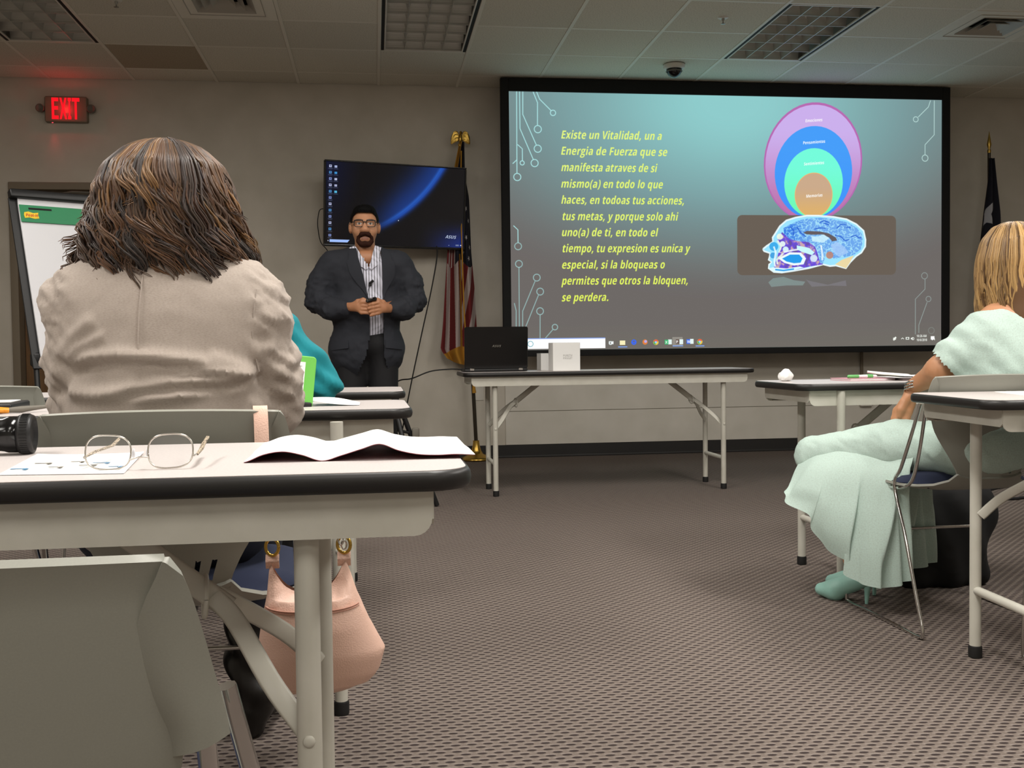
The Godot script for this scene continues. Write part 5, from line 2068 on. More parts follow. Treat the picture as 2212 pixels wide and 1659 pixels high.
func jacket_woman() -> void:
	var t := thing("person", "woman seen from behind in a taupe jacket, with wavy brown hair", "person", Vector3.ZERO)
	var cx := -0.385
	var sh := Sh.new()
	sh.colored = true
	var skin_c := lin(186, 140, 112)
	var b := Blob.new()
	b.k = 60.0
	b.ball(Vector3(cx, 0.88, -2.03), Vector3(0.165, 0.2, 0.095))
	b.ball(Vector3(cx, 0.64, -2.04), Vector3(0.165, 0.15, 0.11))
	b.cap(Vector3(-0.53, 0.985, -2.03), Vector3(-0.245, 0.975, -2.03), 0.042)
	b.cap(Vector3(cx + 0.005, 0.98, -2.03), Vector3(cx + 0.01, 1.10, -2.05), 0.05)
	b.chain([Vector3(-0.53, 0.96, -2.03), Vector3(-0.545, 0.80, -2.07), Vector3(-0.50, 0.755, -2.30)], [0.036, 0.028, 0.024])
	b.chain([Vector3(-0.238, 0.955, -2.03), Vector3(-0.212, 0.80, -2.06), Vector3(-0.24, 0.755, -2.30)], [0.036, 0.028, 0.024])
	for s in [-1, 1]:
		b.chain([Vector3(cx + s * 0.08, 0.55, -2.05), Vector3(cx + s * 0.10, 0.52, -2.42), Vector3(cx + s * 0.09, 0.12, -2.44)], [0.065, 0.048, 0.035])
	b.build(sh, 0.016, skin_c)
	var h := Blob.new()
	h.k = 110.0
	h.ball(Vector3(cx + 0.01, 1.165, -2.06), Vector3(0.076, 0.098, 0.094))
	h.ball(Vector3(cx + 0.01, 1.11, -2.10), Vector3(0.06, 0.06, 0.06))
	h.cap(Vector3(cx + 0.01, 1.15, -2.15), Vector3(cx + 0.01, 1.12, -2.165), 0.008, 0.012)
	for s in [-1, 1]:
		h.ball(Vector3(cx + 0.01 + s * 0.077, 1.145, -2.06), Vector3(0.01, 0.03, 0.018))
	h.build(sh, 0.006, skin_c)
	var hd := Blob.new()
	hd.k = 170.0
	for s in [-1, 1]:
		var w := Vector3(-0.50 if s < 0 else -0.24, 0.758, -2.31)
		var pl := w + Vector3(0.02 * -s, 0.0, -0.065)
		var fs := []
		for i in 4:
			var k := pl + Vector3((i - 1.5) * 0.018, -0.002, -0.03)
			fs.append([k, k + Vector3(-s * 0.004, -0.002, -0.032), k + Vector3(-s * 0.008, -0.008, -0.055)])
		hand_of(hd, w, pl, fs, [pl + Vector3(-s * 0.03, 0, 0.005), pl + Vector3(-s * 0.042, -0.002, -0.022), pl + Vector3(-s * 0.040, -0.006, -0.045)])
	hd.build(sh, 0.004, skin_c)
	obj("body", sh, M.skin, t)
	# the jacket with its folds across the waist
	var j := Blob.new()
	j.k = 48.0
	j.ball(Vector3(cx, 0.91, -2.02), Vector3(0.188, 0.19, 0.125))
	j.ball(Vector3(cx - 0.005, 0.74, -2.015), Vector3(0.182, 0.18, 0.130))
	j.ball(Vector3(cx - 0.005, 0.60, -2.01), Vector3(0.180, 0.13, 0.130))
	j.cap(Vector3(-0.512, 0.972, -2.02), Vector3(-0.258, 0.964, -2.02), 0.062)
	for s in [-1, 1]:
		j.ball(Vector3(cx + s * 0.163, 0.985, -2.015), Vector3(0.042, 0.036, 0.045))
	j.cap(Vector3(cx - 0.07, 1.015, -2.025), Vector3(cx + 0.075, 1.012, -2.025), 0.052)
	j.chain([Vector3(-0.530, 0.958, -2.02), Vector3(-0.550, 0.86, -2.035), Vector3(-0.552, 0.775, -2.08), Vector3(-0.495, 0.755, -2.28)], [0.056, 0.048, 0.045, 0.038])
	j.chain([Vector3(-0.238, 0.955, -2.02), Vector3(-0.212, 0.86, -2.035), Vector3(-0.202, 0.775, -2.075), Vector3(-0.245, 0.755, -2.28)], [0.057, 0.050, 0.048, 0.038])
	var js := Sh.new()
	var wr := FastNoiseLite.new()
	wr.seed = 3
	wr.frequency = 7.0
	var r1 := [Vector2(-0.545, 0.858), Vector2(-0.496, 0.873), Vector2(-0.444, 0.876), Vector2(-0.382, 0.872), Vector2(-0.303, 0.862), Vector2(-0.211, 0.838)]
	var v1 := [Vector2(-0.545, 0.842), Vector2(-0.506, 0.859), Vector2(-0.46, 0.865), Vector2(-0.387, 0.860), Vector2(-0.30, 0.850)]
	var r2 := [Vector2(-0.548, 0.823), Vector2(-0.53, 0.812), Vector2(-0.487, 0.808), Vector2(-0.409, 0.816), Vector2(-0.317, 0.831), Vector2(-0.211, 0.837)]
	var v2 := [Vector2(-0.46, 0.806), Vector2(-0.40, 0.811), Vector2(-0.34, 0.819), Vector2(-0.278, 0.813), Vector2(-0.215, 0.828)]
	var r3 := [Vector2(-0.44, 0.797), Vector2(-0.37, 0.803), Vector2(-0.318, 0.808), Vector2(-0.251, 0.813), Vector2(-0.203, 0.832)]
	var r4 := [Vector2(-0.36, 0.848), Vector2(-0.31, 0.848), Vector2(-0.26, 0.842), Vector2(-0.207, 0.836)]
	var v4 := [Vector2(-0.36, 0.840), Vector2(-0.31, 0.8405), Vector2(-0.26, 0.8375), Vector2(-0.207, 0.832)]
	var d1 := [Vector2(-0.56, 0.868), Vector2(-0.535, 0.91), Vector2(-0.49, 0.945)]
	var d2 := [Vector2(-0.55, 0.862), Vector2(-0.52, 0.893), Vector2(-0.47, 0.915)]
	var d3 := [Vector2(-0.30, 0.88), Vector2(-0.26, 0.866), Vector2(-0.21, 0.845)]
	j.build(js, 0.0068, null, func(p: Vector3, n: Vector3):
		var e := 0.004 * wr.get_noise_3d(p.x, p.y, p.z)
		var q := Vector2(p.x, p.y)
		if n.z > -0.2:
			var f := 0.012 * fold_line(q, r1, 0.013) - 0.011 * fold_line(q, v1, 0.009)
			f += 0.012 * fold_line(q, r2, 0.013) - 0.011 * fold_line(q, v2, 0.009) + 0.009 * fold_line(q, r3, 0.009)
			f += 0.008 * fold_line(q, r4, 0.006) - 0.007 * fold_line(q, v4, 0.005)
			f += 0.007 * fold_line(q, d1, 0.012) + 0.006 * fold_line(q, d2, 0.009) + 0.006 * fold_line(q, d3, 0.008)
			f -= 0.006 * exp(-pow((p.x - cx + 0.025) / 0.006, 2.0)) * smoothstep(0.79, 0.86, p.y) * 0.35
			f -= 0.016 * exp(-pow(Vector2(p.x + 0.207, p.y - 0.832).length() / 0.014, 2.0))
			e += f * smoothstep(-0.2, 0.35, n.z)
		# puckers on the outer sleeves
		var outer := smoothstep(0.14, 0.19, absf(p.x - cx))
		e += outer * smoothstep(0.72, 0.8, p.y) * (0.016 * wr.get_noise_3d(p.x * 1.5, p.y * 3.2 + p.x * 2.0, p.z * 1.5) + 0.002 * sin(p.y * 120.0 + p.z * 60.0))
		return e, func(p: Vector3): return p.y < 0.50 or p.z < -2.285 or (p.y > 1.045 and p.z < -2.03))
	var jk := obj("jacket", js, M.blazer_taupe, t)
	for sm in [[Vector2(-0.404, 1.05), Vector2(-0.407, 1.0), Vector2(-0.411, 0.93), Vector2(-0.4125, 0.885)], [Vector2(-0.212, 0.995), Vector2(-0.218, 0.95), Vector2(-0.221, 0.90), Vector2(-0.212, 0.845)]]:
		var se := Sh.new()
		var pts := []
		for q in spline(sm, 20):
			pts.append(Vector3(q.x, q.y, j.surface_z(q.x, q.y, -1.7, -2.1) + 0.0006))
		se.tube(pts, 0.0013, 5)
		obj("seam", se, M.blazer_taupe, jk)
	# dark jeans and black boots under the chair
	var l := Blob.new()
	l.k = 60.0
	l.ball(Vector3(cx, 0.555, -2.06), Vector3(0.185, 0.085, 0.14))
	for s in [-1, 1]:
		l.chain([Vector3(cx + s * 0.085, 0.555, -2.05), Vector3(cx + s * 0.105, 0.53, -2.42), Vector3(cx + s * 0.095, 0.25, -2.44)], [0.085, 0.066, 0.056])
	var ls := Sh.new()
	l.build(ls, 0.012)
	obj("jeans", ls, M.jeans_dark, t)
	for s in [-1, 1]:
		var bt := Blob.new()
		bt.k = 90.0
		var o := Vector3(cx + s * 0.092, 0, -2.44)
		bt.chain([o + Vector3(0, 0.34, 0.0), o + Vector3(0, 0.18, 0.012), o + Vector3(s * 0.004, 0.09, 0.02)], [0.062, 0.052, 0.046])
		bt.chain([o + Vector3(s * 0.004, 0.085, 0.02), o + Vector3(s * 0.015, 0.055, -0.08), o + Vector3(s * 0.022, 0.036, -0.15)], [0.045, 0.042, 0.032])
		bt.cap(o + Vector3(0.002, 0.06, 0.035), o + Vector3(0.004, 0.02, 0.04), 0.030, 0.024)
		var bs := Sh.new()
		bt.build(bs, 0.009, null, func(p: Vector3, _n: Vector3): return 0.006 * sin(p.y * 75.0 + p.z * 30.0 + p.x * 40.0) * smoothstep(0.03, 0.1, p.y))
		obj("boot", bs, M.boot_leather, t)
	# hair: a dark core and falling locks
	var hc := Blob.new()
	hc.k = 60.0
	hc.ball(Vector3(cx + 0.003, 1.175, -2.045), Vector3(0.105, 0.098, 0.105))
	hc.ball(Vector3(cx - 0.003, 1.10, -2.03), Vector3(0.125, 0.085, 0.095))
	hc.ball(Vector3(cx - 0.01, 1.045, -2.0), Vector3(0.125, 0.05, 0.075))
	var hs := Sh.new()
	hc.build(hs, 0.010, lin(38, 25, 16), null, func(p: Vector3): return p.z < -2.11 and p.y < 1.21 and absf(p.x - cx) < 0.085)
	obj("hair_core", hs, M.hair, t)
	var prof := [Vector3(1.284, 0.0, 0.0), Vector3(1.262, 0.074, 0.070), Vector3(1.23, 0.107, 0.105), Vector3(1.19, 0.123, 0.120), Vector3(1.14, 0.134, 0.125), Vector3(1.10, 0.147, 0.127), Vector3(1.06, 0.158, 0.127), Vector3(1.02, 0.160, 0.122), Vector3(0.97, 0.146, 0.125)]
	strands(t, "hair_locks", M.hair, 2100, 8, Vector3(cx - 0.002, 0, -2.04), prof, Vector2(-2.15, 2.15), Vector2(0.985, 1.06), lin(30, 18, 11), lin(98, 64, 33), 0.14, 0.5, 0.0025)
	strands(t, "hair_locks", M.hair, 900, 18, Vector3(cx - 0.002, 0, -2.04), prof, Vector2(-2.0, 2.0), Vector2(1.06, 1.17), lin(50, 31, 16), lin(138, 98, 52), 0.12, 0.5, 0.0024)
	strands(t, "hair_locks", M.hair, 220, 28, Vector3(cx - 0.002, 0, -2.035), prof, Vector2(-1.9, -0.9), Vector2(0.99, 1.07), lin(34, 21, 13), lin(112, 72, 36), 0.17, 1.3, 0.0024)
	strands(t, "hair_locks", M.hair, 110, 38, Vector3(cx - 0.002, 0, -2.03), prof, Vector2(0.5, 1.0), Vector2(0.965, 0.985), lin(34, 21, 13), lin(80, 50, 28), 0.10, 0.6, 0.0024)


func teal_person() -> void:
	var t := thing("person", "person in a teal knit top, mostly hidden behind the woman in the taupe jacket", "person", Vector3.ZERO)
	var sh := Sh.new()
	sh.colored = true
	var skin_c := lin(176, 128, 98)
	var cx := -0.455
	var b := Blob.new()
	b.k = 70.0
	b.ball(Vector3(cx, 0.85, -3.38), Vector3(0.15, 0.18, 0.085))
	b.ball(Vector3(cx, 0.62, -3.38), Vector3(0.16, 0.14, 0.1))
	b.cap(Vector3(cx, 0.95, -3.38), Vector3(cx, 1.1, -3.4), 0.048)
	b.ball(Vector3(cx, 1.175, -3.40), Vector3(0.074, 0.10, 0.09))
	b.ball(Vector3(cx, 1.13, -3.44), Vector3(0.058, 0.06, 0.058))
	b.chain([Vector3(-0.29, 0.95, -3.38), Vector3(-0.165, 0.775, -3.42), Vector3(-0.25, 0.77, -3.62)], [0.036, 0.032, 0.026])
	b.chain([Vector3(-0.62, 0.95, -3.38), Vector3(-0.69, 0.785, -3.42), Vector3(-0.58, 0.77, -3.62)], [0.036, 0.032, 0.026])
	for s in [-1, 1]:
		b.chain([Vector3(cx + s * 0.08, 0.54, -3.42), Vector3(cx + s * 0.1, 0.51, -3.80), Vector3(cx + s * 0.1, 0.07, -3.80), Vector3(cx + s * 0.1, 0.035, -3.92)], [0.07, 0.055, 0.04, 0.03])
	b.build(sh, 0.012, skin_c)
	obj("body", sh, M.skin, t)
	var j := Blob.new()
	j.k = 60.0
	j.ball(Vector3(cx, 0.86, -3.375), Vector3(0.17, 0.175, 0.11))
	j.ball(Vector3(cx, 0.68, -3.375), Vector3(0.17, 0.18, 0.115))
	j.cap(Vector3(-0.575, 0.945, -3.375), Vector3(-0.325, 0.95, -3.375), 0.058)
	j.chain([Vector3(-0.295, 0.942, -3.375), Vector3(-0.235, 0.85, -3.39), Vector3(-0.168, 0.775, -3.41), Vector3(-0.235, 0.772, -3.60)], [0.060, 0.060, 0.050, 0.036])
	j.chain([Vector3(-0.605, 0.942, -3.375), Vector3(-0.66, 0.85, -3.39), Vector3(-0.70, 0.785, -3.41), Vector3(-0.59, 0.772, -3.60)], [0.060, 0.056, 0.050, 0.036])
	var js := Sh.new()
	j.build(js, 0.009, null, func(p: Vector3, _n: Vector3): return 0.005 * sin((p.x * 0.75 + p.y) * 95.0) * smoothstep(-0.34, -0.25, p.x) + 0.003 * sin(p.y * 60.0))
	var k := obj("knit_top", js, M.teal_knit, t)
	var st := Sh.new()
	for i in 14:
		var y := 1.0 - i * 0.012
		var x := -0.283 - i * 0.0012
		var z := j.surface_z(x, y, -3.1, -3.4)
		st.tube([Vector3(x - 0.006, y, z + 0.001), Vector3(x + 0.006, y - 0.005, z + 0.001)], 0.0012, 4)
	obj("stitching", st, M.paper, k)
	var tr := Blob.new()
	for s in [-1, 1]:
		tr.chain([Vector3(cx + s * 0.08, 0.55, -3.41), Vector3(cx + s * 0.1, 0.52, -3.80), Vector3(cx + s * 0.1, 0.09, -3.80)], [0.085, 0.066, 0.055])
	var trs := Sh.new()
	tr.build(trs, 0.014)
	obj("trousers", trs, M.trousers_black, t)
	var prof := [Vector3(1.295, 0.0, 0.0), Vector3(1.27, 0.065, 0.07), Vector3(1.22, 0.092, 0.10), Vector3(1.16, 0.10, 0.108), Vector3(1.08, 0.10, 0.10)]
	var hc := Blob.new()
	hc.ball(Vector3(cx, 1.19, -3.385), Vector3(0.085, 0.096, 0.095))
	var hs := Sh.new()
	hc.build(hs, 0.010, lin(44, 30, 18), null, func(p: Vector3): return p.z < -3.44 and p.y < 1.22)
	obj("hair_core", hs, M.hair, t)
	strands(t, "hair_locks", M.hair, 440, 4, Vector3(cx - 0.004, 0, -3.385), prof, Vector2(-2.0, 2.0), Vector2(1.09, 1.15), lin(54, 36, 20), lin(140, 108, 62), 0.16, 0.6, 0.003)


func mint_woman() -> void:
	var t := thing("person", "woman with long blonde hair in a mint dress, seated sideways at the right edge", "person", Vector3.ZERO)
	var sh := Sh.new()
	sh.colored = true
	var sc := lin(196, 142, 104)
	var b := Blob.new()
	b.k = 70.0
	b.ball(Vector3(1.95, 0.82, -2.99), Vector3(0.14, 0.2, 0.09))
	b.ball(Vector3(1.88, 0.58, -2.98), Vector3(0.15, 0.11, 0.12))
	b.cap(Vector3(1.985, 0.93, -3.0), Vector3(1.985, 1.06, -3.03), 0.046, 0.044)
	b.chain([Vector3(1.865, 0.905, -3.0), Vector3(1.77, 0.795, -3.06), Vector3(1.752, 0.742, -3.19)], [0.046, 0.041, 0.027])
	b.chain([Vector3(2.12, 0.90, -3.0), Vector3(2.18, 0.72, -3.08), Vector3(2.02, 0.70, -3.25)], [0.042, 0.036, 0.026])
	b.chain([Vector3(1.82, 0.56, -3.02), Vector3(1.53, 0.50, -3.38), Vector3(1.61, 0.13, -3.33)], [0.07, 0.05, 0.034])
	b.chain([Vector3(1.95, 0.55, -3.06), Vector3(1.66, 0.49, -3.46), Vector3(1.70, 0.13, -3.44)], [0.07, 0.05, 0.034])
	b.build(sh, 0.013, sc)
	var h := Blob.new()
	h.k = 120.0
	var hc := Vector3(1.985, 1.135, -3.04)
	var ft := Basis(Vector3.UP, deg_to_rad(25))   # turned: she faces away and to the left
	h.ball(hc, Vector3(0.074, 0.10, 0.092), ft)
	h.ball(hc + ft * Vector3(-0.0, -0.06, -0.035), Vector3(0.058, 0.058, 0.062), ft)
	h.cap(hc + ft * Vector3(0, 0.0, -0.088), hc + ft * Vector3(0, -0.035, -0.108), 0.008, 0.012)
	h.ball(hc + ft * Vector3(0, -0.068, -0.085), Vector3(0.02, 0.008, 0.01), ft)
	h.ball(hc + ft * Vector3(0, -0.10, -0.066), Vector3(0.024, 0.02, 0.02), ft)
	for s in [-1, 1]:
		h.ball(hc + ft * Vector3(s * 0.074, -0.02, 0.0), Vector3(0.01, 0.03, 0.018), ft)
	h.build(sh, 0.005, sc)
	var hd := Blob.new()
	hd.k = 170.0
	var w := Vector3(1.752, 0.742, -3.19)
	var pl := Vector3(1.740, 0.685, -3.215)
	var fs := []
	for i in 4:
		var k := pl + Vector3(-0.010 - 0.004 * i, -0.028, 0.024 - i * 0.018)
		fs.append([k, k + Vector3(-0.008, -0.028, 0.0), k + Vector3(-0.008, -0.050 + 0.004 * absf(i - 1.2), 0.002)])
	hand_of(hd, w, pl, fs, [pl + Vector3(-0.024, 0.004, 0.022), pl + Vector3(-0.038, -0.020, 0.026), pl + Vector3(-0.042, -0.042, 0.022)])
	hd.build(sh, 0.004, sc)
	obj("body", sh, M.skin, t)
	# dress: bodice with a short sleeve, hips on the seat, and a long full skirt
	var d := Blob.new()
	d.k = 55.0
	d.ball(Vector3(1.955, 0.83, -2.985), Vector3(0.158, 0.16, 0.11))
	d.ball(Vector3(1.93, 0.68, -2.98), Vector3(0.148, 0.16, 0.115))
	d.ball(Vector3(1.86, 0.565, -2.975), Vector3(0.16, 0.10, 0.13))
	d.cap(Vector3(1.875, 0.905, -2.99), Vector3(2.10, 0.905, -2.99), 0.054)
	d.chain([Vector3(1.87, 0.90, -2.99), Vector3(1.79, 0.825, -3.03)], [0.064, 0.070])
	d.chain([Vector3(2.11, 0.89, -2.99), Vector3(2.165, 0.80, -3.03)], [0.062, 0.066])
	d.chain([Vector3(1.80, 0.555, -3.03), Vector3(1.68, 0.545, -3.16), Vector3(1.505, 0.495, -3.41)], [0.085, 0.078, 0.070])
	d.chain([Vector3(1.93, 0.545, -3.06), Vector3(1.82, 0.53, -3.25), Vector3(1.63, 0.485, -3.49)], [0.085, 0.076, 0.068])
	var ds := Sh.new()
	var mn := FastNoiseLite.new()
	mn.seed = 41
	mn.frequency = 9.0
	d.build(ds, 0.009, null, func(p: Vector3, _n: Vector3):
		var f := 0.006 * mn.get_noise_3d(p.x, p.y * 1.5 + p.x, p.z)
		return f + 0.0022 * sin((p.x + p.y * 0.8) * 85.0) * smoothstep(0.74, 0.82, p.y), func(p: Vector3):
		return p.x < 1.83 and p.y > 0.70 and (p - Vector3(1.79, 0.825, -3.03)).dot(Vector3(-0.68, -0.64, -0.34)) > 0.028)
	var dress := obj("dress", ds, M.mint_cloth, t)
	var net := [
		[Vector3(1.495, 0.525, -3.420), Vector3(1.436, 0.465, -3.400), Vector3(1.396, 0.421, -3.380), Vector3(1.373, 0.397, -3.360), Vector3(1.362, 0.386, -3.350)],
		[Vector3(1.541, 0.562, -3.380), Vector3(1.459, 0.484, -3.300), Vector3(1.418, 0.411, -3.270), Vector3(1.402, 0.357, -3.270), Vector3(1.390, 0.322, -3.270)],
		[Vector3(1.596, 0.594, -3.320), Vector3(1.508, 0.491, -3.220), Vector3(1.470, 0.375, -3.190), Vector3(1.457, 0.284, -3.190), Vector3(1.474, 0.203, -3.200)],
		[Vector3(1.660, 0.617, -3.250), Vector3(1.577, 0.497, -3.150), Vector3(1.544, 0.366, -3.130), Vector3(1.520, 0.233, -3.130), Vector3(1.517, 0.126, -3.140)],
		[Vector3(1.701, 0.628, -3.160), Vector3(1.635, 0.503, -3.080), Vector3(1.607, 0.373, -3.070), Vector3(1.589, 0.225, -3.080), Vector3(1.591, 0.096, -3.100)],
		[Vector3(1.725, 0.622, -3.100), Vector3(1.668, 0.520, -3.050), Vector3(1.652, 0.417, -3.060), Vector3(1.662, 0.266, -3.080), Vector3(1.670, 0.125, -3.100)]]
	for side in 2:
		var sk := Sh.new()
		var cols := []
		for c in net:
			cols.append(spline(c, 40))
		sk.grid(90, 40, func(u: float, v: float):
			var row := []
			var iv := roundi(v * 40)
			for c in cols:
				row.append(c[iv])
			var x := u * 5.0
			var i := mini(int(x), 4)
			var f := x - i
			var p: Vector3 = spline_at(row, i, f)
			var amp := 0.020 * smoothstep(0.08, 0.75, v)
			var fold := amp * (sin(u * 26.0 + v * 2.0) + 0.5 * sin(u * 47.0 + 1.3 + v * 3.0))
			fold += 0.012 * smoothstep(0.2, 0.5, v) * smoothstep(0.45, 1.0, u) * sin(u * 70.0 - v * 5.0)
			p += Vector3(0.55, 0.1, 0.83) * fold
			if side == 1:
				p += Vector3(0.20, -0.01, -0.24) * smoothstep(0.0, 0.2, v) + Vector3(0.05, 0, -0.05) * v
			return p, 0.0015)
		obj("skirt", sk, M.mint_cloth, dress)
	# bracelets
	for i in 3:
		var br := Sh.new()
		var ring := []
		var c := Vector3(1.752, 0.752 - i * 0.010, -3.182 - i * 0.003)
		for q in 19:
			var a := TAU * q / 18
			ring.append(c + Vector3(cos(a) * 0.034, sin(a) * 0.010, sin(a) * 0.034))
		br.tube(ring, 0.0028, 6, false)
		obj("bracelet", br, M.chrome, t)
	# mint high-heeled shoes, the near one showing below the hem
	for k in 2:
		var o := Vector3(1.0, 0, 0)
		var s := Blob.new()
		s.k = 110.0
		var toe := Vector3(1.530, 0.028, -3.415) if k == 0 else Vector3(1.62, 0.028, -3.53)
		var heel := Vector3(1.632, 0.085, -3.30) if k == 0 else Vector3(1.715, 0.085, -3.41)
		var ball_ := toe.lerp(heel, 0.32) + Vector3(0, -0.014, 0)
		s.chain([toe, ball_, toe.lerp(heel, 0.7), heel], [0.022, 0.032, 0.028, 0.028])
		var ss := Sh.new()
		s.build(ss, 0.006, null, null, func(p: Vector3): return p.y > 0.055 + 0.085 * clampf((p - toe).dot(heel - toe) / (heel - toe).length_squared(), 0, 1) and (p - toe).dot(heel - toe) > 0.25 * (heel - toe).length_squared())
		var shoe := obj("shoe", ss, M.mint_leather, t)
		var hl := Sh.new()
		hl.tube([heel + Vector3(0.008, -0.01, 0.006), heel + Vector3(0.006, -0.045, 0.006), Vector3(heel.x + 0.004, 0.001, heel.z + 0.006)], [0.017, 0.009, 0.0055], 10)
		obj("heel", hl, M.mint_leather, shoe)
	# hair
	var prof := [Vector3(1.258, 0.0, 0.0), Vector3(1.242, 0.06, 0.06), Vector3(1.20, 0.092, 0.098), Vector3(1.14, 0.108, 0.112), Vector3(1.06, 0.112, 0.112), Vector3(0.98, 0.108, 0.106), Vector3(0.92, 0.102, 0.112), Vector3(0.80, 0.082, 0.128)]
	var ax := Vector3(1.992, 0, -3.03)
	var core := Blob.new()
	core.ball(Vector3(1.995, 1.155, -3.025), Vector3(0.088, 0.096, 0.098))
	core.ball(Vector3(2.0, 1.04, -2.985), Vector3(0.092, 0.13, 0.072))
	core.ball(Vector3(2.0, 0.94, -2.965), Vector3(0.08, 0.10, 0.062))
	var cs := Sh.new()
	core.build(cs, 0.010, lin(96, 66, 36), null, func(p: Vector3): return p.z < -3.09 and p.y < 1.19)
	obj("hair_core", cs, M.hair, t)
	strands(t, "hair_locks", M.hair, 1500, 14, ax, prof, Vector2(-1.95, 1.95), Vector2(0.80, 0.92), lin(84, 56, 28), lin(206, 166, 106), 0.06, 0.1, 0.0029)


func spline_at(row: Array, i: int, f: float) -> Vector3:
	var m := row.size() - 1
	var a: Vector3 = row[maxi(i - 1, 0)]
	var b: Vector3 = row[i]
	var c: Vector3 = row[i + 1]
	var d: Vector3 = row[mini(i + 2, m)]
	return 0.5 * (2.0 * b + (c - a) * f + (2.0 * a - 5.0 * b + 4.0 * c - d) * f * f + (3.0 * b - a - 3.0 * c + d) * f * f * f)


# ---------------------------------------------------------------- smaller things
func small_things() -> void:
	flip_chart()
	flags()
	front_table_things()
	right_table_things()
	near_table_things()
	second_table_things()
	bags()


func flip_chart() -> void:
	# an easel turned to the room and leaning back, with a pad of paper hung on it
	var t := thing("easel", "black flip chart easel standing in front of the door", "easel", Vector3(-1.70, 0, -5.39))
	var o := Vector3(-1.765, 1.665, -5.47)
	var x := Vector3(0.839, 0, -0.545)
	var dn := (Vector3(-1.625, 0.821, -5.32) - Vector3(-1.765, 1.646, -5.47)).normalized()
	var n := x.cross(-dn).normalized()
	var inv := t.position
	var w := 0.70
	var bar := Sh.new()
	bar.box(Vector3(w / 2 - 0.01, 0.012, -0.005), Vector3(w + 0.03, 0.045, 0.05), 0.008, at_basis(o - inv, x, -dn, n))
	obj("clamp_bar", bar, M.black_plastic, t)
	var bd := Sh.new()
	bd.box(Vector3(w / 2 - 0.02, -0.44, -0.028), Vector3(w + 0.01, 0.88, 0.014), 0.003, at_basis(o - inv, x, -dn, n))
	obj("board", bd, M.black_plastic, t)
	for s in 2:
		var px: float = 0.0 if s == 0 else w - 0.03
		var top := o - inv + x * px + n * -0.042 + dn * 0.1
		var low := o - inv + x * px + n * -0.042 + dn * 0.80
		var foot := low + Vector3(0, -low.y, 0) + (dn - Vector3(0, dn.y, 0)) * 0.75 + x * (-0.05 if s == 0 else 0.05)
		var lg := Sh.new()
		lg.tube([top, low, foot + Vector3(0, 0.012, 0)], 0.013, 10)
		lg.box(Vector3(0, 0, 0), Vector3(0.05, 0.07, 0.045), 0.01, Transform3D(Basis(), low + dn * 0.03))
		lg.ball(foot + Vector3(0, 0.014, 0), Vector3(0.018, 0.014, 0.018), 10)
		obj("leg", lg, M.black_plastic, t)
	var back := Sh.new()
	var bt := o - inv + x * (w / 2) + n * -0.05 + dn * 0.12
	back.tube([bt, bt + Vector3(-0.30, -bt.y + 0.012, -0.46)], 0.013, 10)
	obj("leg", back, M.black_plastic, t)
	# the pad
	var p := thing("flip_chart_pad", "large white paper pad with a green header strip, clamped on the black easel", "flip chart pad", o + n * 0.002)
	var loc := at_basis(Vector3.ZERO, x, -dn, n)
	var sh := Sh.new()
	sh.grid(24, 30, func(u: float, v: float):
		var lift := 0.004 * sin(u * 7.0 + v * 3.0) * v + 0.012 * pow(v, 3.0) * sin(u * 3.0)
		return loc * Vector3(0.012 + u * 0.655, -0.835 + 0.825 * v, -0.018 + 0.012 + lift * (1.0 - v)), 0.012)
	obj("sheets", sh, M.flip_paper, p)
	var hdr := Sh.new()
	hdr.box(Vector3(0.343, -0.088, 0.0), Vector3(0.66, 0.090, 0.003), 0.001, loc)
	obj("header_strip", hdr, mat("header_green", rgb8(24, 128, 80), 0.5), p)
	var slot := Sh.new()
	slot.box(Vector3(0.11, -0.062, 0.002), Vector3(0.11, 0.009, 0.002), 0.0, loc)
	obj("slot", slot, M.slot_black, p)
	var lg := Sh.new()
	var pl := PackedVector2Array([Vector2(-0.034, -0.016), Vector2(-0.012, -0.012), Vector2(0.012, -0.018), Vector2(0.034, -0.014), Vector2(0.03, 0.002), Vector2(0.033, 0.016), Vector2(0.008, 0.012), Vector2(-0.014, 0.019), Vector2(-0.034, 0.014), Vector2(-0.037, 0.0)])
	lg.prism(pl, 0.002, 0.003, loc * Transform3D(Basis(), Vector3(0.066, -0.097, 0)))
	obj("logo", lg, mat("logo_yellow", rgb8(236, 200, 44), 0.6), p)
	var lt := Sh.new()
	lt.text("Post-it", 0.014, loc * Transform3D(Basis(), Vector3(0.066, -0.097, 0.003)), 0.0008, true, 0.1, 0.056)
	obj("logo_lettering", lt, mat("logo_red", rgb8(196, 48, 36), 0.6), p)
	var tp := Sh.new()
	tp.grid(6, 4, func(u: float, v: float): return loc * Vector3(0.52 + u * 0.13 + 0.006 * sin(v * 9.0), -0.14 + v * 0.07 + 0.006 * sin(u * 8.0), 0.004 + 0.003 * sin(u * 6.0)), 0.0006)
	obj("torn_paper", tp, M.flip_paper, p)


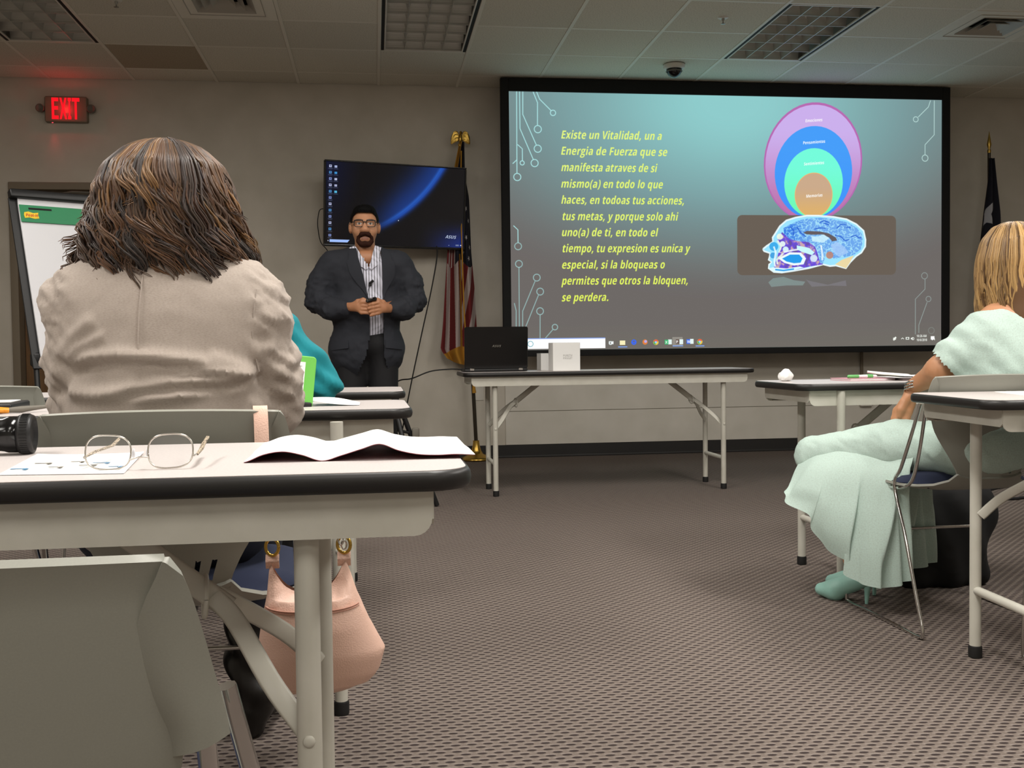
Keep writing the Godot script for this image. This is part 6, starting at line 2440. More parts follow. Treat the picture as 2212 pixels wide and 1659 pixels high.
func flags() -> void:
	var t := thing("flag", "starred and striped flag with gold fringe on a pole, left of the screen", "flag", Vector3(0.776, 0, -8.08))
	var o := t.position
	var lean := Vector3(-0.097, 2.56, 0)
	var base := Sh.new()
	base.lathe([Vector2(0.001, 0), Vector2(0.12, 0.0), Vector2(0.122, 0.012), Vector2(0.11, 0.028), Vector2(0.055, 0.05), Vector2(0.04, 0.075), Vector2(0.028, 0.115), Vector2(0.024, 0.15), Vector2(0.026, 0.155), Vector2(0.001, 0.156)], 28)
	obj("base", base, M.brass, t)
	var pole := Sh.new()
	pole.tube([Vector3(0, 0.14, 0), lean * 0.945], 0.0145, 12)
	obj("pole", pole, M.dark_pole, t)
	var e := Sh.new()   # brass eagle: body, head, two raised wings, on a ball
	var at := lean * 0.945
	e.lathe([Vector2(0.012, 0), Vector2(0.017, 0.008), Vector2(0.010, 0.016), Vector2(0.022, 0.034), Vector2(0.010, 0.052)], 14, Transform3D(Basis(), at))
	e.ball(at + Vector3(0, 0.085, 0), Vector3(0.017, 0.036, 0.016), 12)
	e.ball(at + Vector3(0.004, 0.128, 0.006), Vector3(0.012, 0.013, 0.014), 10)
	e.tube([at + Vector3(0.004, 0.127, 0.016), at + Vector3(0.004, 0.120, 0.027)], [0.006, 0.001], 6)
	for s in [-1, 1]:
		var ta := spline([Vector2(0.008, 0.105), Vector2(0.026, 0.140), Vector2(0.052, 0.135), Vector2(0.070, 0.098), Vector2(0.074, 0.050)], 12)
		var tb := spline([Vector2(0.008, 0.072), Vector2(0.020, 0.066), Vector2(0.034, 0.060), Vector2(0.050, 0.050), Vector2(0.070, 0.044)], 12)
		e.grid(12, 6, func(u: float, v: float):
			var k := roundi(u * 12)
			var p: Vector2 = (ta[k] as Vector2).lerp(tb[k], v)
			return at + Vector3(s * p.x, p.y, 0.006 * sin(u * PI) - 0.015 * u + 0.003 * sin(v * 20.0 + u * 6.0)), 0.004)
	obj("eagle", e, M.brass, t)
	var cv := Canvas.new(256, 768)
	cv.fill(func(u: float, v: float):
		var red := Color(0.42, 0.10, 0.11)
		var white := Color(0.66, 0.60, 0.58)
		var c := Color(0.06, 0.06, 0.12)
		if v > 0.545 + 0.02 * sin(u * 9.0):
			var f := (0.5 - u) * 3.6 + (v - 0.5) * 0.9 + 0.2 if u < 0.52 else (u - 0.5) * 3.0 + (v - 0.5) * 4.2 + 0.35
			c = red if fposmod(f, 1.0) < 0.52 else white
		elif u < 0.32 and v > 0.42:
			c = red if fposmod(u * 9.0, 1.0) < 0.5 else white
		if absf(u - 0.52 - (v - 0.75) * 0.12) < 0.035 and v > 0.50:
			c = Color(0.66, 0.46, 0.14)
		if u < 0.42 - v * 0.8 and v < 0.3:
			c = Color(0.66, 0.48, 0.14)
		if v > 0.945 + 0.03 * sin(u * 5.0 + 2.0):
			c = Color(0.68, 0.48, 0.13)
		return c)
	for q in [[0.72, 0.14], [0.62, 0.255], [0.80, 0.30], [0.90, 0.355], [0.66, 0.375], [0.78, 0.43], [0.92, 0.475], [0.66, 0.49], [0.85, 0.525], [0.45, 0.33], [0.40, 0.45]]:
		var star := []
		for i in 10:
			var r := 11.0 if i % 2 == 0 else 4.4
			var a: float = -PI / 2 + TAU * i / 10 + q[0]
			star.append(Vector2(q[0] * 256 + cos(a) * r * 1.25, q[1] * 768 + sin(a) * r))
		cv.poly([star], Color(0.74, 0.72, 0.72))
	var fm := mat("flag_cloth", Color.WHITE, 0.85)
	fm.albedo_texture = cv.texture()
	var prof := [[2.47, -0.10, -0.062], [2.22, -0.155, -0.06], [2.05, -0.185, -0.03], [1.63, -0.205, -0.018], [1.35, -0.228, 0.005], [1.06, -0.25, 0.018], [0.86, -0.272, 0.03], [0.76, -0.215, 0.03]]
	var cl := Sh.new()
	cl.grid(60, 50, func(u: float, v: float):
		var y := lerpf(2.475, 0.77, v)
		var i := 0
		while i < prof.size() - 2 and prof[i + 1][0] > y:
			i += 1
		var f := clampf((prof[i][0] - y) / (prof[i][0] - prof[i + 1][0]), 0, 1)
		var xl := lerpf(prof[i][1], prof[i + 1][1], f)
		var xr := lerpf(prof[i][2], prof[i + 1][2], f)
		var amp := 0.012 + 0.030 * v
		var y2 := y - 0.05 * v * sin(u * PI) * 0.4
		if v > 0.9:
			y2 += (0.5 - u) * 0.06 * (v - 0.9) * 10.0
		return Vector3(lerpf(xl, xr, u), y2, 0.03 + amp * cos(u * TAU * 2.5) - 0.03 * (2.0 * u - 1.0) ** 2), 0.002)
	var cloth := obj("flag_cloth", cl, fm, t)
	var cord := Sh.new()
	cord.tube(spline([Vector3(-0.09, 2.40, 0.05), Vector3(-0.10, 2.0, 0.07), Vector3(-0.095, 1.5, 0.085), Vector3(-0.085, 1.1, 0.09), Vector3(-0.06, 0.8, 0.085), Vector3(-0.02, 0.62, 0.05)], 24), 0.006, 6)
	cord.tube([Vector3(-0.02, 0.62, 0.05), Vector3(-0.015, 0.53, 0.05)], [0.008, 0.016], 10)
	obj("gold_cord", cord, M.gold_fringe, cloth)
	# the other flag, beyond the screen
	var r := thing("flag", "dark blue, white and red flag on a spear-topped pole, right of the screen", "flag", Vector3(5.05, 0, -8.0))
	var b2 := Sh.new()
	b2.lathe([Vector2(0.001, 0), Vector2(0.12, 0.0), Vector2(0.122, 0.012), Vector2(0.11, 0.028), Vector2(0.04, 0.075), Vector2(0.024, 0.15), Vector2(0.001, 0.156)], 28)
	obj("base", b2, M.brass, r)
	var p2 := Sh.new()
	p2.tube([Vector3(0, 0.14, 0), Vector3(-0.012, 2.46, 0)], 0.0125, 12)
	obj("pole", p2, M.dark_pole, r)
	var sp := Sh.new()
	sp.lathe([Vector2(0.010, 2.42), Vector2(0.016, 2.45), Vector2(0.008, 2.465), Vector2(0.018, 2.50), Vector2(0.012, 2.54), Vector2(0.001, 2.61)], 12, Transform3D(Basis(), Vector3(-0.012, 0, 0)))
	obj("spear_finial", sp, M.brass, r)
	var c2 := Canvas.new(128, 512)
	c2.fill(func(u: float, v: float):
		var c := Color(0.05, 0.055, 0.11)
		if v > 0.62 and u > 0.25 - (v - 0.62):
			c = Color(0.50, 0.10, 0.10) if u < 0.75 else Color(0.66, 0.62, 0.60)
		if v > 0.97:
			c = Color(0.64, 0.46, 0.14)
		return c)
	c2.poly([[Vector2(5, 150), Vector2(60, 122), Vector2(92, 112), Vector2(60, 150), Vector2(78, 178), Vector2(44, 172), Vector2(8, 188), Vector2(24, 164)]], Color(0.66, 0.66, 0.68))
	var fm2 := mat("flag_cloth_blue", Color.WHITE, 0.85)
	fm2.albedo_texture = c2.texture()
	var pr2 := [[2.38, -0.04, 0.012], [2.2, -0.05, 0.03], [1.94, -0.09, 0.06], [1.56, -0.14, 0.07], [1.2, -0.175, 0.08], [0.8, -0.20, 0.09]]
	var k2 := Sh.new()
	k2.grid(40, 40, func(u: float, v: float):
		var y := lerpf(2.385, 0.82, v)
		var i := 0
		while i < pr2.size() - 2 and pr2[i + 1][0] > y:
			i += 1
		var f := clampf((pr2[i][0] - y) / (pr2[i][0] - pr2[i + 1][0]), 0, 1)
		return Vector3(lerpf(lerpf(pr2[i][1], pr2[i + 1][1], f), lerpf(pr2[i][2], pr2[i + 1][2], f), u), y, 0.03 + (0.01 + 0.03 * v) * cos(u * TAU * 2.0)), 0.002)
	obj("flag_cloth", k2, fm2, r)


func front_table_things() -> void:
	var t := thing("laptop", "black laptop seen from the back of its lid, open on the table below the screen", "laptop", Vector3(0.72, 0.737, -6.17), 0.022)
	var base := Sh.new()
	base.box(Vector3(0, 0.011, -0.125), Vector3(0.382, 0.018, 0.25), 0.005)
	obj("base", base, M.black_plastic, t)
	var lx := Transform3D(Basis(Vector3.RIGHT, 0.10), Vector3(0, 0.018, -0.002))
	var lid := Sh.new()
	lid.prism(round_rect(0.382, 0.252, 0.012), -0.008, 0.0, lx * Transform3D(Basis(), Vector3(0, 0.126, 0)), 0.002)
	var l := obj("lid", lid, M.black_gloss, t)
	var lg := Sh.new()
	lg.text("ASUS", 0.012, lx * Transform3D(Basis(), Vector3(0.0, 0.137, 0.0003)), 0.0008, true, 0.3, 0.052)
	obj("logo", lg, M.steel, l)
	for s in [-1, 1]:
		var h := Sh.new()
		h.tube([Vector3(s * 0.147 - 0.012, 0.016, 0.002), Vector3(s * 0.147 + 0.012, 0.016, 0.002)], 0.008, 10)
		obj("hinge", h, M.chrome, t)
	var cord := Sh.new()
	cord.tube(spline([Vector3(0.56, 0.747, -6.30), Vector3(0.50, 0.752, -6.32), Vector3(0.445, 0.753, -6.32), Vector3(0.333, 0.742, -6.32), Vector3(0.22, 0.700, -6.33), Vector3(0.136, 0.684, -6.36), Vector3(0.02, 0.60, -6.42), Vector3(-0.06, 0.40, -6.5), Vector3(-0.10, 0.1, -6.6), Vector3(-0.12, 0.006, -6.7)], 50), 0.0045, 6)
	tag(obj("power_cord", cord, M.cable_black), "black power cord running off the end of the laptop's table behind the man", "cord")
	var b := thing("box", "white cubic box with faint grey lettering, beside the black laptop", "box", Vector3(1.143, 0.737, -6.22), 0.022, "white boxes beside the laptop")
	var s1 := Sh.new()
	s1.box(Vector3(0, 0.085, 0), Vector3(0.168, 0.17, 0.14), 0.002)
	obj("carton", s1, M.paper, b)
	var tx := Sh.new()
	for i in 2:
		tx.text(["PURZTV", "PASGIT"][i], 0.012, Transform3D(Basis(), Vector3(0.008, 0.092 - i * 0.016, 0.0703)), 0.0006, false, 0.0, 0.056)
	obj("lettering", tx, mat("faint_grey", rgb8(170, 170, 166), 0.7), b)
	var lo := thing("box", "lower white box half hidden behind the cubic white box", "box", Vector3(1.07, 0.737, -6.372), 0.022, "white boxes beside the laptop")
	var s2 := Sh.new()
	s2.box(Vector3(0, 0.052, 0), Vector3(0.12, 0.104, 0.14), 0.002)
	s2.box(Vector3(0, 0.1045, 0), Vector3(0.121, 0.002, 0.141))
	obj("carton", s2, M.paper, lo)


func right_table_things() -> void:
	var ti := Blob.new()
	ti.k = 220.0
	for q in [Vector3(0, 0.018, 0), Vector3(0.012, 0.021, 0.006), Vector3(-0.013, 0.019, -0.004), Vector3(0.002, 0.034, 0.002), Vector3(0.016, 0.016, -0.012), Vector3(-0.012, 0.016, 0.012)]:
		ti.ball(q, Vector3(0.016, 0.015, 0.015))
	var ts := Sh.new()
	var nz := FastNoiseLite.new()
	nz.seed = 2
	nz.frequency = 55.0
	ti.build(ts, 0.003, null, func(p: Vector3, _n: Vector3): return 0.003 * nz.get_noise_3d(p.x, p.y, p.z))
	var to := obj("tissue", ts, M.paper)
	to.position = Vector3(1.600, 0.737, -3.90)
	tag(to, "crumpled white tissue on the corner of the right table", "tissue")
	var bk := thing("booklet", "thin pink booklet lying under the green marker", "booklet", Vector3(1.905, 0.737, -3.87), 0.12)
	var c := Sh.new()
	c.box(Vector3(0, 0.001, 0), Vector3(0.20, 0.002, 0.14), 0.0005)
	c.box(Vector3(0, 0.008, 0), Vector3(0.20, 0.002, 0.14), 0.0005)
	obj("cover", c, mat("pink_cover", rgb8(206, 150, 164), 0.6), bk)
	var pg := Sh.new()
	pg.box(Vector3(0.001, 0.0045, 0), Vector3(0.196, 0.005, 0.137))
	obj("pages", pg, M.paper, bk)
	var mk := thing("marker", "white marker with green cap and tip lying on the pink booklet", "marker", Vector3(1.895, 0.7525, -3.85), 0.18)
	var ax := at_basis(Vector3.ZERO, Vector3(0, 0, 1), Vector3(1, 0, 0), Vector3(0, 1, 0))
	var b1 := Sh.new()
	b1.lathe([Vector2(0.001, -0.02), Vector2(0.0065, -0.02), Vector2(0.007, 0.03), Vector2(0.0055, 0.062), Vector2(0.001, 0.068)], 14, ax)
	obj("barrel", b1, M.paper, mk)
	var b2 := Sh.new()
	b2.lathe([Vector2(0.001, -0.068), Vector2(0.007, -0.066), Vector2(0.0075, -0.02), Vector2(0.001, -0.02)], 14, ax)
	obj("cap", b2, mat("marker_green", rgb8(110, 190, 110), 0.4), mk)
	var b3 := Sh.new()
	b3.tube([Vector3(0.02, 0.0, 0.0), Vector3(0.045, 0.0, 0.0)], 0.0078, 14)
	obj("band", b3, M.marker_green, mk)
	var bk2 := thing("booklet", "pink booklet under loose white papers, beside the seated woman's elbow", "booklet", Vector3(2.13, 0.737, -3.84), -0.1, "pink booklets on the right table")
	bk.set_meta("group", "pink booklets on the right table")
	for q in bk.get_children():
		bk2.add_child(q.duplicate(), true)
	for i in 2:
		var sh := Sh.new()
		sh.grid(12, 8, func(u: float, v: float): return Vector3((u - 0.5) * 0.26, 0.0115 + i * 0.004 + 0.012 * pow(u - 0.3, 2.0) * (1.0 if i == 0 else 2.0), (0.5 - v) * 0.18), 0.0006)
		var o := obj("paper_sheet", sh, M.paper)
		o.position = Vector3(2.10 + i * 0.06, 0.737, -3.84)
		o.rotation.y = 0.1 - i * 0.3
		tag(o, ["curled white sheet on the right table's second pink booklet", "white sheet lying topmost over the curled sheet on the right table"][i], "paper", "white sheets on the right table")
	var pen := Sh.new()
	pen.tube([Vector3(1.955, 0.768, -3.93), Vector3(2.00, 0.762, -3.90), Vector3(2.085, 0.755, -3.85), Vector3(2.095, 0.754, -3.845)], [0.0048, 0.0052, 0.0045, 0.001], 10)
	tag(obj("pen", pen, M.paper), "white pen resting aslant on the loose papers of the right table", "pen")
	for i in 2:
		var sh := Sh.new()
		sh.box(Vector3(0, 0.0008 + i * 0.0016, 0), Vector3(0.28, 0.0015, 0.21))
		var o := obj("paper_sheet", sh, M.paper)
		o.position = Vector3(1.89 + i * 0.03, 0.737, -2.66 + i * 0.02)
		o.rotation.y = -0.25 + i * 0.1
		tag(o, ["lower white sheet on the table at the right edge", "upper white sheet on the table at the right edge"][i], "paper", "white sheets on the table at the right edge")


func near_table_things() -> void:
	# printed sheet under the glasses
	var sh := Sh.new()
	var a := Vector3(-0.455, 0.7372, -1.305)
	var q := [Vector3(-0.452, 0.7375, -1.312), Vector3(-0.302, 0.7375, -1.294), Vector3(-0.332, 0.7375, -1.545), Vector3(-0.480, 0.7375, -1.552)]
	var ps := thing("paper_sheet", "white sheet with blue check marks lying under the eyeglasses", "paper", Vector3(-0.39, 0.737, -1.42))
	sh.grid(6, 6, func(u: float, v: float):
		var p: Vector3 = (q[0] as Vector3).lerp(q[1], u).lerp((q[3] as Vector3).lerp(q[2], u), v)
		return p - ps.position + Vector3(0, 0.0006 + 0.002 * pow(absf(u - 0.5) * 2.0, 3.0) * v, 0), 0.0005)
	obj("sheet", sh, M.paper, ps)
	var ink := mat("blue_ink", rgb8(60, 120, 160), 0.7)
	for i in 7:
		var m := Sh.new()
		var o := Vector3(-0.055 + (i % 4) * 0.038 + 0.01 * (i / 4), 0.0022, 0.055 - (i / 4) * 0.05 - 0.012 * (i % 3))
		m.box(o, Vector3(0.020 - 0.008 * (i % 2), 0.0004, 0.0045), 0.0, Transform3D(Basis(Vector3.UP, 0.0), Vector3.ZERO))
		m.box(o + Vector3(0.010, 0, 0.006), Vector3(0.0045, 0.0004, 0.014), 0.0)
		obj("check_mark", m, ink if i % 3 == 0 else M.grey_plastic, ps)
	# folded leaflet standing in waves
	var lf := thing("leaflet", "white leaflet folded in three, its creases standing up at the table's end", "leaflet", Vector3(-0.02, 0.737, -1.53))
	var wave := func(u: float) -> float:
		var k := spline([0.0005, 0.010, 0.0135, 0.0085, 0.0005, 0.007, 0.0145, 0.021, 0.012, 0.0065, 0.005, 0.0055, 0.004], 120)
		return k[clampi(roundi(u * 120), 0, 120)]
	for side in 2:
		var w := Sh.new()
		w.grid(120, 6, func(u: float, v: float):
			var x := lerpf(-0.152, 0.150, u)
			return Vector3(x + (0.0 if v < 0.5 else -0.002), 0.0012 + wave.call(u) * (1.0 - 0.15 * v) - side * 0.0007, lerpf(0.148, -0.135, v) + 0.012 * u), 0.0006)
		obj("sheet" if side == 0 else "red_underside", w, M.paper if side == 0 else mat("leaflet_red", rgb8(150, 60, 76), 0.6), lf)
	glasses()
	# black cylinder with a ribbed head
	var c := thing("flashlight", "glossy black cylinder with a wider ribbed head, lying on the near table", "flashlight", Vector3(-0.535, 0.766, -1.585), 0.10)
	var ax := at_basis(Vector3.ZERO, Vector3(0, 0, 1), Vector3(1, 0, 0), Vector3(0, 1, 0))
	var b := Sh.new()
	b.lathe([Vector2(0.001, -0.20), Vector2(0.020, -0.20), Vector2(0.022, -0.19), Vector2(0.0225, -0.02), Vector2(0.0245, 0.0), Vector2(0.0265, 0.006), Vector2(0.0268, 0.024), Vector2(0.001, 0.024)], 32, ax)
	obj("body", b, M.black_gloss, c)
	var hd := Sh.new()
	hd.lathe([Vector2(0.001, 0.02), Vector2(0.0275, 0.02), Vector2(0.029, 0.024), Vector2(0.029, 0.036), Vector2(0.027, 0.040), Vector2(0.022, 0.041), Vector2(0.020, 0.036), Vector2(0.001, 0.036)], 32, ax)
	obj("head", hd, M.black_plastic, c)
	var rib := Sh.new()
	for i in 44:
		var an := TAU * i / 44
		rib.box(Vector3(0.030, cos(an) * 0.0291, sin(an) * 0.0291), Vector3(0.010, 0.0016, 0.0016))
	obj("ribbing", rib, M.black_plastic, c)


func glasses() -> void:
	var t := thing("eyeglasses", "silver framed eyeglasses with tortoise temples standing on the white sheet", "eyeglasses", Vector3(-0.293, 0.737, -1.335), 0.0)
	var silver := mat("pale_silver", rgb8(214, 208, 200), 0.25, 0.85)
	var lens := mat("lens_glass", Color(0.92, 0.93, 0.95, 0.10), 0.03)
	lens.transparency = BaseMaterial3D.TRANSPARENCY_ALPHA
	var tort := mat("tortoise", Color.WHITE, 0.35)
	tort.albedo_texture = noise_tex(0.05, 61, 128, [[0.0, rgb8(40, 28, 20)], [0.46, rgb8(60, 42, 30)], [0.54, rgb8(206, 188, 160)], [1.0, rgb8(226, 212, 190)]], 2)
	tort.uv1_triplanar = true
	tort.uv1_scale = Vector3(60, 60, 25)
	var tilt := Basis(Vector3.RIGHT, -0.16)
	for s in [-1, 1]:
		var out := []
		var o := Vector3(s * 0.0375, 0.0225, 0.0)
		for i in 41:
			var a := TAU * i / 40
			var ca := cos(a)
			var sa := sin(a)
			var rx := 0.0272 * pow(absf(ca), 0.72) * signf(ca)
			var ry := 0.0212 * pow(absf(sa), 0.78) * signf(sa)
			var p := Vector3(rx - s * 0.0016 * sa, ry + 0.002 * ca * s, 0.0035 * (1.0 - pow(absf(ca), 2.0)))
			out.append(tilt * (o + p))
		var rim := Sh.new()
		rim.tube(out, 0.0011, 8, false)
		obj("rim", rim, silver, t)
		var ln := Sh.new()
		var c := ln.add(tilt * (o + Vector3(0, 0, 0.0045)))
		for p in out:
			ln.add(p)
		for i in 40:
			ln.tri(c, c + 1 + i, c + 2 + i)
		obj("lens", ln, lens, t)
		var hinge := tilt * (o + Vector3(s * 0.0285, -0.006, 0.0))
		var tm := Sh.new()
		tm.tube([tilt * (o + Vector3(s * 0.0268, -0.003, 0)), hinge, hinge + Vector3(s * 0.002, 0.0, -0.012)], 0.0013, 6)
		obj("hinge", tm, silver, t)
		var ar := Sh.new()
		var ex := -0.004 if s > 0 else 0.010
		ar.tube([hinge + Vector3(s * 0.002, 0, -0.010), hinge + Vector3(s * 0.002 + ex * 0.3, 0.003, -0.05), hinge + Vector3(ex, 0.006, -0.10), hinge + Vector3(ex, 0.012, -0.135)], [0.0022, 0.0030, 0.0030, 0.0026], 8, true, 0.6)
		obj("temple", ar, tort, t)
		var np := Sh.new()
		np.ball(tilt * Vector3(s * 0.0085, 0.021, -0.006), Vector3(0.0022, 0.0065, 0.0035), 10)
		np.tube([tilt * Vector3(s * 0.0115, 0.02, 0.001), tilt * Vector3(s * 0.0085, 0.0165, -0.003)], 0.0007, 5)
		obj("nose_pad", np, M.flip_paper, t)
	var br := Sh.new()
	br.tube(spline([tilt * Vector3(-0.011, 0.0125, 0.002), tilt * Vector3(0, 0.0155, 0.0045), tilt * Vector3(0.011, 0.0155, 0.002)], 10), 0.0011, 8)
	obj("bridge", br, silver, t)


func second_table_things() -> void:
	# green framed display, leaning, with a white card whose words stand upside down
	var t := thing("tablet", "green framed display with an upside-down white card, standing on the second table", "tablet", Vector3(-0.262, 0.738, -2.70), 0.12)
	t.rotation.x = -0.12
	t.rotation.z = -0.115
	var f := Sh.new()
	f.prism(round_rect(0.20, 0.134, 0.010), -0.006, 0.004, Transform3D(Basis(), Vector3(0, 0.072, 0)), 0.002)
	obj("frame", f, mat("lime_plastic", rgb8(112, 196, 84), 0.4), t)
	var c := Sh.new()
	c.box(Vector3(-0.008, 0.082, 0.0045), Vector3(0.162, 0.082, 0.001))
	var card := obj("card", c, M.paper, t)
	var tx := Sh.new()
	var up := Transform3D(Basis(Vector3.BACK, PI), Vector3(0.045, 0.074, 0.0052))
	tx.text("Mind", 0.015, up, 0.0004, false, 0.0, 0.05)
	tx.text("and heart", 0.006, Transform3D(Basis(Vector3.BACK, PI), Vector3(0.045, 0.095, 0.0052)), 0.0004, false, 0.0, 0.045)
	tx.box(Vector3(0.03, 0.112, 0.0052), Vector3(0.07, 0.001, 0.0004))
	tx.box(Vector3(0.035, 0.056, 0.0052), Vector3(0.05, 0.001, 0.0004))
	obj("lettering", tx, M.grey_plastic, card)
	var bt := Sh.new()
	bt.box(Vector3(0, 0.009, 0.002), Vector3(0.196, 0.022, 0.016), 0.003)
	obj("base", bt, M.black_plastic, t)
	var lf := Sh.new()
	lf.grid(20, 6, func(u: float, v: float): return Vector3(u * 0.13, 0.002 + 0.016 * pow(1.0 - u, 2.0) + 0.010 * sin(u * PI) * v, (0.5 - v) * 0.13), 0.0006)
	var o := obj("leaflet", lf, M.paper)
	o.position = Vector3(-0.172, 0.737, -2.78)
	tag(o, "white folded leaflet on the second table beside the green framed display", "leaflet")
	# black folder with a white edge, orange handled snips
	var bk := thing("folder", "black folder with a white sheet on it, at the left end of the second table", "folder", Vector3(-1.02, 0.737, -2.80), 0.12)
	var b := Sh.new()
	b.box(Vector3(-0.05, 0.010, -0.02), Vector3(0.32, 0.020, 0.23), 0.004)
	obj("cover", b, M.black_plastic, bk)
	var ps := Sh.new()
	ps.box(Vector3(-0.04, 0.0212, -0.06), Vector3(0.26, 0.002, 0.12))
	obj("paper", ps, M.paper, bk)
	var kn := thing("utility_knife", "orange and grey hand tool lying on the second table beside the black folder", "utility knife", Vector3(-0.885, 0.744, -2.655), 0.5)
	var h := Sh.new()
	h.tube([Vector3(-0.055, 0, 0.01), Vector3(-0.02, 0.002, 0), Vector3(0.0, 0.001, 0)], [0.006, 0.0085, 0.007], 10)
	h.tube([Vector3(-0.045, 0.002, 0.02), Vector3(-0.015, 0.002, 0.008)], [0.006, 0.006], 8)
	obj("handle", h, mat("tool_orange", rgb8(226, 148, 34), 0.4), kn)
	var g := Sh.new()
	g.tube([Vector3(-0.005, 0.001, 0), Vector3(0.03, 0.002, -0.004), Vector3(0.06, 0.004, -0.012), Vector3(0.095, 0.006, -0.02)], [0.006, 0.008, 0.006, 0.004], 8)
	obj("shaft", g, M.grey_plastic, kn)
	# white tablet behind the teal elbow
	var wt := thing("tablet", "white rounded tablet standing on the third table behind the teal elbow", "tablet", Vector3(-0.262, 0.737, -3.66), 0.05)
	wt.rotation.x = -0.16
	var w := Sh.new()
	w.prism(round_rect(0.20, 0.134, 0.012), -0.004, 0.004, Transform3D(Basis(), Vector3(0, 0.067, 0)), 0.002)
	obj("shell", w, mat("white_plastic", rgb8(226, 224, 234), 0.4), wt)
	var ws := Sh.new()
	ws.box(Vector3(0, 0.067, -0.0045), Vector3(0.17, 0.105, 0.001))
	obj("screen", ws, M.dark_glass, wt)
	# black folding stand between the tables and the front
	var st := thing("tripod", "black tubular stand half hidden past the end of the second table", "stand", Vector3(0.13, 0, -5.7))
	for q in [[Vector3(-0.035, 0.60, 0.0), Vector3(0.10, 0.006, 0.16)], [Vector3(-0.01, 0.60, 0.0), Vector3(0.20, 0.006, -0.06)], [Vector3(-0.03, 0.60, -0.02), Vector3(-0.14, 0.006, -0.14)]]:
		var l := Sh.new()
		l.tube([q[0], q[1]], 0.014, 8)
		obj("leg", l, M.black_plastic, st)
	var hb := Sh.new()
	hb.tube([Vector3(-0.025, 0.50, 0.0), Vector3(-0.025, 0.66, -0.005)], [0.026, 0.02], 12)
	hb.tube([Vector3(-0.02, 0.44, 0.03), Vector3(0.05, 0.42, -0.01)], 0.009, 6)
	obj("hub", hb, M.black_plastic, st)
	var gb := Sh.new()
	gb.box(Vector3(0.085, 0.42, 0.0), Vector3(0.04, 0.055, 0.03), 0.006)
	obj("knob", gb, M.grey_plastic, st)


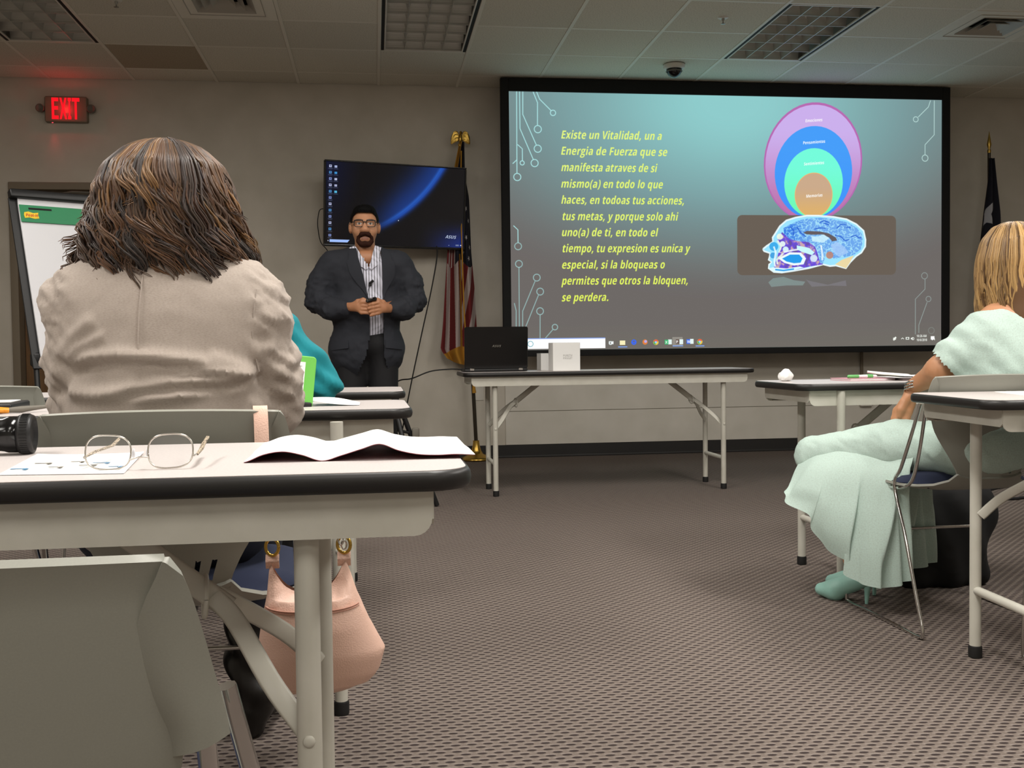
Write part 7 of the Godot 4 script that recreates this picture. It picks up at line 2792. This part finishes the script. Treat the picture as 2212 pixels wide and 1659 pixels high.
func bags() -> void:
	# pink handbag hung by its strap over the back of the chair
	var t := thing("handbag", "pale pink leather handbag hanging by its strap from the taupe jacket woman's chair", "handbag", Vector3(-0.115, 0, -1.755))
	var leather := mat("pink_leather", Color.WHITE, 0.48)
	leather.vertex_color_use_as_albedo = true
	bumpy(leather, noise_tex(0.2, 55, 256, [], 3), 0.06)
	leather.uv1_triplanar = true
	leather.uv1_scale = Vector3.ONE * 6.0
	var prof := [[0.0, 0.314, -0.030, 0.035, 0.020], [0.04, 0.317, -0.058, 0.070, 0.038], [0.10, 0.327, -0.074, 0.096, 0.050], [0.19, 0.347, -0.085, 0.115, 0.060], [0.30, 0.380, -0.088, 0.124, 0.063], [0.55, 0.430, -0.080, 0.098, 0.055], [0.78, 0.478, -0.070, 0.078, 0.036], [1.0, 0.535, -0.064, 0.060, 0.010]]
	var pink := lin(232, 192, 173)
	var ring_at := func(v: float) -> Array:
		var i := 0
		while i < prof.size() - 2 and prof[i + 1][0] < v:
			i += 1
		var f := clampf((v - prof[i][0]) / (prof[i + 1][0] - prof[i][0]), 0, 1)
		var f2 := f * f * (3 - 2 * f) * 0.5 + f * 0.5
		var r := []
		for k in 5:
			r.append(lerpf(prof[i][k], prof[i + 1][k], f2))
		return r
	var nz := FastNoiseLite.new()
	nz.seed = 6
	nz.frequency = 16.0
	var body := Sh.new()
	body.colored = true
	body.tint = pink
	body.grid(72, 44, func(u: float, v: float):
		var r: Array = ring_at.call(v)
		var a := -TAU * u
		var ca := cos(a)
		var sa := -sin(a)
		var mid: float = (r[2] + r[3]) / 2
		var hw: float = (r[3] - r[2]) / 2
		var x: float = mid + hw * signf(ca) * pow(absf(ca), 0.8)
		var y: float = r[1]
		if v > 0.7:   # the rim sags between the two strap tabs
			y -= 0.055 * smoothstep(0.7, 1.0, v) * (1.0 - pow(absf(ca), 2.5))
		var z: float = r[4] * signf(sa) * pow(absf(sa), 0.9)
		z += 0.006 * nz.get_noise_2d(x * 2.0, y) * smoothstep(0.0, 0.2, v) + 0.006 * sin((x * 1.3 + y * 0.7) * 60.0 + 1.0) * (1.0 - v) * absf(sa) * 0.7
		return Vector3(x, y, -z), 0.0)
	var low := Sh.new()
	low.colored = true
	low.tint = pink
	low.ball(Vector3(0.003, 0.316, 0), Vector3(0.034, 0.006, 0.021), 16)
	for i in body.v.size():
		var p := body.v[i]
		var st := Vector2((p.x + 0.052) / 0.014, (p.y - 0.342) / 0.020).length()
		if p.z > 0.0:
			body.col[i] = pink.lerp(lin(96, 58, 28), smoothstep(1.2, 0.4, st) * 0.8)
	var bag := obj("bag_body", body, leather, t)
	obj("bag_bottom", low, leather, t)
	var pk := Sh.new()   # slip pocket on the front
	pk.colored = true
	pk.tint = pink
	pk.grid(30, 12, func(u: float, v: float):
		var r: Array = ring_at.call(lerpf(0.12, 0.70, v))
		var a := PI * (1.0 - (0.10 + 0.80 * u))
		var mid: float = (r[2] + r[3]) / 2
		var hw: float = (r[3] - r[2]) / 2
		return Vector3(mid + hw * signf(cos(a)) * pow(absf(cos(a)), 0.8), r[1] - 0.006 * sin(u * PI) * v, r[4] * pow(absf(sin(a)), 0.9) + 0.007 + 0.004 * v), 0.003)
	obj("pocket", pk, leather, bag)
	var sm := Sh.new()
	sm.colored = true
	sm.tint = lin(206, 150, 130)
	for q in 2:
		var line := []
		for i in 25:
			var r: Array = ring_at.call(0.70 - q * 0.012)
			var a := PI * (1.0 - (0.10 + 0.80 * i / 24.0))
			var mid: float = (r[2] + r[3]) / 2
			line.append(Vector3(mid + (r[3] - r[2]) / 2 * signf(cos(a)) * pow(absf(cos(a)), 0.8), r[1] - 0.006 * sin(i / 24.0 * PI), r[4] * pow(absf(sin(a)), 0.9) + 0.0125))
		sm.tube(line, 0.0013 if q == 0 else 0.0006, 5)
	obj("pocket_edge", sm, leather, bag)
	for s in [-1, 1]:
		var tabx := -0.060 if s < 0 else 0.058
		var rg := Sh.new()
		var ring := []
		for i in 25:
			var a := TAU * i / 24
			ring.append(Vector3(tabx + cos(a) * 0.011, 0.556 + sin(a) * 0.014, 0.002 + 0.004 * cos(a)))
		rg.tube(ring, 0.0028, 8, false)
		obj("ring", rg, M.brass, t)
		var tb := Sh.new()
		tb.colored = true
		tb.tint = pink
		tb.grid(4, 8, func(u: float, v: float): return Vector3(tabx + (u - 0.5) * 0.022, 0.520 + 0.024 * v, 0.006 - 0.010 * absf(v - 0.5)), 0.003)
		obj("tab", tb, leather, t)
	for s in 2:
		var stp := Sh.new()
		stp.colored = true
		stp.tint = pink
		var path := spline([Vector3(-0.060, 0.568, 0.002), Vector3(-0.068, 0.62, 0.006), Vector3(-0.074, 0.70, -0.012), Vector3(-0.077, 0.765, -0.028), Vector3(-0.080, 0.790, -0.045), Vector3(-0.081, 0.770, -0.068)] if s == 0 else [Vector3(0.058, 0.568, 0.002), Vector3(0.02, 0.64, 0.0), Vector3(-0.035, 0.72, -0.006), Vector3(-0.065, 0.785, -0.030), Vector3(-0.076, 0.796, -0.046)], 20)
		stp.grid(4, 20, func(u: float, v: float):
			var p: Vector3 = path[roundi(v * 20)]
			return p + Vector3((u - 0.5) * 0.024, 0.0, 0.0015 * cos((u - 0.5) * PI)), 0.003)
		if s == 0:
			obj("strap", stp, leather, t)
	var ch := Sh.new()
	for i in 6:
		var p := Vector3(0.058 - i * 0.005, 0.556 + 0.012 * i - 0.004 * (i % 2), 0.004)
		var ring := []
		for k in 13:
			var a := TAU * k / 12
			ring.append(p + Vector3(cos(a) * 0.0045, sin(a) * 0.008, 0.003 * cos(a) if i % 2 else 0.003 * sin(a)))
		ch.tube(ring, 0.0014, 6, false)
	obj("chain", ch, M.chrome, t)
	# slack black bag on the floor beyond the mint woman's chair
	var b := Blob.new()
	b.k = 45.0
	b.ball(Vector3(0, 0.16, 0), Vector3(0.19, 0.16, 0.11))
	b.ball(Vector3(0.10, 0.27, 0), Vector3(0.12, 0.12, 0.08))
	b.ball(Vector3(-0.03, 0.30, -0.01), Vector3(0.10, 0.09, 0.07))
	b.cap(Vector3(-0.14, 0.04, 0.02), Vector3(0.14, 0.04, 0.02), 0.04)
	var sh := Sh.new()
	b.build(sh, 0.014, null, func(p: Vector3, _n: Vector3): return 0.008 * sin(p.x * 45.0 + p.y * 20.0))
	var bb := thing("bag", "slack black bag on the floor under the mint dressed woman's chair", "bag", Vector3(2.02, 0.002, -3.52))
	obj("bag_body", sh, M.black_matte, bb)
	var hs := Sh.new()
	hs.tube(spline([Vector3(0.14, 0.33, 0.02), Vector3(0.22, 0.35, 0.03), Vector3(0.33, 0.355, 0.02), Vector3(0.42, 0.34, 0.0), Vector3(0.36, 0.30, -0.03), Vector3(0.20, 0.30, -0.03)], 24), 0.006, 6)
	obj("strap", hs, M.black_matte, bb)
